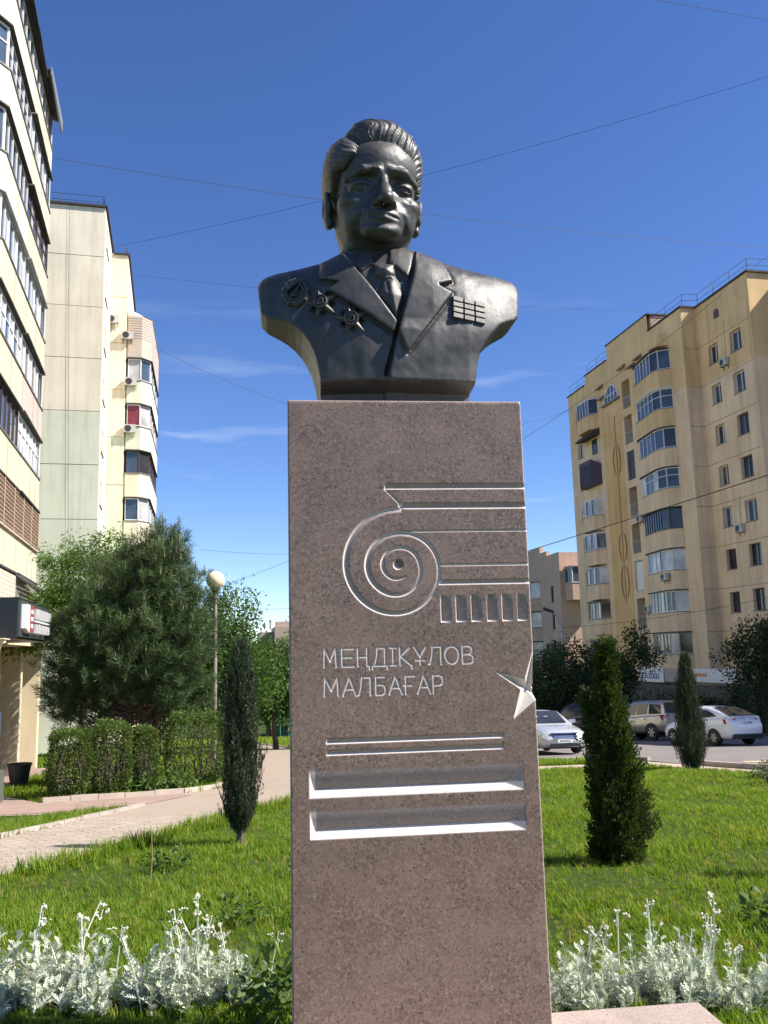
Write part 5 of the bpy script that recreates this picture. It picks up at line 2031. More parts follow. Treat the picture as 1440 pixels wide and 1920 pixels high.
def make_car(M, S, label, group='cars parked across the street'):
    """S: length, half width, body stations (x, z bottom, z top, width factor), cabin stations (x, z roof), wheel radius and positions, colours"""
    L, HW, col = S['L'], S['W'] / 2, S['col']
    root = empty(S.get('name', 'parked_car'), M)
    tag(root, label, 'car', group)
    bt = S['body']
    m = MB()
    rings = []
    for x in np.linspace(bt[0][0], bt[-1][0], 30):
        zb, zt, wf = interp(bt, x, 1), interp(bt, x, 2), interp(bt, x, 3)
        w = HW * wf
        zm = zb + (zt - zb) * 0.55
        half = [(0.0, zb), (w * 0.86, zb), (w * 0.97, zb + 0.10), (w * 1.0, zm - 0.05), (w * 0.995, zm + 0.06), (w * 0.955, zt - 0.07), (w * 0.88, zt - 0.01), (w * 0.5, zt + 0.02), (0.0, zt + 0.028)]
        rings.append([(x, y, z) for y, z in half] + [(x, -y, z) for y, z in half[-2:0:-1]])
    loft(m, rings)
    body = m.build('body', col, root, smooth=50)
    # cabin
    cb = S['cabin']
    m = MB()
    rings = []
    for x, zr, zl in cb:
        w0 = HW * 0.90 * interp(bt, x, 3)
        top = max(zr - zl, 0.004)
        w1 = w0 - top * 0.36
        half = [(0.0, zl - 0.05), (w0, zl - 0.05), (w0 - 0.005, zl + 0.01), (w1 + 0.03, zr - 0.09 * min(1, top * 3)), (w1 - 0.05, zr - 0.02 * min(1, top * 3)), (w1 * 0.5, zr + 0.012), (0, zr + 0.018)]
        rings.append([(x, y, z) for y, z in half] + [(x, -y, z) for y, z in half[-2:0:-1]])
    loft(m, rings)
    cabin = m.build('cabin', col, root, smooth=45)

    def cab(x, t_, side_):
        """point on the cabin flank: t 0 at the belt, 1 under the roof rail"""
        zr = float(np.interp(x, [c[0] for c in cb], [c[1] for c in cb]))
        zl = float(np.interp(x, [c[0] for c in cb], [c[2] for c in cb]))
        w0 = HW * 0.90 * interp(bt, x, 3)
        top = max(zr - zl, 0.004)
        w1 = w0 - top * 0.36
        za, ya = zl + 0.02, w0 - 0.005
        zb_, yb_ = zr - 0.09 * min(1, top * 3), w1 + 0.03
        return (x, side_ * (ya + (yb_ - ya) * t_ + 0.008), za + (zb_ - za) * t_)

    for sd in (-1, 1):
        for quad in S['sidewin']:
            p = MB()
            p.poly([cab(x, t_, sd) for x, t_ in quad])
            p.build('side_window', M_carglass, root)
    for nm, key in (('windscreen', 'screen'), ('rear_window', 'rear')):
        (xa, za, wa), (xb, zb_, wb) = S[key]
        dx = 0.012 if key == 'screen' else -0.012
        p = MB()
        n_ = 6
        top_ = [(xb + dx, wb * math.sin(t_), zb_ + 0.035) for t_ in np.linspace(-PI / 2, PI / 2, n_)]
        bot_ = [(xa + dx + (0.05 if key == 'screen' else -0.05) * math.cos(t_), wa * math.sin(t_), za + 0.035) for t_ in np.linspace(-PI / 2, PI / 2, n_)]
        p.mesh(bot_ + top_, [(i, i + 1, n_ + i + 1, n_ + i) for i in range(n_ - 1)])
        p.build(nm, M_carglass, root)
    # wheels
    r_ = S['wr']
    for x in S['wheels']:
        for sd in (-1, 1):
            y0 = HW * 0.985
            p = MB()
            arch = [(x + r_ * 1.17 * math.cos(a), max(r_ + r_ * 1.17 * math.sin(a), interp(bt, x, 1) + 0.01)) for a in np.linspace(-0.35, PI + 0.35, 16)]
            p.prism(arch, 0.55, 1.0, lambda a, b, d, sd=sd: (a, sd * (HW * d + 0.006 * d), b))
            p.build('wheel_arch', M_trim, root)
            p = MB()
            p.lathe([(r_ * 0.62, -0.10), (r_ * 0.92, -0.11), (r_, -0.07), (r_, 0.07), (r_ * 0.92, 0.11), (r_ * 0.62, 0.10)], n=22, fn=lambda q, sd=sd, x=x: (x + q[0], sd * (y0 - 0.085 + q[2]), r_ + q[1]))
            ty = p.build('wheel', M_tyre, root, smooth=35)
            p = MB()
            p.lathe([(r_ * 0.64, 0.06), (r_ * 0.60, 0.095), (r_ * 0.52, 0.07), (0.06, 0.085), (0.0, 0.09)], n=20, fn=lambda q, sd=sd, x=x: (x + q[0], sd * (y0 - 0.085 + q[2]), r_ + q[1]))
            for k in range(6):
                a = k * PI / 3
                c0, s0 = math.cos(a), math.sin(a)
                p.hexa([(x + r_ * .1 * c0 - .02 * s0, sd * (y0 + 0.004), r_ + r_ * .1 * s0 + .02 * c0), (x + r_ * .1 * c0 + .02 * s0, sd * (y0 + 0.004), r_ + r_ * .1 * s0 - .02 * c0), (x + r_ * .56 * c0 + .03 * s0, sd * (y0 + 0.004), r_ + r_ * .56 * s0 - .03 * c0), (x + r_ * .56 * c0 - .03 * s0, sd * (y0 + 0.004), r_ + r_ * .56 * s0 + .03 * c0)],
                       [(x + r_ * .1 * c0 - .02 * s0, sd * (y0 + 0.02), r_ + r_ * .1 * s0 + .02 * c0), (x + r_ * .1 * c0 + .02 * s0, sd * (y0 + 0.02), r_ + r_ * .1 * s0 - .02 * c0), (x + r_ * .56 * c0 + .03 * s0, sd * (y0 + 0.02), r_ + r_ * .56 * s0 - .03 * c0), (x + r_ * .56 * c0 - .03 * s0, sd * (y0 + 0.02), r_ + r_ * .56 * s0 + .03 * c0)])
            p.build('rim', M_rim, ty, smooth=35)
    # front and rear furniture: boxes that follow the nose, given as (x, y, z, half sizes, material)
    for nm, pts_, d, mt in S['parts']:
        for sd in ((-1, 1) if nm in ('headlight', 'tail_light', 'fog_lamp', 'mirror', 'roof_rail', 'door_handle') else (1,)):
            p = MB()
            p.hexa([(a, sd * b, c) for a, b, c in pts_], [(a + d[0], sd * (b + d[1]), c + d[2]) for a, b, c in pts_])
            p.build(nm, mt, root, smooth=30)
    # door seams
    for x in S['seams']:
        for sd in (-1, 1):
            p = MB()
            w = HW * interp(bt, x, 3)
            p.box(x - 0.006, x + 0.006, sd * w - 0.004, sd * w + 0.004, interp(bt, x, 1) + 0.14, interp(bt, x, 2) - 0.1)
            p.build('door_seam', M_trim, root)
    return root


SEDAN = dict(
    name='silver_sedan', L=4.8, W=1.80, col=paint('silver_paint', (0.62, 0.63, 0.63), 0.45, 0.25), wr=0.32, wheels=(-1.42, 1.36),
    body=[(-2.40, 0.42, 0.82, 0.74), (-2.34, 0.28, 0.98, 0.86), (-2.1, 0.22, 1.03, 0.95), (-1.4, 0.20, 1.02, 1.0), (0, 0.19, 0.98, 1.0), (0.9, 0.19, 0.97, 1.0), (1.4, 0.20, 0.93, 0.98), (1.9, 0.21, 0.84, 0.94), (2.2, 0.22, 0.76, 0.87), (2.34, 0.25, 0.66, 0.78), (2.40, 0.34, 0.54, 0.70)],
    cabin=[(-1.95, 1.02, 1.0), (-1.35, 1.36, 1.0), (-0.9, 1.44, 0.98), (-0.2, 1.47, 0.97), (0.35, 1.44, 0.97), (0.75, 1.24, 0.97), (1.15, 0.98, 0.95)],
    sidewin=[[(-1.30, 0.1), (-0.35, 0.06), (-0.35, 0.93), (-0.95, 0.92)], [(-0.27, 0.06), (0.85, 0.06), (0.40, 0.90), (-0.27, 0.93)]],
    screen=((1.08, 0.99, 0.62), (0.42, 1.41, 0.52)), rear=((-1.88, 1.05, 0.60), (-1.32, 1.37, 0.50)),
    parts=[('grille', [(2.37, -0.40, 0.50), (2.37, 0.40, 0.50), (2.31, 0.46, 0.68), (2.31, -0.46, 0.68)], (0.04, 0, 0), M_trim),
           ('grille_bar', [(2.39, -0.38, 0.585), (2.39, 0.38, 0.585), (2.385, 0.40, 0.61), (2.385, -0.40, 0.61)], (0.03, 0, 0), M_chrome),
           ('grille_surround', [(2.34, -0.47, 0.675), (2.34, 0.47, 0.675), (2.30, 0.48, 0.71), (2.30, -0.48, 0.71)], (0.05, 0, 0), M_chrome),
           ('headlight', [(2.26, 0.46, 0.53), (2.10, 0.79, 0.60), (2.02, 0.80, 0.74), (2.22, 0.48, 0.68)], (0.07, 0.01, 0.01), M_lens),
           ('lower_intake', [(2.38, -0.50, 0.27), (2.38, 0.50, 0.27), (2.39, 0.54, 0.36), (2.39, -0.54, 0.36)], (0.025, 0, 0), M_trim),
           ('fog_lamp', [(2.30, 0.58, 0.29), (2.22, 0.72, 0.30), (2.22, 0.72, 0.37), (2.30, 0.58, 0.37)], (0.04, 0.01, 0), M_lens),
           ('number_plate', [(2.41, -0.26, 0.39), (2.41, 0.26, 0.39), (2.41, 0.26, 0.50), (2.41, -0.26, 0.50)], (0.02, 0, 0), M_plate),
           ('mirror', [(0.72, 0.86, 1.0), (0.80, 1.04, 1.02), (0.80, 1.04, 1.14), (0.72, 0.86, 1.13)], (0.1, 0, 0.0), simple('mirror_silver', (0.6, 0.6, 0.6), 0.3, 0.1, 4, metal=0.4)),
           ('bumper_lip', [(2.33, -0.7, 0.20), (2.33, 0.7, 0.20), (2.36, 0.7, 0.25), (2.36, -0.7, 0.25)], (0.05, 0, 0), M_trim)],
    seams=(-0.31, 0.95))
SUV = dict(
    name='parked_suv', L=4.7, W=1.84, col=paint('champagne_paint', (0.46, 0.43, 0.37), 0.5, 0.28), wr=0.38, wheels=(-1.40, 1.38),
    body=[(-2.33, 0.52, 1.10, 0.86), (-2.28, 0.42, 1.14, 0.93), (-2.0, 0.40, 1.18, 0.98), (-1.2, 0.38, 1.17, 1.0), (0, 0.36, 1.13, 1.0), (1.0, 0.36, 1.12, 1.0), (1.6, 0.38, 1.08, 0.98), (2.05, 0.40, 0.98, 0.92), (2.26, 0.44, 0.88, 0.82), (2.34, 0.52, 0.74, 0.74)],
    cabin=[(-2.26, 1.20, 1.14), (-2.05, 1.72, 1.16), (-1.8, 1.80, 1.17), (-0.8, 1.84, 1.15), (0.2, 1.83, 1.13), (0.5, 1.72, 1.13), (1.15, 1.14, 1.11)],
    sidewin=[[(-2.02, 0.10), (-1.18, 0.08), (-1.10, 0.93), (-1.90, 0.90)], [(-1.05, 0.08), (-0.30, 0.06), (-0.30, 0.93), (-1.0, 0.93)], [(-0.22, 0.06), (0.92, 0.06), (0.45, 0.90), (-0.22, 0.93)]],
    screen=((1.10, 1.15, 0.66), (0.56, 1.70, 0.55)), rear=((-2.25, 1.22, 0.68), (-2.07, 1.70, 0.58)),
    parts=[('tail_light', [(-2.31, 0.56, 0.96), (-2.12, 0.91, 0.96), (-2.06, 0.91, 1.18), (-2.29, 0.56, 1.18)], (-0.04, 0.025, 0), M_red),
           ('tailgate_trim', [(-2.33, -0.5, 1.00), (-2.33, 0.5, 1.00), (-2.33, 0.5, 1.05), (-2.33, -0.5, 1.05)], (-0.03, 0, 0), M_chrome),
           ('number_plate', [(-2.335, -0.26, 0.84), (-2.335, 0.26, 0.84), (-2.335, 0.26, 0.95), (-2.335, -0.26, 0.95)], (-0.02, 0, 0), M_plate),
           ('rear_bumper', [(-2.30, -0.86, 0.50), (-2.30, 0.86, 0.50), (-2.32, 0.84, 0.74), (-2.32, -0.84, 0.74)], (-0.10, 0, 0), paint('champagne_bumper', (0.50, 0.49, 0.45), 0.4, 0.35)),
           ('roof_rail', [(-1.7, 0.60, 1.84), (0.1, 0.60, 1.84), (0.1, 0.63, 1.84), (-1.7, 0.63, 1.84)], (0, 0, 0.05), M_trim),
           ('headlight', [(2.22, 0.44, 0.80), (2.06, 0.80, 0.86), (1.98, 0.82, 1.0), (2.18, 0.5, 0.95)], (0.06, 0.01, 0.01), M_lens),
           ('mirror', [(0.72, 0.86, 1.15), (0.80, 1.06, 1.17), (0.80, 1.06, 1.33), (0.72, 0.86, 1.31)], (0.1, 0, 0.0), M_chrome),
           ('door_handle', [(-0.95, 0.915, 1.00), (-0.75, 0.915, 1.00), (-0.75, 0.915, 1.03), (-0.95, 0.915, 1.03)], (0, 0.03, 0), M_chrome),
           ('side_step', [(-0.95, -0.94, 0.36), (1.0, -0.94, 0.36), (1.0, 0.94, 0.36), (-0.95, 0.94, 0.36)], (0, 0, 0.05), M_trim)],
    seams=(-1.1, -0.26, 0.98))
HATCH = dict(
    name='white_liftback', L=4.25, W=1.70, col=paint('white_paint', (0.78, 0.79, 0.80), 0.0, 0.25), wr=0.30, wheels=(-1.22, 1.25),
    body=[(-2.12, 0.45, 0.88, 0.80), (-2.06, 0.33, 1.00, 0.90), (-1.85, 0.26, 1.06, 0.96), (-1.2, 0.22, 1.03, 1.0), (0, 0.20, 0.97, 1.0), (0.8, 0.20, 0.95, 1.0), (1.3, 0.21, 0.90, 0.97), (1.75, 0.22, 0.80, 0.90), (2.0, 0.26, 0.70, 0.80), (2.1, 0.36, 0.56, 0.70)],
    cabin=[(-2.0, 1.05, 1.0), (-1.35, 1.30, 1.02), (-0.75, 1.45, 1.0), (-0.1, 1.49, 0.98), (0.35, 1.45, 0.96), (0.7, 1.24, 0.96), (1.1, 0.96, 0.94)],
    sidewin=[[(-1.35, 0.18), (-0.42, 0.06), (-0.42, 0.93), (-0.80, 0.90), (-1.22, 0.62)], [(-0.34, 0.06), (0.80, 0.06), (0.38, 0.90), (-0.34, 0.93)]],
    screen=((1.04, 0.97, 0.60), (0.42, 1.41, 0.50)), rear=((-1.94, 1.08, 0.60), (-0.98, 1.405, 0.50)),
    parts=[('tail_light', [(-2.09, 0.44, 0.80), (-1.86, 0.83, 0.80), (-1.78, 0.83, 0.97), (-2.05, 0.46, 0.99)], (-0.035, 0.03, 0), M_red),
           ('number_plate', [(-2.11, -0.30, 0.78), (-2.11, 0.30, 0.78), (-2.10, 0.30, 0.89), (-2.10, -0.30, 0.89)], (-0.02, 0, 0), M_plate),
           ('plate_recess', [(-2.105, -0.42, 0.75), (-2.105, 0.42, 0.75), (-2.095, 0.42, 0.93), (-2.095, -0.42, 0.93)], (-0.008, 0, 0), simple('recess_grey', (0.45, 0.45, 0.46), 0.5)),
           ('rear_valance', [(-2.06, -0.70, 0.24), (-2.06, 0.70, 0.24), (-2.10, 0.66, 0.42), (-2.10, -0.66, 0.42)], (-0.04, 0, 0), M_trim),
           ('boot_lip', [(-2.07, -0.60, 1.02), (-2.07, 0.60, 1.02), (-2.0, 0.58, 1.07), (-2.0, -0.58, 1.07)], (-0.05, 0, 0.01), paint('white_lip', (0.78, 0.79, 0.80), 0, 0.25)),
           ('emblem', [(-2.10, -0.06, 0.955), (-2.10, 0.06, 0.955), (-2.09, 0.06, 1.0), (-2.09, -0.06, 1.0)], (-0.025, 0, 0), M_chrome),
           ('headlight', [(2.0, 0.42, 0.60), (1.84, 0.72, 0.66), (1.76, 0.74, 0.78), (1.96, 0.46, 0.74)], (0.06, 0.01, 0.01), M_lens),
           ('mirror', [(0.68, 0.82, 0.98), (0.76, 0.98, 1.0), (0.76, 0.98, 1.12), (0.68, 0.82, 1.11)], (0.1, 0, 0.0), M_trim),
           ('door_handle', [(-0.75, 0.84, 0.84), (-0.57, 0.84, 0.84), (-0.57, 0.84, 0.87), (-0.75, 0.84, 0.87)], (0, 0.03, 0), paint('white_handle', (0.78, 0.79, 0.80), 0, 0.25))],
    seams=(-0.38, 0.9))


def on_road(x, y, head):
    """matrix for a car standing on the sloping street, heading an angle left of straight-away"""
    h = Vector((-math.sin(head), math.cos(head), 0))
    up_ = Vector((0, GB, 1)).normalized()
    fx = (h - up_ * h.dot(up_)).normalized()
    fy = up_.cross(fx)
    M = Matrix((fx, fy, up_)).transposed().to_4x4()
    M.translation = (x, y, gz(x, y) + 0.012)
    return M


make_car(on_road(5.35, 32.0, R(180 + 11)), SEDAN, 'silver sedan facing the camera beside the pedestal edge')
make_car(on_road(12.55, 43.6, R(24)), SUV, 'champagne silver off-road wagon seen from behind, between the conifers')
make_car(on_road(12.7, 35.4, R(19)), HATCH, 'white liftback parked with its tail to the camera')
D1 = dict(SUV)
D1.update(name='dark_suv', col=paint('black_blue_paint', (0.016, 0.018, 0.026), 0.2, 0.22), parts=[p for p in SUV['parts'] if p[0] != 'rear_bumper'])
make_car(on_road(9.9, 46.8, R(64)), D1, 'dark blue off-road wagon half hidden behind the near thuja')
D2 = dict(SUV)
D2.update(name='dark_wagon', col=paint('charcoal_paint', (0.03, 0.03, 0.032), 0.2, 0.25), parts=[p for p in SUV['parts'] if p[0] != 'rear_bumper'])
make_car(on_road(9.5, 52.5, R(75)), D2, 'dark wagon whose roof shows above the silver sedan')
# characters on the visible plates
M_ink = simple('plate_ink', (0.02, 0.02, 0.03), 0.6)
for o in list(bpy.data.objects):
    if o.name.startswith('number_plate'):
        xs = [v.co.x for v in o.data.vertices]
        zs = [v.co.z for v in o.data.vertices]
        s_ = 1 if sum(xs) > 0 else -1
        xf = max(xs) if s_ > 0 else min(xs)
        z0 = min(zs) + 0.025
        random.seed(len(o.name) * 7 + int(xf * 10))
        m = MB()
        for k in range(7):
            y0 = -0.21 + k * 0.06
            for b in [(0, 0.04, 0, 0.012), (0, 0.04, 0.05, 0.062), (0, 0.012, 0, 0.062), (0.028, 0.04, 0, 0.062)]:
                if random.random() < 0.75:
                    m.box(xf - 0.001, xf + s_ * 0.003, y0 + b[0], y0 + b[1], z0 + b[2], z0 + b[3])
        m.build('plate_characters', M_ink, o)

# ================================================================== street furniture
lamp = empty('globe_lamp', Matrix.Translation((-4.12, 21.0, 0)))
tag(lamp, 'park lamp with a cream globe on a slim rusty pole', 'lamp post')
m = MB()
m.lathe([(0.055, gz(-4, 21) - 0.1), (0.052, 1.5), (0.045, 3.16)], n=10)
m.build('pole', simple('lamp_pole_paint', (0.26, 0.21, 0.17), 0.7, 0.3, 3), lamp)
m = MB()
m.lathe([(0.05, 3.10), (0.06, 3.14), (0.12, 3.17), (0.125, 3.22), (0.0, 3.22)], n=14)
m.build('collar', F_dark, lamp)
m = MB()
prof = [(0.2175 * math.sin(a), 3.415 - 0.2175 * math.cos(a)) for a in np.linspace(0.02, PI - 0.02, 20)]
m.lathe(prof, n=28)
tgl = NT('opal_globe')
tgl.set(color=(0.78, 0.66, 0.42), rough=0.35)
tgl.b.inputs['Subsurface Weight'].default_value = 0.5
tgl.b.inputs['Subsurface Radius'].default_value = (0.2, 0.15, 0.1)
tgl.b.inputs['Subsurface Scale'].default_value = 0.3
m.build('globe', tgl.mat, lamp, smooth='all')

sl = empty('street_light', Matrix.Translation((11.95, 60.0, 0)))
tag(sl, 'grey street light with drooping arm before the pinkish building', 'street light')
m = MB()
m.tube([(0, 0, -4.3), (0, 0, 2.2), (-0.05, 0, 3.0), (-0.35, 0, 3.75), (-0.6, 0, 4.0)], [0.11, 0.09, 0.07, 0.06, 0.05], 8)
m.build('pole', F_steel, sl)
m = MB()
m.hexa([(-0.5, -0.14, 3.9), (-0.5, 0.14, 3.9), (-1.25, 0.17, 4.15), (-1.25, -0.17, 4.15)], [(-0.5, -0.1, 4.1), (-0.5, 0.1, 4.1), (-1.2, 0.12, 4.35), (-1.2, -0.12, 4.35)])
m.build('lamp_head', F_dark, sl)
m = MB()
m.lathe([(0.0, 0), (0.14, 0.03), (0.14, 0.14), (0.0, 0.18)], c=(-0.1, -0.1, 1.15), n=10)
m.build('junction_box', F_white, sl)

# overhead wires
M_wire = simple('wire_black', (0.03, 0.03, 0.032), 0.7)


def wire(name, a, b, sag, r_, label):
    m = MB()
    a, b = Vector(a), Vector(b)
    pts_ = []
    for k in range(25):
        t_ = k / 24
        p = a.lerp(b, t_)
        pts_.append(p - Vector((0, 0, sag * 4 * t_ * (1 - t_))))
    m.tube(pts_, r_, 5)
    o = m.build(name, M_wire)
    tag(o, label, 'wire', 'overhead wires')
wire('overhead_wire', (-14.5, 36.0, 23.9), (25.8, 54.0, 27.3), 0.55, 0.012, 'wire from the left balcony block passing behind the head, sloping down right')
wire('overhead_wire', (-16.3, 50.0, 26.5), (26.5, 41.3, 32.6), 0.75, 0.012, 'wire rising to the right behind the head from the pale block roof')
wire('overhead_wire', (-15.9, 53.0, 26.1), (20.5, 62.0, 26.3), 0.5, 0.010, 'thin wire crossing behind the chest towards the brick penthouse')
wire('overhead_wire', (-14.9, 55.0, 21.9), (17.9, 78.0, 23.4), 3.8, 0.012, 'slack wire dipping behind the pedestal top left')
wire('overhead_wire', (-11.2, 60.0, 6.4), (26.2, 55.0, 27.2), 2.4, 0.012, 'wire climbing steeply to the ochre roof corner')
wire('overhead_wire', (1.6, 54.5, 5.55), (16.9, 11.0, 7.2), 0.05, 0.017, 'thick dark cable crossing the ochre block facade')
wire('overhead_wire', (11.9, 60.0, 2.9), (21.5, 47.5, 4.1), 0.25, 0.012, 'low cable from the street light to the right')
wire('overhead_wire', (-12.9, 60.0, 8.95), (-3.0, 78.0, 10.6), 0.3, 0.011, 'thin wire between pine tip and pedestal')
wire('overhead_wire', (-16.5, 100.0, 6.9), (-9.0, 100.0, 6.8), 0.1, 0.02, 'distant wire low over the lindens')
wire('overhead_wire', (9.4, 30.0, 26.5), (17.2, 30.0, 24.7), 0.0, 0.008, 'short wire across the top right corner of the sky')
# playground frame and litter bin at the end of the path
pg = empty('climbing_frame', Matrix.Translation((-7.9, 64.5, gz(0, 64.5))))
tag(pg, 'green climbing frame with yellow loops at the end of the path', 'climbing frame')
M_gr = simple('green_pipe', (0.03, 0.27, 0.17), 0.5, 0.2, 3)
M_ye = simple('yellow_pipe', (0.50, 0.36, 0.05), 0.5, 0.2, 3)
m = MB()
for x_ in (-0.55, 1.0, 2.5):
    m.tube([(x_, 0, -0.1), (x_ + (0.12 if x_ < 0 else 0), 0, 2.35)], 0.06, 6)
m.tube([(-0.45, 0, 2.35), (2.5, 0, 2.35)], 0.06, 6)
for x_ in (0.0, 0.6):
    m.tube([(x_, 0, -0.1), (x_, 0, 2.35)], 0.035, 6)
m.build('frame', M_gr, pg)
for k in range(4):
    m = MB()
    m.tube([(0.75 + 0.26 * math.cos(a), -0.03, 0.5 + k * 0.5 + 0.24 * math.sin(a)) for a in np.linspace(-2.2, 2.6, 12)], 0.035, 5)
    m.build('loop', M_ye, pg)
bn = empty('litter_bin', Matrix.Translation((-9.5, 63.5, gz(0, 63.5))))
tag(bn, 'dark tilting litter bin at the end of the path', 'litter bin')
m = MB()
m.tube([(-0.02, 0, -0.1), (-0.02, 0, 0.5)], 0.05, 6)
m.build('post', F_dark, bn)
m = MB()
m.lathe([(0.22, 0.25), (0.30, 0.9), (0.27, 0.9), (0.2, 0.35), (0, 0.35)], n=14)
o = m.build('bin', simple('maroon_bin', (0.06, 0.03, 0.03), 0.6, 0.2, 3), bn)
o.rotation_euler = (0, R(-8), 0)
# ================================================================== plants
def leaf_mat(name, stops, trans=0.30, scale=1.2, rough=0.55, spec=0.35, fine=9.0, tcol=None):
    t = NT(name)
    a = t.noise(scale, 3, 0.6)
    b = t.noise(fine, 2, 0.6)
    v = t.math('ADD', t.math('MULTIPLY', a, 0.55), t.math('MULTIPLY', b, 0.45))
    n_ = len(stops)
    c = t.ramp(v, [(0.32 + 0.36 * i / (n_ - 1), s_) for i, s_ in enumerate(stops)])
    t.set(color=c, rough=rough, spec=spec)
    t.translucent(t.mix(1.0, c, tcol or (1.5, 1.6, 0.7), 'MULTIPLY'), trans)
    return t.mat


M_bark = simple('bark', (0.13, 0.095, 0.07), 0.95, 0.35, 6, bump=0.8)
M_pinebark = simple('pine_bark', (0.20, 0.115, 0.075), 0.95, 0.35, 6, bump=0.8)
M_lin = leaf_mat('linden_leaves', [(0.030, 0.062, 0.012), (0.055, 0.110, 0.020), (0.105, 0.175, 0.038)], 0.35, 0.9)
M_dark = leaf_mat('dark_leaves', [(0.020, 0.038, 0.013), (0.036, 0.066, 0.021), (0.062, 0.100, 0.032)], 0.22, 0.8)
M_hedge = leaf_mat('hedge_leaves', [(0.036, 0.060, 0.013), (0.082, 0.125, 0.027), (0.160, 0.210, 0.055)], 0.32, 2.6)
M_feather = leaf_mat('feathery_leaves', [(0.042, 0.088, 0.014), (0.080, 0.150, 0.026), (0.130, 0.210, 0.048)], 0.40, 1.2)
M_pine = leaf_mat('pine_needles', [(0.026, 0.050, 0.017), (0.060, 0.102, 0.032), (0.120, 0.160, 0.054)], 0.12, 1.4, 0.5, 0.4)
M_candle = simple('pine_candles', (0.20, 0.19, 0.10), 0.8, 0.3, 6)
M_thuja = leaf_mat('thuja_scales', [(0.020, 0.033, 0.008), (0.045, 0.072, 0.014), (0.105, 0.128, 0.028)], 0.22, 4.0, 0.6, 0.3, 22)
M_juni = leaf_mat('juniper_needles', [(0.022, 0.034, 0.017), (0.044, 0.062, 0.030), (0.085, 0.102, 0.054)], 0.12, 4.0, 0.55, 0.35, 26)
M_silver = leaf_mat('silver_felt', [(0.36, 0.40, 0.29), (0.58, 0.61, 0.50), (0.78, 0.79, 0.69)], 0.28, 7, 0.85, 0.1, 20, (1.0, 1.05, 0.9))
M_silverstem = simple('silver_stem', (0.62, 0.66, 0.50), 0.9, 0.15, 6)
M_flower = simple('dusty_flowers', (0.62, 0.60, 0.50), 0.9, 0.25, 30)
M_weed = leaf_mat('weed_leaves', [(0.050, 0.085, 0.018), (0.085, 0.140, 0.030), (0.130, 0.190, 0.050)], 0.35, 4, 0.6, 0.3, 15)


def unit(v):
    return v / (np.linalg.norm(v, axis=-1, keepdims=True) + 1e-9)


def leaves(C, D, size, aspect=0.5, jit=0.35, g=None, droop=0.0, fold=0.25):
    """folded diamond leaves at C, pointing roughly along D; returns verts, quads"""
    g = g or rng
    n_ = len(C)
    D = unit(D + g.normal(0, jit, (n_, 3)) + np.array([0, 0, -droop]))
    up_ = unit(g.normal(0, 1, (n_, 3)))
    B = unit(np.cross(D, up_))
    N = np.cross(D, B)
    L = (size * g.uniform(0.6, 1.3, n_))[:, None]
    W = L * aspect
    p0 = C
    p1 = C + D * L * 0.5 + B * W * 0.5 + N * W * fold
    p2 = C + D * L
    p3 = C + D * L * 0.5 - B * W * 0.5 + N * W * fold
    V = np.stack([p0, p1, p2, p3], 1).reshape(-1, 3)
    Q = np.arange(4 * n_).reshape(-1, 4)
    return V, Q


def cloud(blobs, n_clump, per, sig, g, shell=0.55):
    """points in clumps through a set of ellipsoids; returns points and outward directions"""
    vol = np.array([b[3] * b[4] * b[5] for b in blobs]) ** 0.8
    pick = g.choice(len(blobs), n_clump, p=vol / vol.sum())
    Bb = np.array(blobs)[pick]
    d = unit(g.normal(0, 1, (n_clump, 3)))
    rr = (shell + (1 - shell) * g.random(n_clump) ** 0.6)[:, None]
    cc = Bb[:, :3] + d * Bb[:, 3:6] * rr
    cs = sig * g.uniform(0.6, 1.5, n_clump)
    P = np.repeat(cc, per, 0) + g.normal(0, 1, (n_clump * per, 3)) * np.repeat(cs, per)[:, None]
    O = unit(P - np.repeat(Bb[:, :3], per, 0)) * 0.6 + unit(P - np.repeat(cc, per, 0)) * 0.7
    return P, O, cc


def limbs(m, base, tops, r0, g, n=7):
    base = Vector(base)
    for tp_ in tops:
        tp_ = Vector(tp_)
        mid = base.lerp(tp_, 0.5) + Vector(g.normal(0, 0.08, 3)) * (tp_ - base).length
        m.tube([base, base.lerp(mid, 0.5) + Vector(g.normal(0, 0.02, 3)), mid, tp_], [r0, r0 * 0.75, r0 * 0.5, r0 * 0.12], n)


def broadleaf(name, label, cat, x, y, trunk_h, tr, blobs, n_clump, per, sig, lsize, mat, seed, group=None, aspect=0.6, droop=0.15, shell=0.5, bark=None):
    """blobs relative to the foot of the tree"""
    g = np.random.default_rng(seed)
    root = empty(name, Matrix.Translation((x, y, gz(x, y))))
    tag(root, label, cat, group)
    P, O, cc = cloud(blobs, n_clump, per, sig, g, shell)
    V, Q = leaves(P, O, lsize, aspect, 0.5, g, droop)
    if trunk_h > 0:
        m = MB()
        lean = g.normal(0, 0.05, 2)
        top = Vector((lean[0] * trunk_h, lean[1] * trunk_h, trunk_h))
        m.tube([(0, 0, -0.2), (0, 0, 0.1), tuple(top * 0.5 + Vector((g.normal(0, 0.03), g.normal(0, 0.03), 0))), tuple(top)], [tr * 1.4, tr, tr * 0.85, tr * 0.7], 9)
        tops = [b[:3] for b in blobs] + [tuple(c) for c in cc[g.choice(len(cc), min(14, len(cc)), replace=False)]]
        limbs(m, top, tops, tr * 0.55, g)
        m.build('trunk', bark or M_bark, root, smooth=60)
    o = fast_mesh('crown', V, Q, mat, False, root)
    return root


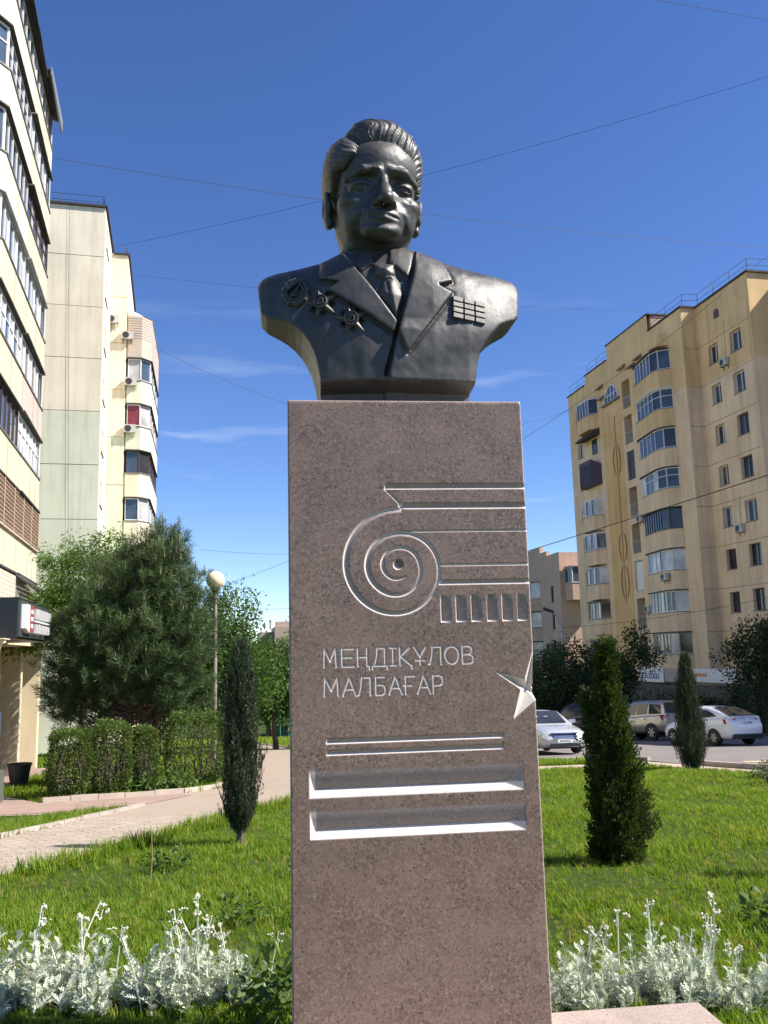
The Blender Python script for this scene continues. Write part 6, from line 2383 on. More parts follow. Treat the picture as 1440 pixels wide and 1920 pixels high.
# ---- lindens and far park trees
broadleaf('linden_tree', 'bright green linden right behind the globe lamp', 'tree', -6.9, 37.0, 2.2, 0.16, [(-0.6, 0, 4.2, 1.9, 1.8, 2.1), (0.9, -0.3, 3.3, 1.7, 1.6, 1.5), (0.2, 0, 5.6, 1.2, 1.2, 1.4), (-1.6, 0, 3.0, 1.4, 1.4, 1.3)], 560, 42, 0.24, 0.13, M_lin, 31, 'park trees along the path')
broadleaf('linden_tree', 'lower linden leaning over the path beside the pedestal', 'tree', -5.6, 44.0, 1.9, 0.15, [(0.2, 0, 3.2, 2.1, 1.9, 1.7), (1.6, 0, 2.7, 1.5, 1.4, 1.3), (-1.4, 0, 3.4, 1.6, 1.5, 1.6), (0.6, 0, 4.3, 1.3, 1.3, 1.1)], 520, 42, 0.26, 0.14, M_lin, 32, 'park trees along the path')
broadleaf('linden_tree', 'far linden closing the end of the path', 'tree', -9.5, 70.0, 2.2, 0.2, [(0, 0, 4.2, 3.4, 2.8, 2.6), (3.6, 0, 4.0, 3.0, 2.6, 2.5), (-3.6, 0, 4.2, 3.0, 2.6, 2.5), (7.0, 0, 4.0, 3.0, 2.6, 2.5)], 420, 36, 0.5, 0.26, M_lin, 33, 'park trees along the path')
broadleaf('linden_tree', 'shaded linden between lamp and pine', 'tree', -10.0, 38.5, 2.0, 0.16, [(0, 0, 3.4, 2.2, 2.0, 2.0), (1.6, 0, 4.4, 1.6, 1.6, 1.6), (-1.5, 0, 2.8, 1.6, 1.6, 1.4)], 420, 42, 0.28, 0.14, M_lin, 34, 'park trees along the path')
# ---- feathery tree behind the pine
broadleaf('feathery_tree', 'light green feathery tree rising behind the pine against the panel wall', 'tree', -8.6, 25.0, 3.6, 0.12,
          [(0.0, 0, 5.3, 1.1, 1.0, 1.0), (0.75, 0, 6.1, 0.75, 0.7, 0.65), (-0.75, 0, 6.15, 0.55, 0.55, 0.42), (-0.5, 0, 4.6, 1.1, 1.0, 0.7), (1.6, 0, 5.6, 0.7, 0.7, 0.6), (-1.7, -0.2, 4.0, 0.9, 0.8, 0.5), (1.0, 0, 4.9, 0.9, 0.9, 0.8)],
          760, 44, 0.15, 0.12, M_feather, 41, None, 0.28, 0.75)
# ---- dark trees across the street, in the shade of the ochre block
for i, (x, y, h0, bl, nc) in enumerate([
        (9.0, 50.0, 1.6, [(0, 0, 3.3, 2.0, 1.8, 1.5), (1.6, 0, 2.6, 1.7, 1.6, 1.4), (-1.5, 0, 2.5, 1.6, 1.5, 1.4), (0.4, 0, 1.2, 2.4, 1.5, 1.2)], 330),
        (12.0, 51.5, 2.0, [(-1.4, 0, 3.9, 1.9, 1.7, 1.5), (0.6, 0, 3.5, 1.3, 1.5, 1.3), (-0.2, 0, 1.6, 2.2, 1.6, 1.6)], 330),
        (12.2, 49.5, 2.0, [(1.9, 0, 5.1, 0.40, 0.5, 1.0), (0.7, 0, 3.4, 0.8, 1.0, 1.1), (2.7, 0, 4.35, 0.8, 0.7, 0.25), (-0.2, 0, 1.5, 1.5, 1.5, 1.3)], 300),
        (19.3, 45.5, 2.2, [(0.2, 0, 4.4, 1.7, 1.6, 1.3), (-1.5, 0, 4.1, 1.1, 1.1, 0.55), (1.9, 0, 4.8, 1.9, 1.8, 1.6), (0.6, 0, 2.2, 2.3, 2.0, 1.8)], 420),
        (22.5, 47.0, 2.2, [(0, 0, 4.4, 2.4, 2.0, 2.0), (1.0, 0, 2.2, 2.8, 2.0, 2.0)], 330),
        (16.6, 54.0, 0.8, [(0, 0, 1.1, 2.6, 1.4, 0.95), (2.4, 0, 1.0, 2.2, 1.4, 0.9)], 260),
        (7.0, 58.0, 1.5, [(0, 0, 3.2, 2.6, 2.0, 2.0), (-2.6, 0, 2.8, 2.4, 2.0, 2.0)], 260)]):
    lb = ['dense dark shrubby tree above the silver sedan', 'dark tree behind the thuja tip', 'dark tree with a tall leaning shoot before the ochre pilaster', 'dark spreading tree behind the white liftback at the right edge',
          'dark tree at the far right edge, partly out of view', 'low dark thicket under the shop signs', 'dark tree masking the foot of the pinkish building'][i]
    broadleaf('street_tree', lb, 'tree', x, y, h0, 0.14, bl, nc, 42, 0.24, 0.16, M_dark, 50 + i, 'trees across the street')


# ---- pine
def pine():
    g = np.random.default_rng(61)
    bx, by = -6.15, 20.6
    root = empty('pine_tree', Matrix.Translation((bx, by, gz(bx, by))))
    tag(root, 'broad bushy pine with long needles behind the clipped hedge', 'tree')
    m = MB()
    blobs = np.array([(0.15, 0, 3.1, 1.75, 1.35, 1.55), (0.75, 0, 4.75, 0.95, 0.9, 1.25), (1.35, 0, 2.9, 0.95, 0.95, 1.75), (-0.95, -0.2, 2.6, 0.95, 0.95, 1.15), (-0.1, 0.1, 4.3, 1.05, 0.95, 1.0), (1.2, 0.1, 4.1, 0.8, 0.8, 1.1), (-1.35, 0, 1.95, 0.55, 0.6, 0.55), (-0.6, -0.3, 3.3, 1.0, 0.8, 0.9)])
    stems = [((-0.45, 0.0, 0), (-0.55, 0.15, 3.9), 0.085), ((-0.02, -0.1, 0), (0.35, 0.1, 4.9), 0.095), ((0.65, 0.2, 0), (0.85, 0.2, 5.6), 0.09)]
    axes = []
    for a, b, r_ in stems:
        a, b = Vector(a), Vector(b)
        pts_ = [a - Vector((0, 0, 0.2))] + [a.lerp(b, t_) + Vector((g.normal(0, 0.05), g.normal(0, 0.05), 0)) for t_ in (0.1, 0.3, 0.55, 0.8, 1.0)]
        m.tube(pts_, [r_ * 1.2, r_, r_ * 0.9, r_ * 0.7, r_ * 0.4, 0.015], 8)
        axes.append((a, b))
    # boughs end in clusters of brushes
    nb_ = 620
    vol = (blobs[:, 3] * blobs[:, 4] * blobs[:, 5]) ** 0.75
    pick = g.choice(len(blobs), nb_, p=vol / vol.sum())
    d = unit(g.normal(0, 1, (nb_, 3)))
    d[:, 1] -= 0.25
    d = unit(d)
    rr = (0.45 + 0.55 * g.random(nb_) ** 0.55)[:, None]
    E = blobs[pick][:, :3] + d * blobs[pick][:, 3:6] * rr
    E[:, 2] = np.maximum(E[:, 2], 1.25 + 0.3 * g.random(nb_))
    T, tips = [], []
    for k in range(nb_):
        e_ = Vector(E[k])
        a, b = axes[g.integers(0, 3)]
        zt_ = min(max(e_.z - 0.55 - 0.3 * g.random(), 0.9), b.z - 0.1)
        p = a.lerp(b, zt_ / b.z)
        q = p.lerp(e_, 0.55) + Vector((0, 0, -0.12))
        m.tube([p, q, e_], [0.020, 0.013, 0.005], 4)
        dirv = (e_ - q).normalized() + Vector((0, 0, 0.45))
        dirv.normalize()
        topness = min(1, max(0, (e_.z - 2.2) / 3.0))
        for j in range(6):
            off = Vector(g.normal(0, 0.115, 3))
            T.append((e_ + off, dirv + Vector((g.normal(0, 0.35), g.normal(0, 0.35), g.normal(0.2, 0.25) + topness * 0.8))))
        tips.append((e_, topness))
        T.append((e_, dirv))
        T.append((q.lerp(e_, 0.55), dirv))
    # leaders at the top right, standing clear against the sky
    for k in range(26):
        x_ = g.uniform(0.35, 1.75)
        z_ = 5.75 - 1.05 * abs(x_ - 0.75) + g.normal(0, 0.16)
        e_ = Vector((x_, g.normal(0, 0.3), z_))
        for j in range(4):
            T.append((e_ - Vector((0, 0, 0.14 * j)), Vector((g.normal(0, 0.12), g.normal(0, 0.12), 1))))
        tips.append((e_, 1.2))
    m.build('trunk', M_pinebark, root, smooth=60)
    per = 40
    C = np.array([tuple(t_[0]) for t_ in T])
    D = unit(np.array([tuple(t_[1]) for t_ in T]))
    n_ = len(C)
    Cc = np.repeat(C, per, 0)
    Dd = np.repeat(D, per, 0)
    off = g.uniform(-0.11, 0.10, (n_ * per, 1))
    N = unit(Dd * 0.80 + unit(g.normal(0, 1, (n_ * per, 3))) * 0.80)
    V, Q = leaves(Cc + Dd * off, N, 0.165, 0.055, 0.08, g, 0.08, 0.0)
    fast_mesh('crown', V, Q, M_pine, False, root)
    m = MB()
    cs = []
    for e_, t_ in tips:
        if t_ > 0.25:
            for j in range(1 + int(2 * t_)):
                b = e_ + Vector(g.normal(0, 0.06, 3))
                h_ = g.uniform(0.10, 0.26) * (0.5 + 0.7 * t_)
                m.tube([b, b + Vector((g.normal(0, 0.02), g.normal(0, 0.02), h_))], [0.014, 0.007], 4)
                for q in range(int(14 * t_)):
                    cs.append((b.x + g.normal(0, 0.012), b.y + g.normal(0, 0.012), b.z + h_ * g.random()))
    sc_ = m.build('shoot_candles', M_candle, root)
    sc_['kind'] = 'stuff'
    cs = np.array(cs)
    V, Q = leaves(cs, np.tile([0, 0, 1.0], (len(cs), 1)), 0.055, 0.12, 0.45, g, 0, 0)
    fast_mesh('shoot_needles', V, Q, M_pine, False, root)


pine()


# ---- clipped hedges and loose shrubs
def hedge(label, x0, x1, y0, y1, h, n, seed, name='hedge', rough_=0.06, mat=None, ls=0.05, cat='hedge', rot=0.0, group='hedge bushes before the pine'):
    g = np.random.default_rng(seed)
    cx_, cy_ = (x0 + x1) / 2, (y0 + y1) / 2
    root = empty(name, Matrix.Translation((cx_, cy_, gz(cx_, cy_))) @ Matrix.Rotation(rot, 4, 'Z'))
    tag(root, label, cat, group)
    hx, hy = (x1 - x0) / 2, (y1 - y0) / 2
    # on the skin of a rounded box, thinner inside
    P = g.uniform(-1, 1, (n, 3))
    ax = g.integers(0, 3, n)
    sgn = np.where(g.random(n) < 0.5, -1, 1)
    deep = 1 - np.abs(g.normal(0, 0.13, n))
    P[np.arange(n), ax] = sgn * deep
    P = P / np.maximum(1, (np.abs(P) ** 3.2).sum(1) ** (1 / 3.2))[:, None]
    O = unit(P * np.array([1, 1, 1.2])) + np.array([0, 0, 0.35])
    X = P * np.array([hx, hy, h / 2 * 0.96]) + np.array([0, 0, h / 2 + 0.04])
    lum = np.sin(X[:, 0] * 9 + seed) * np.cos(X[:, 1] * 8) * np.sin(X[:, 2] * 8 + seed)
    X += unit(P) * (lum * rough_)[:, None] + g.normal(0, 0.022, X.shape)
    X[:, 2] = np.maximum(X[:, 2], 0.01)
    keep = (g.random(n) < 0.75 + 0.25 * np.clip(X[:, 2] / (h * 0.35), 0, 1))
    V, Q = leaves(X[keep], O[keep], ls, 0.5, 0.55, g, 0.0)
    fast_mesh('foliage', V, Q, mat or M_hedge, False, root)
    m = MB()
    for k in range(26):
        a = Vector((g.uniform(-hx * .8, hx * .8), g.uniform(-hy * .8, hy * .8), -0.05))
        b = a + Vector((g.normal(0, 0.15), g.normal(0, 0.15), h * g.uniform(0.6, 0.92)))
        m.tube([a, a.lerp(b, 0.5) + Vector(g.normal(0, 0.04, 3)), b], [0.018, 0.012, 0.004], 5)
    m.build('stems', M_bark, root)
    return root


hedge('left end of the clipped hedge beside the shop apron', -6.5, -5.75, 16.75, 17.6, 1.25, 9500, 71, rot=R(20))
hedge('taller middle bush of the clipped hedge', -5.85, -5.1, 17.2, 18.0, 1.38, 9500, 72, rot=R(20))
hedge('right bush of the clipped hedge', -5.15, -4.72, 17.7, 18.4, 1.28, 7000, 73, rot=R(20))
hedge('loose grey green shrub at the foot of the globe lamp', -4.95, -3.65, 19.0, 20.4, 1.55, 11000, 74, 'shrub', 0.13, None, 0.06, 'shrub', R(10), None)
hedge('low leafy shrub behind the clipped hedge under the pine', -7.6, -5.2, 19.5, 20.5, 0.9, 5000, 75, 'shrub', 0.13, M_dark, 0.07, 'shrub', 0, None)
broadleaf('creeping_plant', 'creeping broad-leaved plant spilling from the hedge foot', 'plant', -4.55, 17.75, 0, 0, [(0, 0, 0.18, 0.55, 0.28, 0.20), (0.35, 0.25, 0.12, 0.4, 0.25, 0.14), (-0.3, -0.1, 0.1, 0.4, 0.2, 0.12)], 60, 16, 0.06, 0.09, M_weed, 76, None, 0.8)


# ---- thuja: sprays of scale leaves on upright twigs
def thuja(label, x, y, H, prof, n, seed, leader=None):
    """prof: (height fraction, radius)"""
    g = np.random.default_rng(seed)
    root = empty('thuja', Matrix.Translation((x, y, gz(x, y))))
    tag(root, label, 'conifer', 'young conifers on the lawn')
    hs = np.array([p[0] for p in prof]) * H
    rs = np.array([p[1] for p in prof])
    m = MB()
    m.tube([(0, 0, -0.1), (0.01, 0, H * 0.5), (-0.02, 0, H * 0.95)], [0.035, 0.022, 0.005], 7)
    # sprays: flat fans standing radially
    nsp = n // 34
    z = g.uniform(0.0, 1.0, nsp) ** 1.15 * H
    th = g.uniform(0, 2 * PI, nsp)
    lump = 1 + 0.22 * np.sin(th * 3 + z * 5 + seed) + 0.20 * np.sin(th * 5 - z * 11) + g.normal(0, 0.07, nsp)
    rad = np.interp(z, hs, rs) * lump
    rf = np.clip(1 - np.abs(g.normal(0, 0.30, nsp)), 0.05, 1)
    axis_x = 0.03 * np.sin(z * 3)
    base = np.stack([axis_x + np.cos(th) * rad * rf * 0.72, np.sin(th) * rad * rf * 0.72, z - 0.03], -1)
    out = np.stack([np.cos(th) * 0.55, np.sin(th) * 0.55, np.full(nsp, 0.85)], -1)
    out = unit(out + g.normal(0, 0.20, out.shape))
    tang = unit(np.stack([-np.sin(th), np.cos(th), np.zeros(nsp)], -1) + g.normal(0, 0.5, (nsp, 3)))
    per = 34
    u_ = g.uniform(0, 1, (nsp, per))
    v_ = g.uniform(-1, 1, (nsp, per)) * (0.25 + 0.5 * np.sin(u_ * PI))
    Ls = (0.085 + 0.05 * g.random(nsp))[:, None]
    P = base[:, None, :] + out[:, None, :] * (u_ * Ls)[:, :, None] + tang[:, None, :] * (v_ * Ls * 0.75)[:, :, None]
    D = out[:, None, :] + tang[:, None, :] * (v_ * 1.2)[:, :, None]
    P = P.reshape(-1, 3) + g.normal(0, 0.004, (nsp * per, 3))
    P[:, 2] = np.maximum(P[:, 2], 0.0)
    V, Q = leaves(P, D.reshape(-1, 3), 0.026, 0.5, 0.25, g)
    fast_mesh('foliage', V, Q, M_thuja, False, root)
    for k in range(40):
        i = g.integers(0, nsp)
        p = Vector(base[i])
        m.tube([(0, 0, max(0, p.z - 0.25)), (p.x * 0.5, p.y * 0.5, max(0.02, p.z - 0.12)), tuple(p)], [0.010, 0.007, 0.002], 4)
    m.build('trunk', M_bark, root)
    if leader:
        pass
    return root


thuja('near green thuja right of the pedestal', 2.04, 8.16, 1.93, [(0, .17), (.05, .21), (.18, .215), (.35, .20), (.5, .175), (.62, .13), (.75, .085), (.87, .048), (.95, .022), (1.0, .006)], 58000, 81)
thuja('slim second leader growing at the left side of the near thuja', 1.90, 8.30, 1.50, [(0, .08), (.2, .10), (.6, .085), (.8, .05), (1.0, .01)], 16000, 82)
thuja('thuja just past the right edge, its shadow falling on the lawn', 4.75, 7.0, 2.3, [(0, .24), (.06, .29), (.18, .29), (.35, .27), (.5, .26), (.62, .215), (.75, .155), (.87, .10), (.95, .05), (1.0, .012)], 16000, 84)


# ---- juniper: dense upright wisps
def juniper(label, x, y, H, prof, n, seed, stem=0.2):
    g = np.random.default_rng(seed)
    root = empty('juniper', Matrix.Translation((x, y, gz(x, y))))
    tag(root, label, 'conifer', 'young conifers on the lawn')
    hs = np.array([p[0] for p in prof]) * H
    rs = np.array([p[1] for p in prof])
    nw = n // 26
    z = stem + g.uniform(0, 1, nw) ** 0.95 * (H - stem)
    th = g.uniform(0, 2 * PI, nw)
    lump = 1 + 0.20 * np.sin(th * 3 + z * 5 + seed) + 0.14 * np.sin(th * 7 + z * 6) + g.normal(0, 0.08, nw)
    rad = np.interp(z, hs, rs) * lump
    rf = np.sqrt(g.uniform(0.12, 1.0, nw))
    base = np.stack([np.cos(th) * rad * rf, np.sin(th) * rad * rf, z], -1)
    lean = np.stack([np.cos(th) * 0.22 * rf, np.sin(th) * 0.22 * rf, np.ones(nw)], -1) + g.normal(0, 0.09, (nw, 3))
    lean = unit(lean)
    Lw = g.uniform(0.10, 0.24, nw) * (H / 2.0) ** 0.5
    per = 26
    t_ = g.uniform(0, 1, (nw, per))
    P = base[:, None, :] + lean[:, None, :] * (t_ * Lw[:, None])[:, :, None] - np.array([0, 0, 0.08])
    P = P.reshape(-1, 3) + g.normal(0, 0.006, (nw * per, 3))
    D = np.repeat(lean, per, 0)
    V, Q = leaves(P, D, 0.036 * (H / 2.0) ** 0.8, 0.18, 0.28, g, 0, 0)
    fast_mesh('foliage', V, Q, M_juni, False, root)
    m = MB()
    m.tube([(0, 0, -0.1), (0, 0, stem * 1.5), (0.02, 0, H * 0.7)], [0.05, 0.035, 0.01], 8)
    for k in range(36):
        a = g.uniform(0, 6.28)
        h_ = g.uniform(stem, H * 0.6)
        r_ = np.interp(h_, hs, rs) * 0.8
        m.tube([(0, 0, max(0.05, h_ * 0.55)), (math.cos(a) * r_ * 0.7, math.sin(a) * r_ * 0.7, h_ * 0.85), (math.cos(a) * r_, math.sin(a) * r_, h_ + 0.15)], [0.012, 0.008, 0.003], 4)
    m.build('trunk', M_bark, root)
    return root


juniper('dark blue green juniper left of the pedestal on the lawn', -1.64, 9.81, 2.12, [(0, .03), (.085, .04), (.13, .10), (.20, .165), (.32, .185), (.48, .17), (.62, .155), (.78, .14), (.9, .09), (1.0, .03)], 62000, 91, 0.20)
juniper('tall juniper at the lawn edge before the white liftback', 6.82, 20.31, 2.5, [(0, .10), (.06, .20), (.15, .29), (.28, .33), (.42, .28), (.6, .235), (.75, .18), (.88, .11), (.96, .06), (1.0, .02)], 90000, 92, 0.06)
thuja('small side sprig standing right of the near thuja', 2.62, 9.3, 0.42, [(0, .03), (.4, .07), (.8, .05), (1.0, .01)], 900, 83)
hedge('small dark clump on the lawn at the right edge', 6.6, 7.4, 15.6, 16.2, 0.32, 900, 93, 'low_shrub', 0.1, M_juni, 0.05, 'shrub', 0, None)


# ---- dusty miller: felted lobed leaves and stalks with buds
def lobed_leaf(m, base, d, n_, L, g):
    """pinnately cut leaf as thin solid lobes"""
    d = d.normalized()
    s_ = d.cross(n_).normalized()
    prev = base
    pts_ = []
    k = 5
    for i in range(k + 1):
        t_ = i / k
        c_ = base + d * (L * t_) + n_ * (-0.18 * L * t_ * t_)
        pts_.append(c_)
    for i in range(k):
        a, b = pts_[i], pts_[i + 1]
        w = L * 0.05
        m.poly([a - s_ * w, a + s_ * w, b + s_ * w, b - s_ * w])
        if i > 0:
            ll = L * 0.30 * math.sin(PI * (i + 0.6) / (k + 1))
            for sg in (-1, 1):
                tip = a + s_ * sg * ll + d * (ll * 0.75) + n_ * 0.04 * L
                m.poly([a - d * 0.02 * L, tip - d * ll * 0.30 + s_ * sg * 0.1 * ll, tip, a + d * L * 0.13])
    a = pts_[-1]
    m.poly([a - s_ * L * 0.05, a + d * L * 0.05 - s_ * L * 0.07, a + d * L * 0.16, a + d * L * 0.05 + s_ * L * 0.07, a + s_ * L * 0.05])


def dusty(seed, H, stalks):
    g = np.random.default_rng(seed)
    f, s_ = MB(), MB()
    fl = MB()
    for k in range(19):
        a = g.uniform(0, 6.28)
        sp = 0.17 * math.sqrt(g.random())
        tall_ = g.random() < 0.30
        hh = H * (g.uniform(0.35, 0.85) if not tall_ else g.uniform(0.95, 1.5))
        b = Vector((math.cos(a) * sp * 0.7, math.sin(a) * sp * 0.7, 0))
        e_ = Vector((math.cos(a) * sp + g.normal(0, 0.02), math.sin(a) * sp + g.normal(0, 0.02), hh))
        s_.tube([b, b.lerp(e_, 0.5) + Vector(g.normal(0, 0.01, 3)), e_], [0.004, 0.0035, 0.002], 4)
        nl = 16 if not tall_ else 20
        for j in range(nl):
            t_ = 0.06 + 0.94 * (j + g.random()) / nl
            p = b.lerp(e_, t_)
            aa = g.uniform(0, 6.28)
            d = Vector((math.cos(aa), math.sin(aa), g.uniform(0.2, 1.7) + t_ * 0.6))
            n_ = Vector((-math.cos(aa) * 0.7 + g.normal(0, 0.3), -math.sin(aa) * 0.7 + g.normal(0, 0.3), 0.8)).normalized()
            lobed_leaf(f, p, d, n_, g.uniform(0.032, 0.062) * (1.15 - 0.45 * t_), g)
    for k in range(stalks):
        a = g.uniform(0, 6.28)
        b = Vector((math.cos(a) * 0.05, math.sin(a) * 0.05, H * 0.4))
        hh = H * g.uniform(1.4, 2.3)
        e_ = Vector((math.cos(a) * 0.08 + g.normal(0, 0.03), math.sin(a) * 0.08 + g.normal(0, 0.03), hh))
        s_.tube([b, b.lerp(e_, 0.5) + Vector(g.normal(0, 0.014, 3)), e_], [0.0045, 0.0035, 0.0025], 5)
        for j in range(7):
            p = b.lerp(e_, g.uniform(0.2, 0.97))
            aa = g.uniform(0, 6.28)
            lobed_leaf(f, p, Vector((math.cos(aa), math.sin(aa), 0.9)), Vector((0, 0, 1)), g.uniform(0.025, 0.045), g)
        for q in range(3):
            top_ = e_ + Vector((g.normal(0, 0.018), g.normal(0, 0.018), g.uniform(-0.07, 0.0)))
            s_.tube([e_ - Vector((0, 0, 0.08)), top_], [0.002, 0.0015], 3)
            for j in range(5):
                p = top_ + Vector((g.normal(0, 0.007), g.normal(0, 0.007), g.uniform(-0.008, 0.010)))
                r_ = g.uniform(0.0035, 0.006)
                fl.lathe([(0.0, -r_), (r_ * 0.8, -r_ * 0.5), (r_, 0.2 * r_), (r_ * 0.5, r_), (0, r_)], c=tuple(p), n=5)
    return f, s_, fl


protos = []
for k, (H, stn) in enumerate(((0.185, 1), (0.20, 2), (0.175, 1), (0.195, 3), (0.185, 0))):
    f, s_, fl = dusty(100 + k, H, stn)
    root = empty('dusty_miller')
    f.build('foliage', M_silver, root)
    s_.build('stems', M_silverstem, root)
    if fl.v:
        tag(fl.build('flower_buds', M_flower, root), kind='stuff')
    protos.append(root)
used = set()
bedL, bedR = [], []
g = np.random.default_rng(5)
for x, y, s_, k in [(-1.98, 4.50, 1.15, 4), (-1.80, 4.46, 1.2, 0), (-1.58, 4.52, 1.15, 1), (-1.40, 4.46, .95, 2), (-1.20, 4.50, .75, 4), (-1.06, 4.46, 1.2, 3), (-0.92, 4.54, 1.1, 1), (-0.78, 4.46, .95, 0), (-0.66, 4.50, .80, 2), (-1.68, 4.72, 1.0, 4), (-1.02, 4.74, 1.0, 2)]:
    bedL.append((x, y, s_, k))
for x, y, s_, k in [(0.80, 4.26, 1.05, 1), (0.95, 4.18, .80, 0), (1.07, 4.28, 1.0, 2), (1.22, 4.16, 1.05, 3), (1.36, 4.26, 1.15, 3), (1.50, 4.18, .9, 1), (1.64, 4.40, .55, 4), (1.80, 4.28, .95, 0), (1.92, 4.20, 1.1, 4), (2.02, 4.34, 1.0, 2), (0.86, 4.48, .8, 4), (1.20, 4.46, .9, 0)]:
    bedR.append((x, y, s_, k))
ORD = ['nearest the pedestal', 'second from the pedestal', 'third from the pedestal', 'fourth from the pedestal', 'fifth from the pedestal', 'sixth from the pedestal', 'seventh from the pedestal', 'eighth from the pedestal', 'ninth from the pedestal', 'tenth from the pedestal', 'eleventh from the pedestal', 'outermost']
for lst, sd_, cut_ in ((bedL, 'left', 4.66), (bedR, 'right', 4.42)):
    for row_, rows_ in (('front', [p for p in lst if p[1] < cut_]), ('back', [p for p in lst if p[1] >= cut_])):
        for n_, (x, y, s_, k) in enumerate(sorted(rows_, key=lambda p: abs(p[0]))):
            o = protos[k] if k not in used else copy_tree(protos[k])
            used.add(k)
            o.location = (x, y, gz(x, y) - 0.01)
            o.rotation_euler = (g.normal(0, 0.05), g.normal(0, 0.05), g.uniform(0, 6.28))
            o.scale = (s_ * 1.1, s_ * 1.1, s_)
            tag(o, 'silver dusty miller in the %s bed, %s row, %s' % (sd_, row_, ORD[min(n_, 11)]), 'plant', 'dusty miller, %s bed' % sd_)

# ---- weeds in the lawn
for i, (x, y, s_, lb) in enumerate([(-2.05, 8.3, 1.0, 'broad-leaved weed rosette by the dry stalk in the left lawn'), (-0.75, 7.9, 0.9, 'leafy weed patch left of the pedestal edge'), (-0.62, 6.1, 0.85, 'dense weed patch close to the pedestal, left'), (-1.1, 6.0, 0.8, 'grey green weed tuft in the left lawn'),
                                     (2.3, 5.6, 1.2, 'dark weed clump low at the right edge'), (7.1, 17.4, 1.1, 'tall thin weed at the lawn corner by the road'), (-0.58, 4.3, 1.3, 'dark leafy clump in the shade at the pedestal foot, left')]):
    broadleaf('weed', lb, 'weed', x, y, 0, 0, [(0, 0, 0.10 * s_, 0.20 * s_, 0.20 * s_, 0.10 * s_), (0.12, 0.05, 0.08, 0.15 * s_, 0.15 * s_, 0.08)], 26, 9, 0.03, 0.06 * s_, M_weed, 120 + i, 'weeds in the lawn', 0.45, 0.0, 0.2)

# ---- grass: clumps of blades set on points over the lawns
tgr = NT('grass_blades')
rnd = tgr.objrand()
gcol = tgr.ramp(rnd, [(0.0, (0.085, 0.155, 0.010)), (0.35, (0.130, 0.220, 0.014)), (0.7, (0.175, 0.270, 0.022)), (0.90, (0.235, 0.300, 0.036)), (1.0, (0.36, 0.30, 0.095))])
tgr.set(color=gcol, rough=0.55, spec=0.3)
tgr.translucent(tgr.mix(1.0, gcol, (1.7, 1.6, 0.6), 'MULTIPLY'), 0.42)
M_grass = tgr.mat


def clump(seed, nb_, h, spread, w):
    g = np.random.default_rng(seed)
    V, F = [], []
    for k in range(nb_):
        a = g.uniform(0, 6.28)
        r_ = spread * math.sqrt(g.random())
        b = np.array([math.cos(a) * r_, math.sin(a) * r_, -0.01])
        az_ = g.uniform(0, 6.28)
        ln = h * g.uniform(0.55, 1.25)
        bend = g.uniform(0.1, 0.75)
        dx = np.array([math.cos(az_), math.sin(az_), 0])
        sx = np.array([-math.sin(az_), math.cos(az_), 0]) * w * g.uniform(0.7, 1.2)
        i0 = len(V)
        for t_, ww in ((0, 1.0), (0.4, 0.95), (0.75, 0.6)):
            c_ = b + np.array([0, 0, ln * t_ * (1 - 0.25 * bend * t_)]) + dx * ln * bend * t_ * t_
            V += [c_ - sx * ww, c_ + sx * ww]
        V.append(b + np.array([0, 0, ln * (1 - 0.25 * bend)]) + dx * ln * bend)
        F += [(i0, i0 + 1, i0 + 3, i0 + 2), (i0 + 2, i0 + 3, i0 + 5, i0 + 4), (i0 + 4, i0 + 5, i0 + 6)]
    me = bpy.data.meshes.new('grass_clump')
    me.from_pydata([tuple(v) for v in V], [], F)
    me.materials.append(M_grass)
    return me


def grass_field(name, pts, mesh_list, hs, label):
    """points carry a scale; geometry nodes put a clump on each"""
    objs = []
    for me in mesh_list:
        objs.append(bpy.data.objects.new('grass_clump', me))
    me = bpy.data.meshes.new(name)
    me.vertices.add(len(pts))
    me.vertices.foreach_set('co', np.asarray(pts, np.float32).ravel())
    at = me.attributes.new('sc', 'FLOAT', 'POINT')
    at.data.foreach_set('value', np.asarray(hs, np.float32))
    me.materials.append(M_grass)
    o = link(name, me)
    ng = bpy.data.node_groups.new(name, 'GeometryNodeTree')
    ng.interface.new_socket('Geometry', in_out='INPUT', socket_type='NodeSocketGeometry')
    ng.interface.new_socket('Geometry', in_out='OUTPUT', socket_type='NodeSocketGeometry')
    N = ng.nodes
    gi, go = N.new('NodeGroupInput'), N.new('NodeGroupOutput')
    ip = N.new('GeometryNodeInstanceOnPoints')
    ip.inputs['Pick Instance'].default_value = True
    ji = N.new('GeometryNodeGeometryToInstance')
    for ob in objs:
        oi = N.new('GeometryNodeObjectInfo')
        oi.inputs['Object'].default_value = ob
        oi.inputs['As Instance'].default_value = False
        ng.links.new(oi.outputs['Geometry'], ji.inputs[0])
    rv = N.new('FunctionNodeRandomValue')
    rv.data_type = 'FLOAT_VECTOR'
    rv.inputs['Min'].default_value = (-0.12, -0.12, 0)
    rv.inputs['Max'].default_value = (0.12, 0.12, 6.283)
    na = N.new('GeometryNodeInputNamedAttribute')
    na.data_type = 'FLOAT'
    na.inputs['Name'].default_value = 'sc'
    ri = N.new('FunctionNodeRandomValue')
    ri.data_type = 'INT'
    ri.inputs[4].default_value = 0
    ri.inputs[5].default_value = len(objs) - 1
    ng.links.new(gi.outputs[0], ip.inputs['Points'])
    ng.links.new(ji.outputs[0], ip.inputs['Instance'])
    ng.links.new(rv.outputs['Value'], ip.inputs['Rotation'])
    ng.links.new(na.outputs['Attribute'], ip.inputs['Scale'])
    ng.links.new(ri.outputs[2], ip.inputs['Instance Index'])
    ng.links.new(ip.outputs[0], go.inputs[0])
    md = o.modifiers.new('clumps', 'NODES')
    md.node_group = ng
    tag(o, label, 'grass', kind='stuff')
    return o


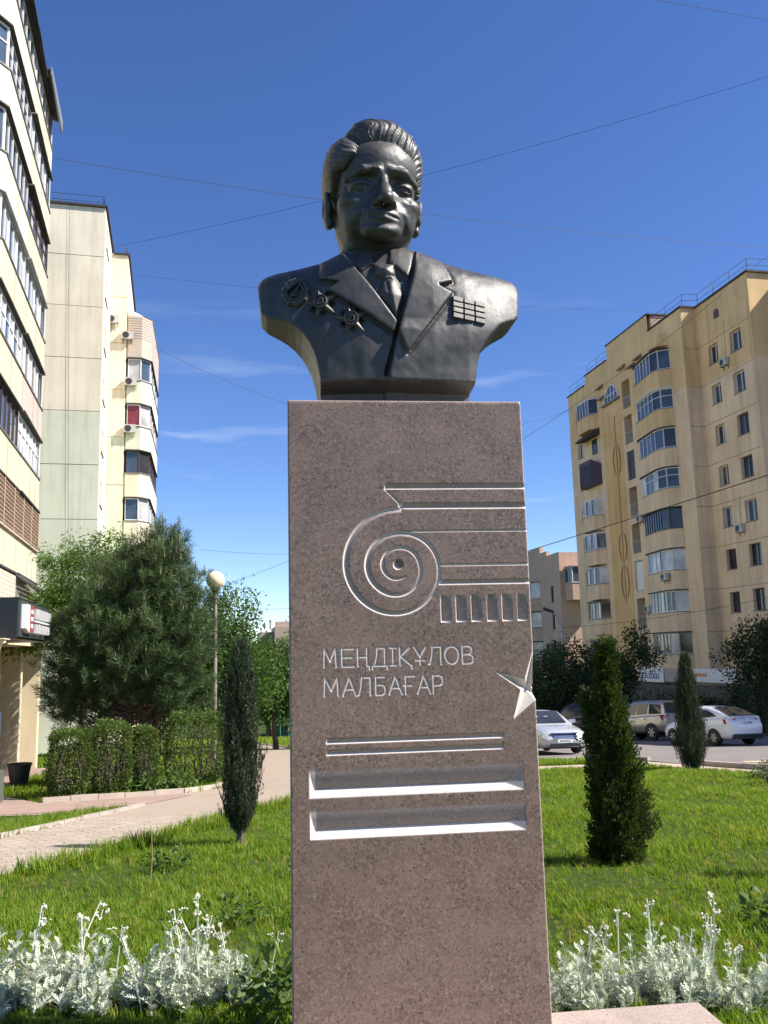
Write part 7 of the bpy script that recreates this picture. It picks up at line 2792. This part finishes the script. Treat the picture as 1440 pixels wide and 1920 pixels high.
def scatter(regions_ok, box, dens, g):
    x0, x1, y0, y1 = box
    n_ = int((x1 - x0) * (y1 - y0) * dens)
    P = np.stack([g.uniform(x0, x1, n_), g.uniform(y0, y1, n_)], -1)
    vis = (np.abs(P[:, 0]) < 0.46 * P[:, 1] + 0.45)
    P = P[vis]
    return P[regions_ok(P)]


def in_poly_np(P, poly):
    x, y = P[:, 0], P[:, 1]
    c = np.zeros(len(P), bool)
    for i in range(len(poly)):
        x1, y1 = poly[i]
        x2, y2 = poly[i - 1]
        if y1 == y2:
            continue
        c ^= ((y1 > y) != (y2 > y)) & (x < (x2 - x1) * (y - y1) / (y2 - y1) + x1)
    return c


ROADP = [(0.9, 21.5), (3.6, 21.75), (4.75, 22.05), (6.5, 21.95), (7.4, 19.8), (8.6, 17.6), (11, 14.5), (16, 11.0), (26, 7.0), (90, -6), (90, 50), (30, 54), (14.5, 49), (4, 56), (-1, 70), (-3, 70), (0, 50), (0.8, 35)]
APRON = [(-7.3, 13.8), (-6.1, 13.9), (-5.4, 13.95), (-4.0, 15.3), (-3.6, 17.0), (-3.9, 17.4), (-6.2, 16.0), (-8.2, 18.5), (-11, 30), (-30, 40), (-30, 14)]
SLABW = [MON @ Vector(p) for p in ((-0.50, -1.2, 0), (1.16, -1.2, 0), (1.16, 0.22, 0), (0.51, 0.22, 0), (0.51, 0.58, 0), (-0.49, 0.58, 0))]
SLABP = [(p.x, p.y) for p in SLABW]


def lawn_ok(P):
    return ~in_poly_np(P, PATH) & ~in_poly_np(P, ROADP) & ~in_poly_np(P, APRON) & ~in_poly_np(P, SLABP)


g = np.random.default_rng(77)
near = scatter(lawn_ok, (-3.0, 3.2, 3.6, 7.0), 620, g)
mid = scatter(lawn_ok, (-6.5, 8.0, 7.0, 13.0), 330, g)
mid2 = scatter(lawn_ok, (-7.0, 10.0, 13.0, 22.5), 170, g)
farp = scatter(lawn_ok, (-16, 2.0, 17.0, 68.0), 26, g)
edge = []
for a, b in zip(PATH[4:9], PATH[5:10]):
    L = math.hypot(b[0] - a[0], b[1] - a[1])
    for k in range(int(L * 95)):
        t_ = g.random()
        edge.append((a[0] + (b[0] - a[0]) * t_ + abs(g.normal(0, 0.16)), a[1] + (b[1] - a[1]) * t_ - abs(g.normal(0, 0.10))))
edge = np.array(edge)
verge = np.stack([g.uniform(1.2, 6.6, 900), g.uniform(23.9, 25.2, 900)], -1)


def pz(P, lift=0.0):
    return np.concatenate([P, np.array([[gz(x, y) + lift] for x, y in P])], 1)


allp = np.concatenate([near, mid, mid2])
patch = 0.75 + 0.35 * np.sin(allp[:, 0] * 2.1 + 1.3 * np.sin(allp[:, 1] * 1.1)) * np.sin(allp[:, 1] * 1.7 + allp[:, 0])
dist = allp[:, 1]
sc = patch * g.uniform(0.7, 1.25, len(allp)) * np.interp(dist, [3.5, 7, 13, 22], [0.85, 1.0, 1.35, 1.8])
keep = g.random(len(allp)) < np.clip(0.55 + 0.55 * patch, 0, 1)
allp, sc = allp[keep], sc[keep]
cl = [clump(200 + k, 11, 0.075, 0.040, 0.0032) for k in range(5)]
grass_field('lawn_grass', pz(allp), cl, sc, 'sunlit green lawn grass around the monument')
clt = [clump(210 + k, 9, 0.17, 0.035, 0.0038) for k in range(4)]
tall = allp[g.choice(len(allp), 900, replace=False)]
tp_ = np.concatenate([edge, tall])
ts = np.concatenate([g.uniform(0.6, 1.25, len(edge)), g.uniform(0.45, 0.85, len(tall))])
grass_field('tall_grass', pz(tp_), clt, ts, 'taller unmown grass along the path edge')
clf = [clump(220 + k, 10, 0.16, 0.16, 0.012) for k in range(3)]
grass_field('far_grass', pz(np.concatenate([farp, verge])), clf, g.uniform(0.6, 1.2, len(farp) + len(verge)) * np.interp(np.concatenate([farp, verge])[:, 1], [17, 60], [0.8, 1.8]), 'grass on the far lawns and the roadside verge')
# a dry stalk
m = MB()
m.tube([(0, 0, -0.02), (0.01, 0, 0.2), (-0.005, 0, 0.44)], [0.006, 0.005, 0.003], 5)
o = m.build('dry_stalk', simple('straw', (0.33, 0.24, 0.12), 0.9, 0.3, 6))
o.location = (-2.12, 8.0, gz(-2, 8.0))
tag(o, 'single dry straw stalk standing in the left lawn', 'stalk')
